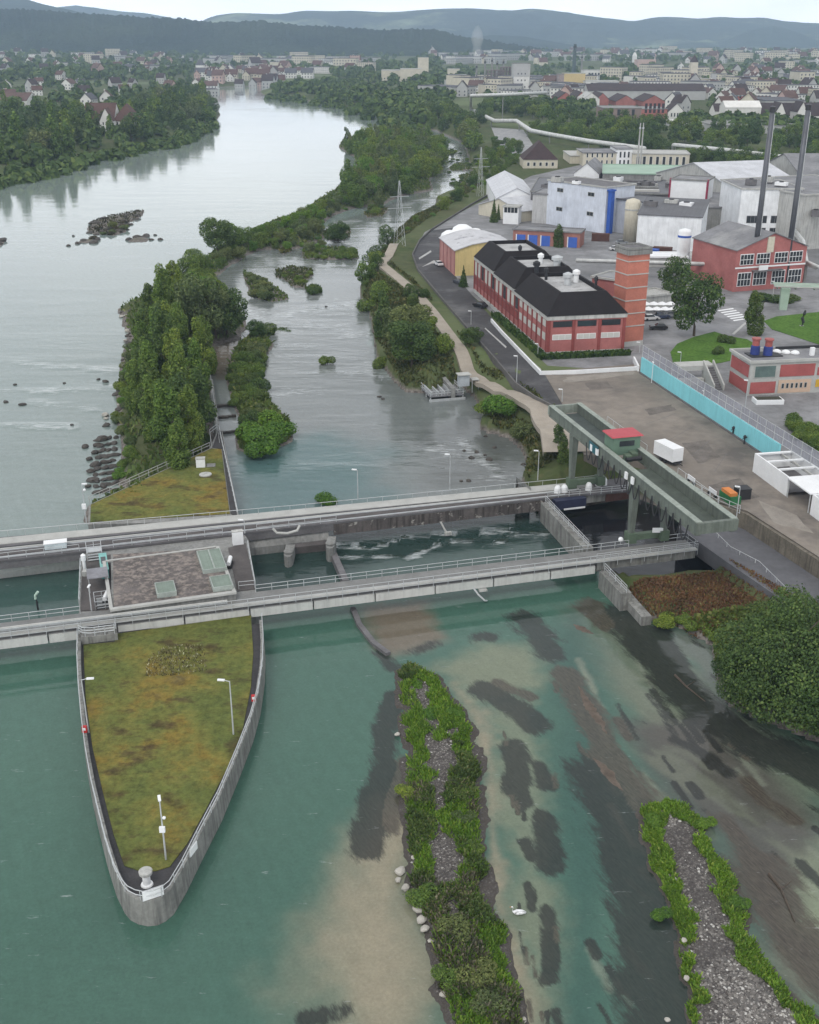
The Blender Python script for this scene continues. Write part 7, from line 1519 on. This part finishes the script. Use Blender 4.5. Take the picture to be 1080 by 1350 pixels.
print('scatter counts', cnt)

# ================================================================== TOWN AND FAR BUILDINGS
WIN = glassmat('far_window', (.05, .055, .07), .3)
RF = {'brown': mat('brown_tiles', (.10, .055, .045), .9, .25, .2), 'red': mat('red_tiles', (.115, .07, .06), .9, .25, .2), 'grey': mat('slate_roof', (.09, .09, .1), .85, .2, .2), 'dark': mat('dark_tiles', (.055, .04, .04), .9, .25, .2)}
WL = {'white': mat('white_render', (.68, .67, .64), .85, .1, .2), 'cream': CREAM, 'pink': mat('rose_render', (.5, .36, .32), .85, .1, .2), 'grey': mat('grey_render', (.42, .42, .41), .85, .1, .2)}
HP_ = {}
def housemesh(wk, rk, lx, ly, h, rh, flat=False):
    mb = MB()
    if flat:
        mb.box(0, 0, -2, lx, ly, h); mb.box(-.2, -.2, h, lx+.2, ly+.2, h+.5, 1)
    else:
        mb.add([(0,0,-2),(lx,0,-2),(lx,ly,-2),(0,ly,-2),(0,0,h),(lx,0,h),(lx,ly,h),(0,ly,h),(0,ly/2,h+rh),(lx,ly/2,h+rh)], [(0,3,2,1),(0,1,5,4),(1,2,6,9,5),(2,3,7,6),(3,0,4,8,7)])
        rm_ = roofmesh('gx', lx, ly, h, rh, .5, .3); mb.add(rm_.v, rm_.f, 1)
        mb.box(lx*.3, ly*.52, h+rh*.6, lx*.3+1, ly*.52+1, h+rh+1.2, 0)
    for fl in range(max(1, int(h/3))):
        z = 1+fl*3.0
        for k in range(max(2, int(lx/3.2))):
            x = (k+.5)*lx/max(2, int(lx/3.2)); mb.box(x-.6, -.06, z, x+.6, -.001, z+1.5, 2)
        for k in range(max(2, int(ly/3.5))):
            y = (k+.5)*ly/max(2, int(ly/3.5)); mb.box(-.06, y-.6, z, -.001, y+.6, z+1.5, 2); mb.box(lx+.001, y-.6, z, lx+.06, y+.6, z+1.5, 2)
    return mb.mesh('house', [WL[wk], RF[rk], WIN])
SPEC = [('white','brown',12,10,6,5),('cream','brown',14,11,6.5,5.5),('white','grey',13,10,6,5),('pink','red',11,10,7,5),('white','red',15,11,6,5),('grey','dark',12,10,8,6)]
HM = [housemesh(*s) for s in SPEC]; FM = [housemesh(a, r_, lx, ly, h, 0, True) for a, r_, lx, ly, h in (('white','grey',40,16,9),('grey','grey',60,30,8),('cream','grey',26,14,13))]
def houses(poly, n, mind, seed, where, group, z=6.0, sc=(.9, 1.3), flat=.12, rot=None):
    rng = np.random.default_rng(seed); got = []; tr = 0; us = [p[0] for p in poly]; vs = [p[1] for p in poly]; pa = [(float(a), float(b_)) for a, b_ in poly]
    while len(got) < n and tr < n*50:
        tr += 1; u, v = rng.uniform(min(us), max(us)), rng.uniform(min(vs), max(vs))
        if not inside(np.array([u]), np.array([v]), pa)[0]: continue
        p = P(u, v, z)
        if any((p.x-g[0])**2+(p.y-g[1])**2 < mind*mind for g in got): continue
        got.append((p.x, p.y)); zz = hz(p.x, p.y); fl = rng.random() < flat; k = rng.integers(3 if fl else 6)
        nm = 'apartment_block' if fl else 'house'; o = link(nm, (FM if fl else HM)[k])
        lab = ('%s flat roofed block %s' % (('long white', 'wide grey', 'tall cream')[k], where)) if fl else '%s house with %s gable roof %s' % (SPEC[k][0], {'brown': 'brown', 'grey': 'slate grey', 'red': 'red tiled', 'dark': 'dark'}[SPEC[k][1]], where)
        tag(o, lab, 'building' if fl else 'house', group); o.location = (p.x, p.y, zz); o.rotation_euler = (0, 0, (rng.uniform(-.7, .7) if rot is None else rot+rng.uniform(-.15, .15))+(math.pi/2 if rng.random() < .4 else 0)); s = rng.uniform(*sc); o.scale = (s, s, s)
houses([(0,158),(110,150),(200,138),(255,128),(250,112),(190,104),(90,104),(0,110)], 18, 40, 301, 'among trees above the left bank', 'houses above the left river bank')
houses([(0,104),(200,100),(260,96),(250,84),(120,80),(0,82)], 44, 45, 302, 'in the far left suburb', 'houses in the far left suburb', sc=(1.1, 1.7), flat=.25)
houses([(262,114),(300,112),(348,110.5),(400,106),(400,98),(300,97),(255,100)], 62, 13, 303, 'in the old town at the river bend', 'houses of the old town', sc=(1.0, 1.6), flat=0, rot=0)
houses([(300,97),(480,100),(500,92),(420,84),(290,86)], 40, 40, 304, 'behind the old town', 'buildings behind the old town', sc=(1.2, 1.9), flat=.4)
houses([(560,92),(700,86),(860,88),(1080,92),(1080,74),(800,72),(560,76)], 90, 60, 305, 'far off below the mountains', 'buildings in the far town below the mountains', sc=(1.3, 2.2), flat=.35)
houses([(610,128),(700,134),(790,130),(790,108),(610,112)], 34, 30, 307, 'between the works in the factory quarter', 'buildings of the factory quarter', sc=(.9, 1.4), flat=.65)
houses([(880,150),(1080,150),(1080,128),(940,118)], 26, 26, 308, 'around the long red office', 'houses around the long red office', sc=(1.0, 1.4), flat=.2)
houses([(610,122),(1080,126),(1080,104),(860,98),(610,104)], 40, 34, 309, 'among the works and offices of the town centre', 'buildings among the works of the town centre', sc=(.9, 1.6), flat=.8)
houses([(840,112),(1080,128),(1080,96),(860,92)], 46, 32, 306, 'behind the factory roofs on the right', 'houses on the right of the town', sc=(1.1, 1.6), flat=.15)
# landmarks
def lm(name, label, cat, u0, u1, v, vt, depth, wm, rm, roof='flat', rh=3, win=(), z=None, group=None):
    zz = 6.0 if z is None else z; t = block(name, label, cat, (u0, v), (u1, v), depth, top=vt, wm=wm, rm=rm, roof=roof, rh=rh, win=win, group=group, sink=4); return t
lm('villa', 'large white villa with steep brown roofs and a central gable on the left bank', 'villa', 112, 152, 172, 157, 22, WL['white'], RF['brown'], 'gx', 11, [('f', 1.5, 3.5, 6, 2, .4, WIN), ('f', 5, 7, 6, 2, .4, WIN)]); lm('villa_wing', 'right wing of the large villa with steep brown hip roof', 'villa', 150, 182, 174, 160, 22, WL['white'], RF['brown'], 'hip', 12, [('f', 1.5, 3.5, 5, 2, .4, WIN), ('f', 5, 7, 5, 2, .4, WIN)])
lm('villa', 'gabled white front bay of the large villa facing the river', 'villa', 133, 150, 176, 160, 10, WL['white'], RF['brown'], 'gy', 9, [('f', 2, 4, 3, 1.5, .4, WIN), ('f', 6, 8, 3, 1.5, .4, WIN)])
lm('boat_house', 'pink two storey house near the left bank point', 'house', 221, 245, 156, 146, 16, WL['pink'], CREAM, 'flat', 3, [('f', 2, 4, 4, 2, .5, WIN), ('f', 6, 8, 4, 2, .5, WIN)]); lm('boat_house', 'small white upper storey house behind the pink one', 'house', 227, 236, 150, 137, 10, WL['white'], RF['grey'], 'hip', 4)
lm('red_roof_shop', 'long low building with red brown roof at the left picture edge', 'building', -30, 36, 142, 133, 40, WL['white'], RF['red'], 'gx', 7)
lm('church_tower', 'white church tower with pointed roof in the old town', 'church tower', 259, 270, 101, 86, 14, WL['white'], RF['grey'], 'hip', 10); lm('church_nave', 'white church nave beside its tower in the old town', 'church', 264, 276, 102, 97, 30, WL['white'], RF['brown'], 'gx', 8)
BRW = mat('brewery_brick', (.36, .17, .14), .9, .15, .1)
for u0, u1, vt, rh_, lab in ((233, 246, 64, 8, 'left wing of the castle-like brick brewery on the rise'), (246, 262, 66, 4, 'middle wing of the castle-like brick brewery on the rise'), (252, 268, 62, 10, 'right wing with steep roof of the castle-like brick brewery')): lm('brewery', lab, 'brewery', u0, u1, 76, vt, 40, BRW, RF['red'], 'hip', rh_)
for u0, u1, vt, lab in ((229.5, 232.5, 54, 'tall pale chimney of the brick brewery'), (217, 219.5, 62, 'shorter pale chimney left of the brick brewery'), (258, 262, 56, 'pointed brick tower of the brewery')): lm('brewery_tower', lab, 'tower', u0, u1, 76, vt, 9, BRW if 'brick tower' in lab else CREAM, RF['red'], 'hip', 8)
lm('tower_block', 'pale pink high-rise beyond the far wood', 'high-rise', 462, 474, 92, 73, 18, WL['pink'], CONC, 'flat', 2, [('f', z_, z_+1.8, 4, 1, .5, WIN) for z_ in range(4, 40, 5)]); lm('beige_tower', 'windowless beige tower of the white factory above the wood', 'tower', 551, 565, 106, 76, 18, CREAM, CONC_L)
for u0, u1, v, vt, dp, lab in ((503, 530, 107, 93, 50, 'long white factory above the wood, left end'), (528, 556, 108, 91, 40, 'stepped white factory left of the beige tower'), (564, 592, 110, 100, 40, 'low white factory right of the beige tower'), (590, 606, 106, 91, 22, 'white cube of the factory above the wood'), (592, 615, 111, 99, 30, 'pale low hall at the right end of the white factory')): lm('white_factory', lab, 'factory building', u0, u1, v, vt, dp, WL['cream'], CONC_L, 'flat', 2, [('f', 3, 5, 6, 3, .5, WIN)])
# process plant: open steel frames
for u0, u1, vt, lab in ((643, 662, 92, 'open dark steel process frame beside the smoking stack'), (660, 676, 88, 'taller open steel process frame by the pale silo block')):
    a, b_ = P(u0, 116, GZ), P(u1, 116, GZ); h = HT(u0, 116, GZ, vt)-GZ; f_ = Frame(a, b_, GZ); t = f_.thing('process_frame', lab, 'process plant'); FRM = mat('frame_brown', (.16, .13, .13), .8, .2, .2)
    for i in range(5):
        for j in range(2): MB().box(i*f_.L/4-.7, j*14-.7, 0, i*f_.L/4+.7, j*14+.7, h).obj('column', FRM, t)
    for k in range(1, 6): MB().box(-1, -.9, h*k/5-1.2, f_.L+1, 15, h*k/5).obj('floor', FRM, t)
    for k in range(5): MB().lathe(4+k*f_.L/5.5, 7, [(2.5, 1), (2.5, h*.16*(k+1)), (1, h*.16*(k+1)+2)], 8).obj('vessel', CONC, t)
for u, vt, lab in ((628, 84, 'short stack that gives off white steam'), (639, 78, 'thin pale stack left of the process frames'), (648, 76, 'thin dark stack above the first process frame'), (655, 80, 'second thin stack above the process frames'), (663, 78, 'third thin stack above the process frames'), (756, 58, 'tall dark industrial chimney in the town centre'), (766, 72, 'thin grey stack beside the tall dark chimney')):
    v = 112 if u < 700 else 104; p = P(u, v, GZ); h = HT(u, v, GZ, vt)-GZ; t = thing('stack', lab, 'chimney', p); r_ = 3.2 if u == 756 else 1.6
    MB().cyl(0, 0, 0, h, r_*1.2, r_*.8, 10).obj('shaft', mat('stack_green', (.07, .10, .10), .7) if u == 756 else CONC, t); MB().lathe(0, 0, [(r_*.95, h-6), (r_*.95, h-3)], 10).obj('collar', DARK, t)
lm('pale_silo_block', 'tall pale grey silo block of the process plant', 'silo block', 676, 698, 121, 84, 30, WL['grey'], CONC, 'flat', 2); lm('pale_silo_block', 'lower white front part of the tall grey silo block', 'silo block', 677, 697, 122, 101, 6, WL['white'], CONC_L, 'flat', 2, [('f', z_, z_+2, 3, 3, .3, WIN) for z_ in range(6, 30, 8)])
lm('yellow_silo', 'block of yellow silos in front of the white town hall', 'silo block', 743, 771, 116, 97, 26, mat('yellow_silo_render', (.56, .44, .22), .85, .1, .1), CONC_L); lm('yellow_silo', 'narrow brown grey end of the yellow silo block', 'silo block', 736, 743, 116, 98, 26, mat('rose_grey', (.33, .27, .26), .85), CONC)
lm('church', 'church with domed lantern tower behind the silo block', 'church', 704, 712, 89, 76, 16, CREAM, RF['grey'], 'hip', 14); lm('church_nave', 'cream church nave beside the domed lantern tower', 'church', 711, 722, 90, 82, 40, CREAM, RF['brown'], 'gx', 10)
lm('white_school', 'wide white building with a dark window band behind the yellow silos', 'building', 770, 808, 106, 93, 40, WL['white'], CONC_L, 'flat', 2, [('f', 6, 12, 7, 6, .6, WIN)]); lm('white_school', 'low white hall in front of the wide white building', 'building', 772, 816, 117, 107, 30, WL['white'], CONC_L, 'flat', 2, [('f', 4, 8, 5, 5, .5, WIN)])
lm('church_tower', 'white pointed modern church tower on the right of the town', 'church tower', 833.5, 839, 87, 74, 8, WL['white'], WL['white'], 'hip', 9); lm('rose_hall', 'broad rose coloured building beside the white pointed tower', 'building', 840, 864, 92, 79, 40, WL['pink'], WL['pink'])
lm('old_tower', 'old stone tower with dark cap above the dark factory roofs', 'tower', 909, 918, 112, 82, 12, CREAM, RF['dark'], 'hip', 10); lm('old_tower', 'pale house at the foot of the old stone tower', 'house', 912, 936, 113, 104, 24, CREAM, CONC_L); lm('square_pillar', 'slim grey square tower right of the old stone tower', 'tower', 937, 943, 118, 97, 7, WL['grey'], CONC)
for u0, u1, vt, lab in ((1035, 1043, 75, 'left slab of the cream high-rise group on the right'), (1041, 1053, 71, 'tallest slab of the cream high-rise group on the right')): lm('high_rise', lab, 'high-rise', u0, u1, 88, vt, 20, CREAM, CONC, 'flat', 2, [('f', z_, z_+2, 5, 1, .5, WIN) for z_ in range(5, 45, 6)])
ROSE = mat('rose_brick', (.36, .14, .12), .88, .2, .2)
for k, (u0, u1, v, vt, lab) in enumerate(((735, 756, 139, 130, 'small rose brick hall left of the gabled factory row'), (760, 772, 138, 129, 'first gable of the rose brick factory row'), (786, 802, 140, 131, 'second gable of the rose brick factory row'), (812, 838, 140, 134, 'third wide gable of the rose brick factory row'), (848, 876, 141, 134, 'fourth wide gable of the rose brick factory row'))): lm('gabled_factory', lab, 'factory building', u0, u1, v, vt, 55, ROSE, RF['dark'], 'gy', 6)
lm('white_gable_hall', 'white gabled hall between the rose brick gables', 'hall', 768, 790, 142, 131, 40, WL['white'], CONC_L, 'gy', 6, [('f', 2, 6, 3, 2, .5, WIN)])
lm('dark_shed_row', 'very long dark roofed shed behind the rose brick gables', 'shed', 775, 930, 132, 120, 45, WL['grey'], RF['dark'], 'gx', 7); lm('dark_shed_row', 'white striped long roof in front of the town centre', 'shed', 775, 838, 124, 118, 22, WL['grey'], WL['white'], 'flat', 2); lm('dark_shed_row', 'white roofed long shed at the foot of the old stone tower', 'shed', 850, 940, 122, 116, 30, RF['dark'], WL['white'], 'flat', 2)
lm('brown_factory', 'wide grey brown factory with flat roof in front of the gabled row', 'factory building', 795, 845, 157, 143, 40, mat('brown_render', (.24, .18, .16), .88, .2, .2), CONC, 'flat', 2, [('f', 3, 8, 4, 4, .4, WIN)]); lm('brown_factory', 'rose brick end of the wide factory with red window bays', 'factory building', 845, 879, 157, 144, 40, ROSE, CONC, 'flat', 2, [('f', 5, 13, 5, 2, .6, mat('dark_rose', (.22, .05, .06), .8))])
lm('white_house_row', 'white gabled house at the end of the wide brown factory', 'house', 880, 902, 157, 148, 22, WL['white'], RF['dark'], 'gy', 7, [('f', 2, 5, 4, 2, .4, WIN)])
lm('red_office', 'long red brick office with rows of windows', 'office', 952, 1022, 139, 127, 18, mat('office_brick', (.38, .11, .09), .88, .15, .2), CONC, 'flat', 2, [('f', 2, 5, 14, 1, .5, WIN), ('f', 7, 10, 14, 1, .5, WIN)])
for k, (u0, u1, v, vt, rf_, rh_, lab) in enumerate(((942, 956, 156, 147, 'gx', 6, 'small white house with dark roof left of the white row'), (955, 1002, 159, 142, 'gx', 5, 'big white gabled house with white roof in the row by the trees'), (1000, 1021, 158, 151, 'gx', 9, 'white house with big dark roof, first of the right row'), (1021, 1034, 162, 149, 'gy', 8, 'white gabled house between dark roofs, second of the right row'), (1034, 1050, 160, 153, 'gx', 10, 'low white house with big dark roof, third of the right row'), (1050, 1062, 162, 148, 'gy', 8, 'white gabled house, fourth of the right row'), (1062, 1100, 161, 153, 'gx', 10, 'white house with big dark roof at the right picture edge'))): lm('white_house_row', lab, 'house', u0, u1, v, vt, 20, WL['white'], WL['white'] if k == 1 else RF['dark'], rf_, rh_, [('f', 1.5, 3.5, 4, 1, .4, WIN)])
lm('villa_block', 'large white house with round gable behind the red office', 'house', 971, 1006, 123, 111, 30, WL['white'], RF['grey'], 'hip', 6, [('f', 2, 4, 6, 2, .4, WIN), ('f', 6, 8, 6, 2, .4, WIN), ('f', 10, 12, 6, 2, .4, WIN)])
lm('flat_depot', 'wide depot with pale flat roof behind the tree belt', 'depot', 898, 950, 172, 165, 60, WL['grey'], WL['white'], 'flat', 2); lm('flat_depot', 'long grey flat depot roof behind the tree belt at the right', 'depot', 940, 1100, 176, 166, 60, WL['grey'], CONC, 'flat', 2)
# steam
m = bpy.data.materials.new('steam'); m.use_nodes = True; nt = m.node_tree; nt.nodes.clear(); pv = nt.nodes.new('ShaderNodeVolumePrincipled'); pv.inputs['Color'].default_value = (1, 1, 1, 1); pv.inputs['Density'].default_value = .014; om = nt.nodes.new('ShaderNodeOutputMaterial'); nt.links.new(pv.outputs[0], om.inputs['Volume'])
p = P(628, 112, GZ); z0 = HT(628, 112, GZ, 84); mb = MB()
mb.lathe(p.x, p.y, [(1.5, z0), (5, z0+8), (8, z0+16), (6.5, z0+24), (10, z0+34), (8, z0+44), (3, z0+52), (.1, z0+55)], 12); o = mb.obj('steam', m, smooth=True); tag(o, 'white steam plume rising from the short stack', 'steam', None, 'stuff')
# distant woods and gardens as one mass
rng = np.random.default_rng(77); pts = []
def dw(poly, n, s):
    us = [q[0] for q in poly]; vs = [q[1] for q in poly]; c_ = np.stack([rng.uniform(min(us), max(us), n*4), rng.uniform(min(vs), max(vs), n*4)], 1); ok = inside(c_[:, 0], c_[:, 1], [(float(a), float(b_)) for a, b_ in poly]); c_ = c_[ok][:n]
    for u, v in c_: q = P(u, v, 6.); pts.append((q.x, q.y, s*rng.uniform(.7, 1.3)))
dw([(352,125),(430,135),(500,154),(528,164),(575,160),(590,146),(598,128),(560,112),(480,106),(400,106),(356,114)], 330, 8.5); dw([(352,125.2),(430,134.6),(500,152.5),(526,163.5),(528,160),(500,147),(430,130),(352,122.5)], 90, 6.5); dw([(-60,247),(0,232),(75,218),(156,198),(228,184),(281,164),(286,150),(282,150),(225,178),(150,193),(70,212),(-60,240)], 460, 6.5); dw([(-40,152),(90,157),(150,156),(235,128),(262,122),(255,108),(200,100),(100,100),(-40,104)], 170, 9)
dw([(-60,244),(0,228),(75,214),(156,194),(228,180),(280,160),(283,150),(268,132),(240,128),(200,142),(150,160),(90,160),(0,150),(-60,160)], 260, 7)
dw([(-60,112),(250,104),(250,82),(200,74),(-60,74)], 520, 12); dw([(250,100),(500,100),(520,84),(560,72),(250,78)], 240, 11); dw([(430,108),(600,112),(640,100),(560,82),(480,90)], 200, 11); dw([(560,84),(1140,90),(1140,70),(560,70)], 620, 13); dw([(690,112),(960,112),(1140,118),(1140,90),(860,88),(690,92)], 200, 9); dw([(640,148),(720,150),(800,146),(780,138),(640,128)], 110, 7); dw([(880,166),(1090,182),(1090,164),(900,158)], 120, 7); dw([(930,150),(1090,146),(1090,118),(945,120)], 120, 6); dw([(805,106),(840,108),(870,104),(860,92),(815,94)], 60, 11); dw([(945,118),(1090,122),(1100,84),(1000,90),(940,98)], 170, 10)
pts = np.array(pts); zz = height(pts[:, 0], pts[:, 1]); K = 40; n = len(pts)
d = rng.normal(size=(n, K, 3)); d /= np.linalg.norm(d, axis=2)[:, :, None]; d[:, :, 2] = np.abs(d[:, :, 2])*.95
s = pts[:, 2][:, None, None]; cpos = np.stack([pts[:, 0], pts[:, 1], zz+pts[:, 2]*.25], 1)[:, None, :]+d*s*np.array([.62, .62, .8])*rng.uniform(.75, 1.1, (n, K, 1))
nn = d+rng.normal(0, .4, (n, K, 3)); nn /= np.linalg.norm(nn, axis=2)[:, :, None]; t_ = np.cross(nn, rng.normal(size=(n, K, 3))); t_ /= np.linalg.norm(t_, axis=2)[:, :, None]; b_ = np.cross(nn, t_); q = s*rng.uniform(.2, .38, (n, K, 1))
V = np.stack([cpos-t_*q, cpos+b_*q, cpos+t_*q, cpos-b_*q], 2).reshape(-1, 3)
tag(link('distant_wood', fastmesh('distant_wood', V, np.arange(len(V)).reshape(-1, 4), LM_DARK)), 'far dark woods and garden trees between the houses of the town', 'wood', None, 'stuff')

fmc = Frame(P(720, 470, GZ), P(822, 465, GZ), GZ); cp = [fmc.A+fmc.d*x+fmc.n*y for x, y in ((-.4, 40), (-.4, -.4), (18.5, -.4), (18.5, -2.6), (-1.8, -2.8), (-2.3, 40))]
sprinkle([(q.x, q.y) for q in cp], GZ, 2600, .9, .6, 401, 'court_planting', LM_DARK, 'dark green planting in the sunken court around the brick factory', 'planting')
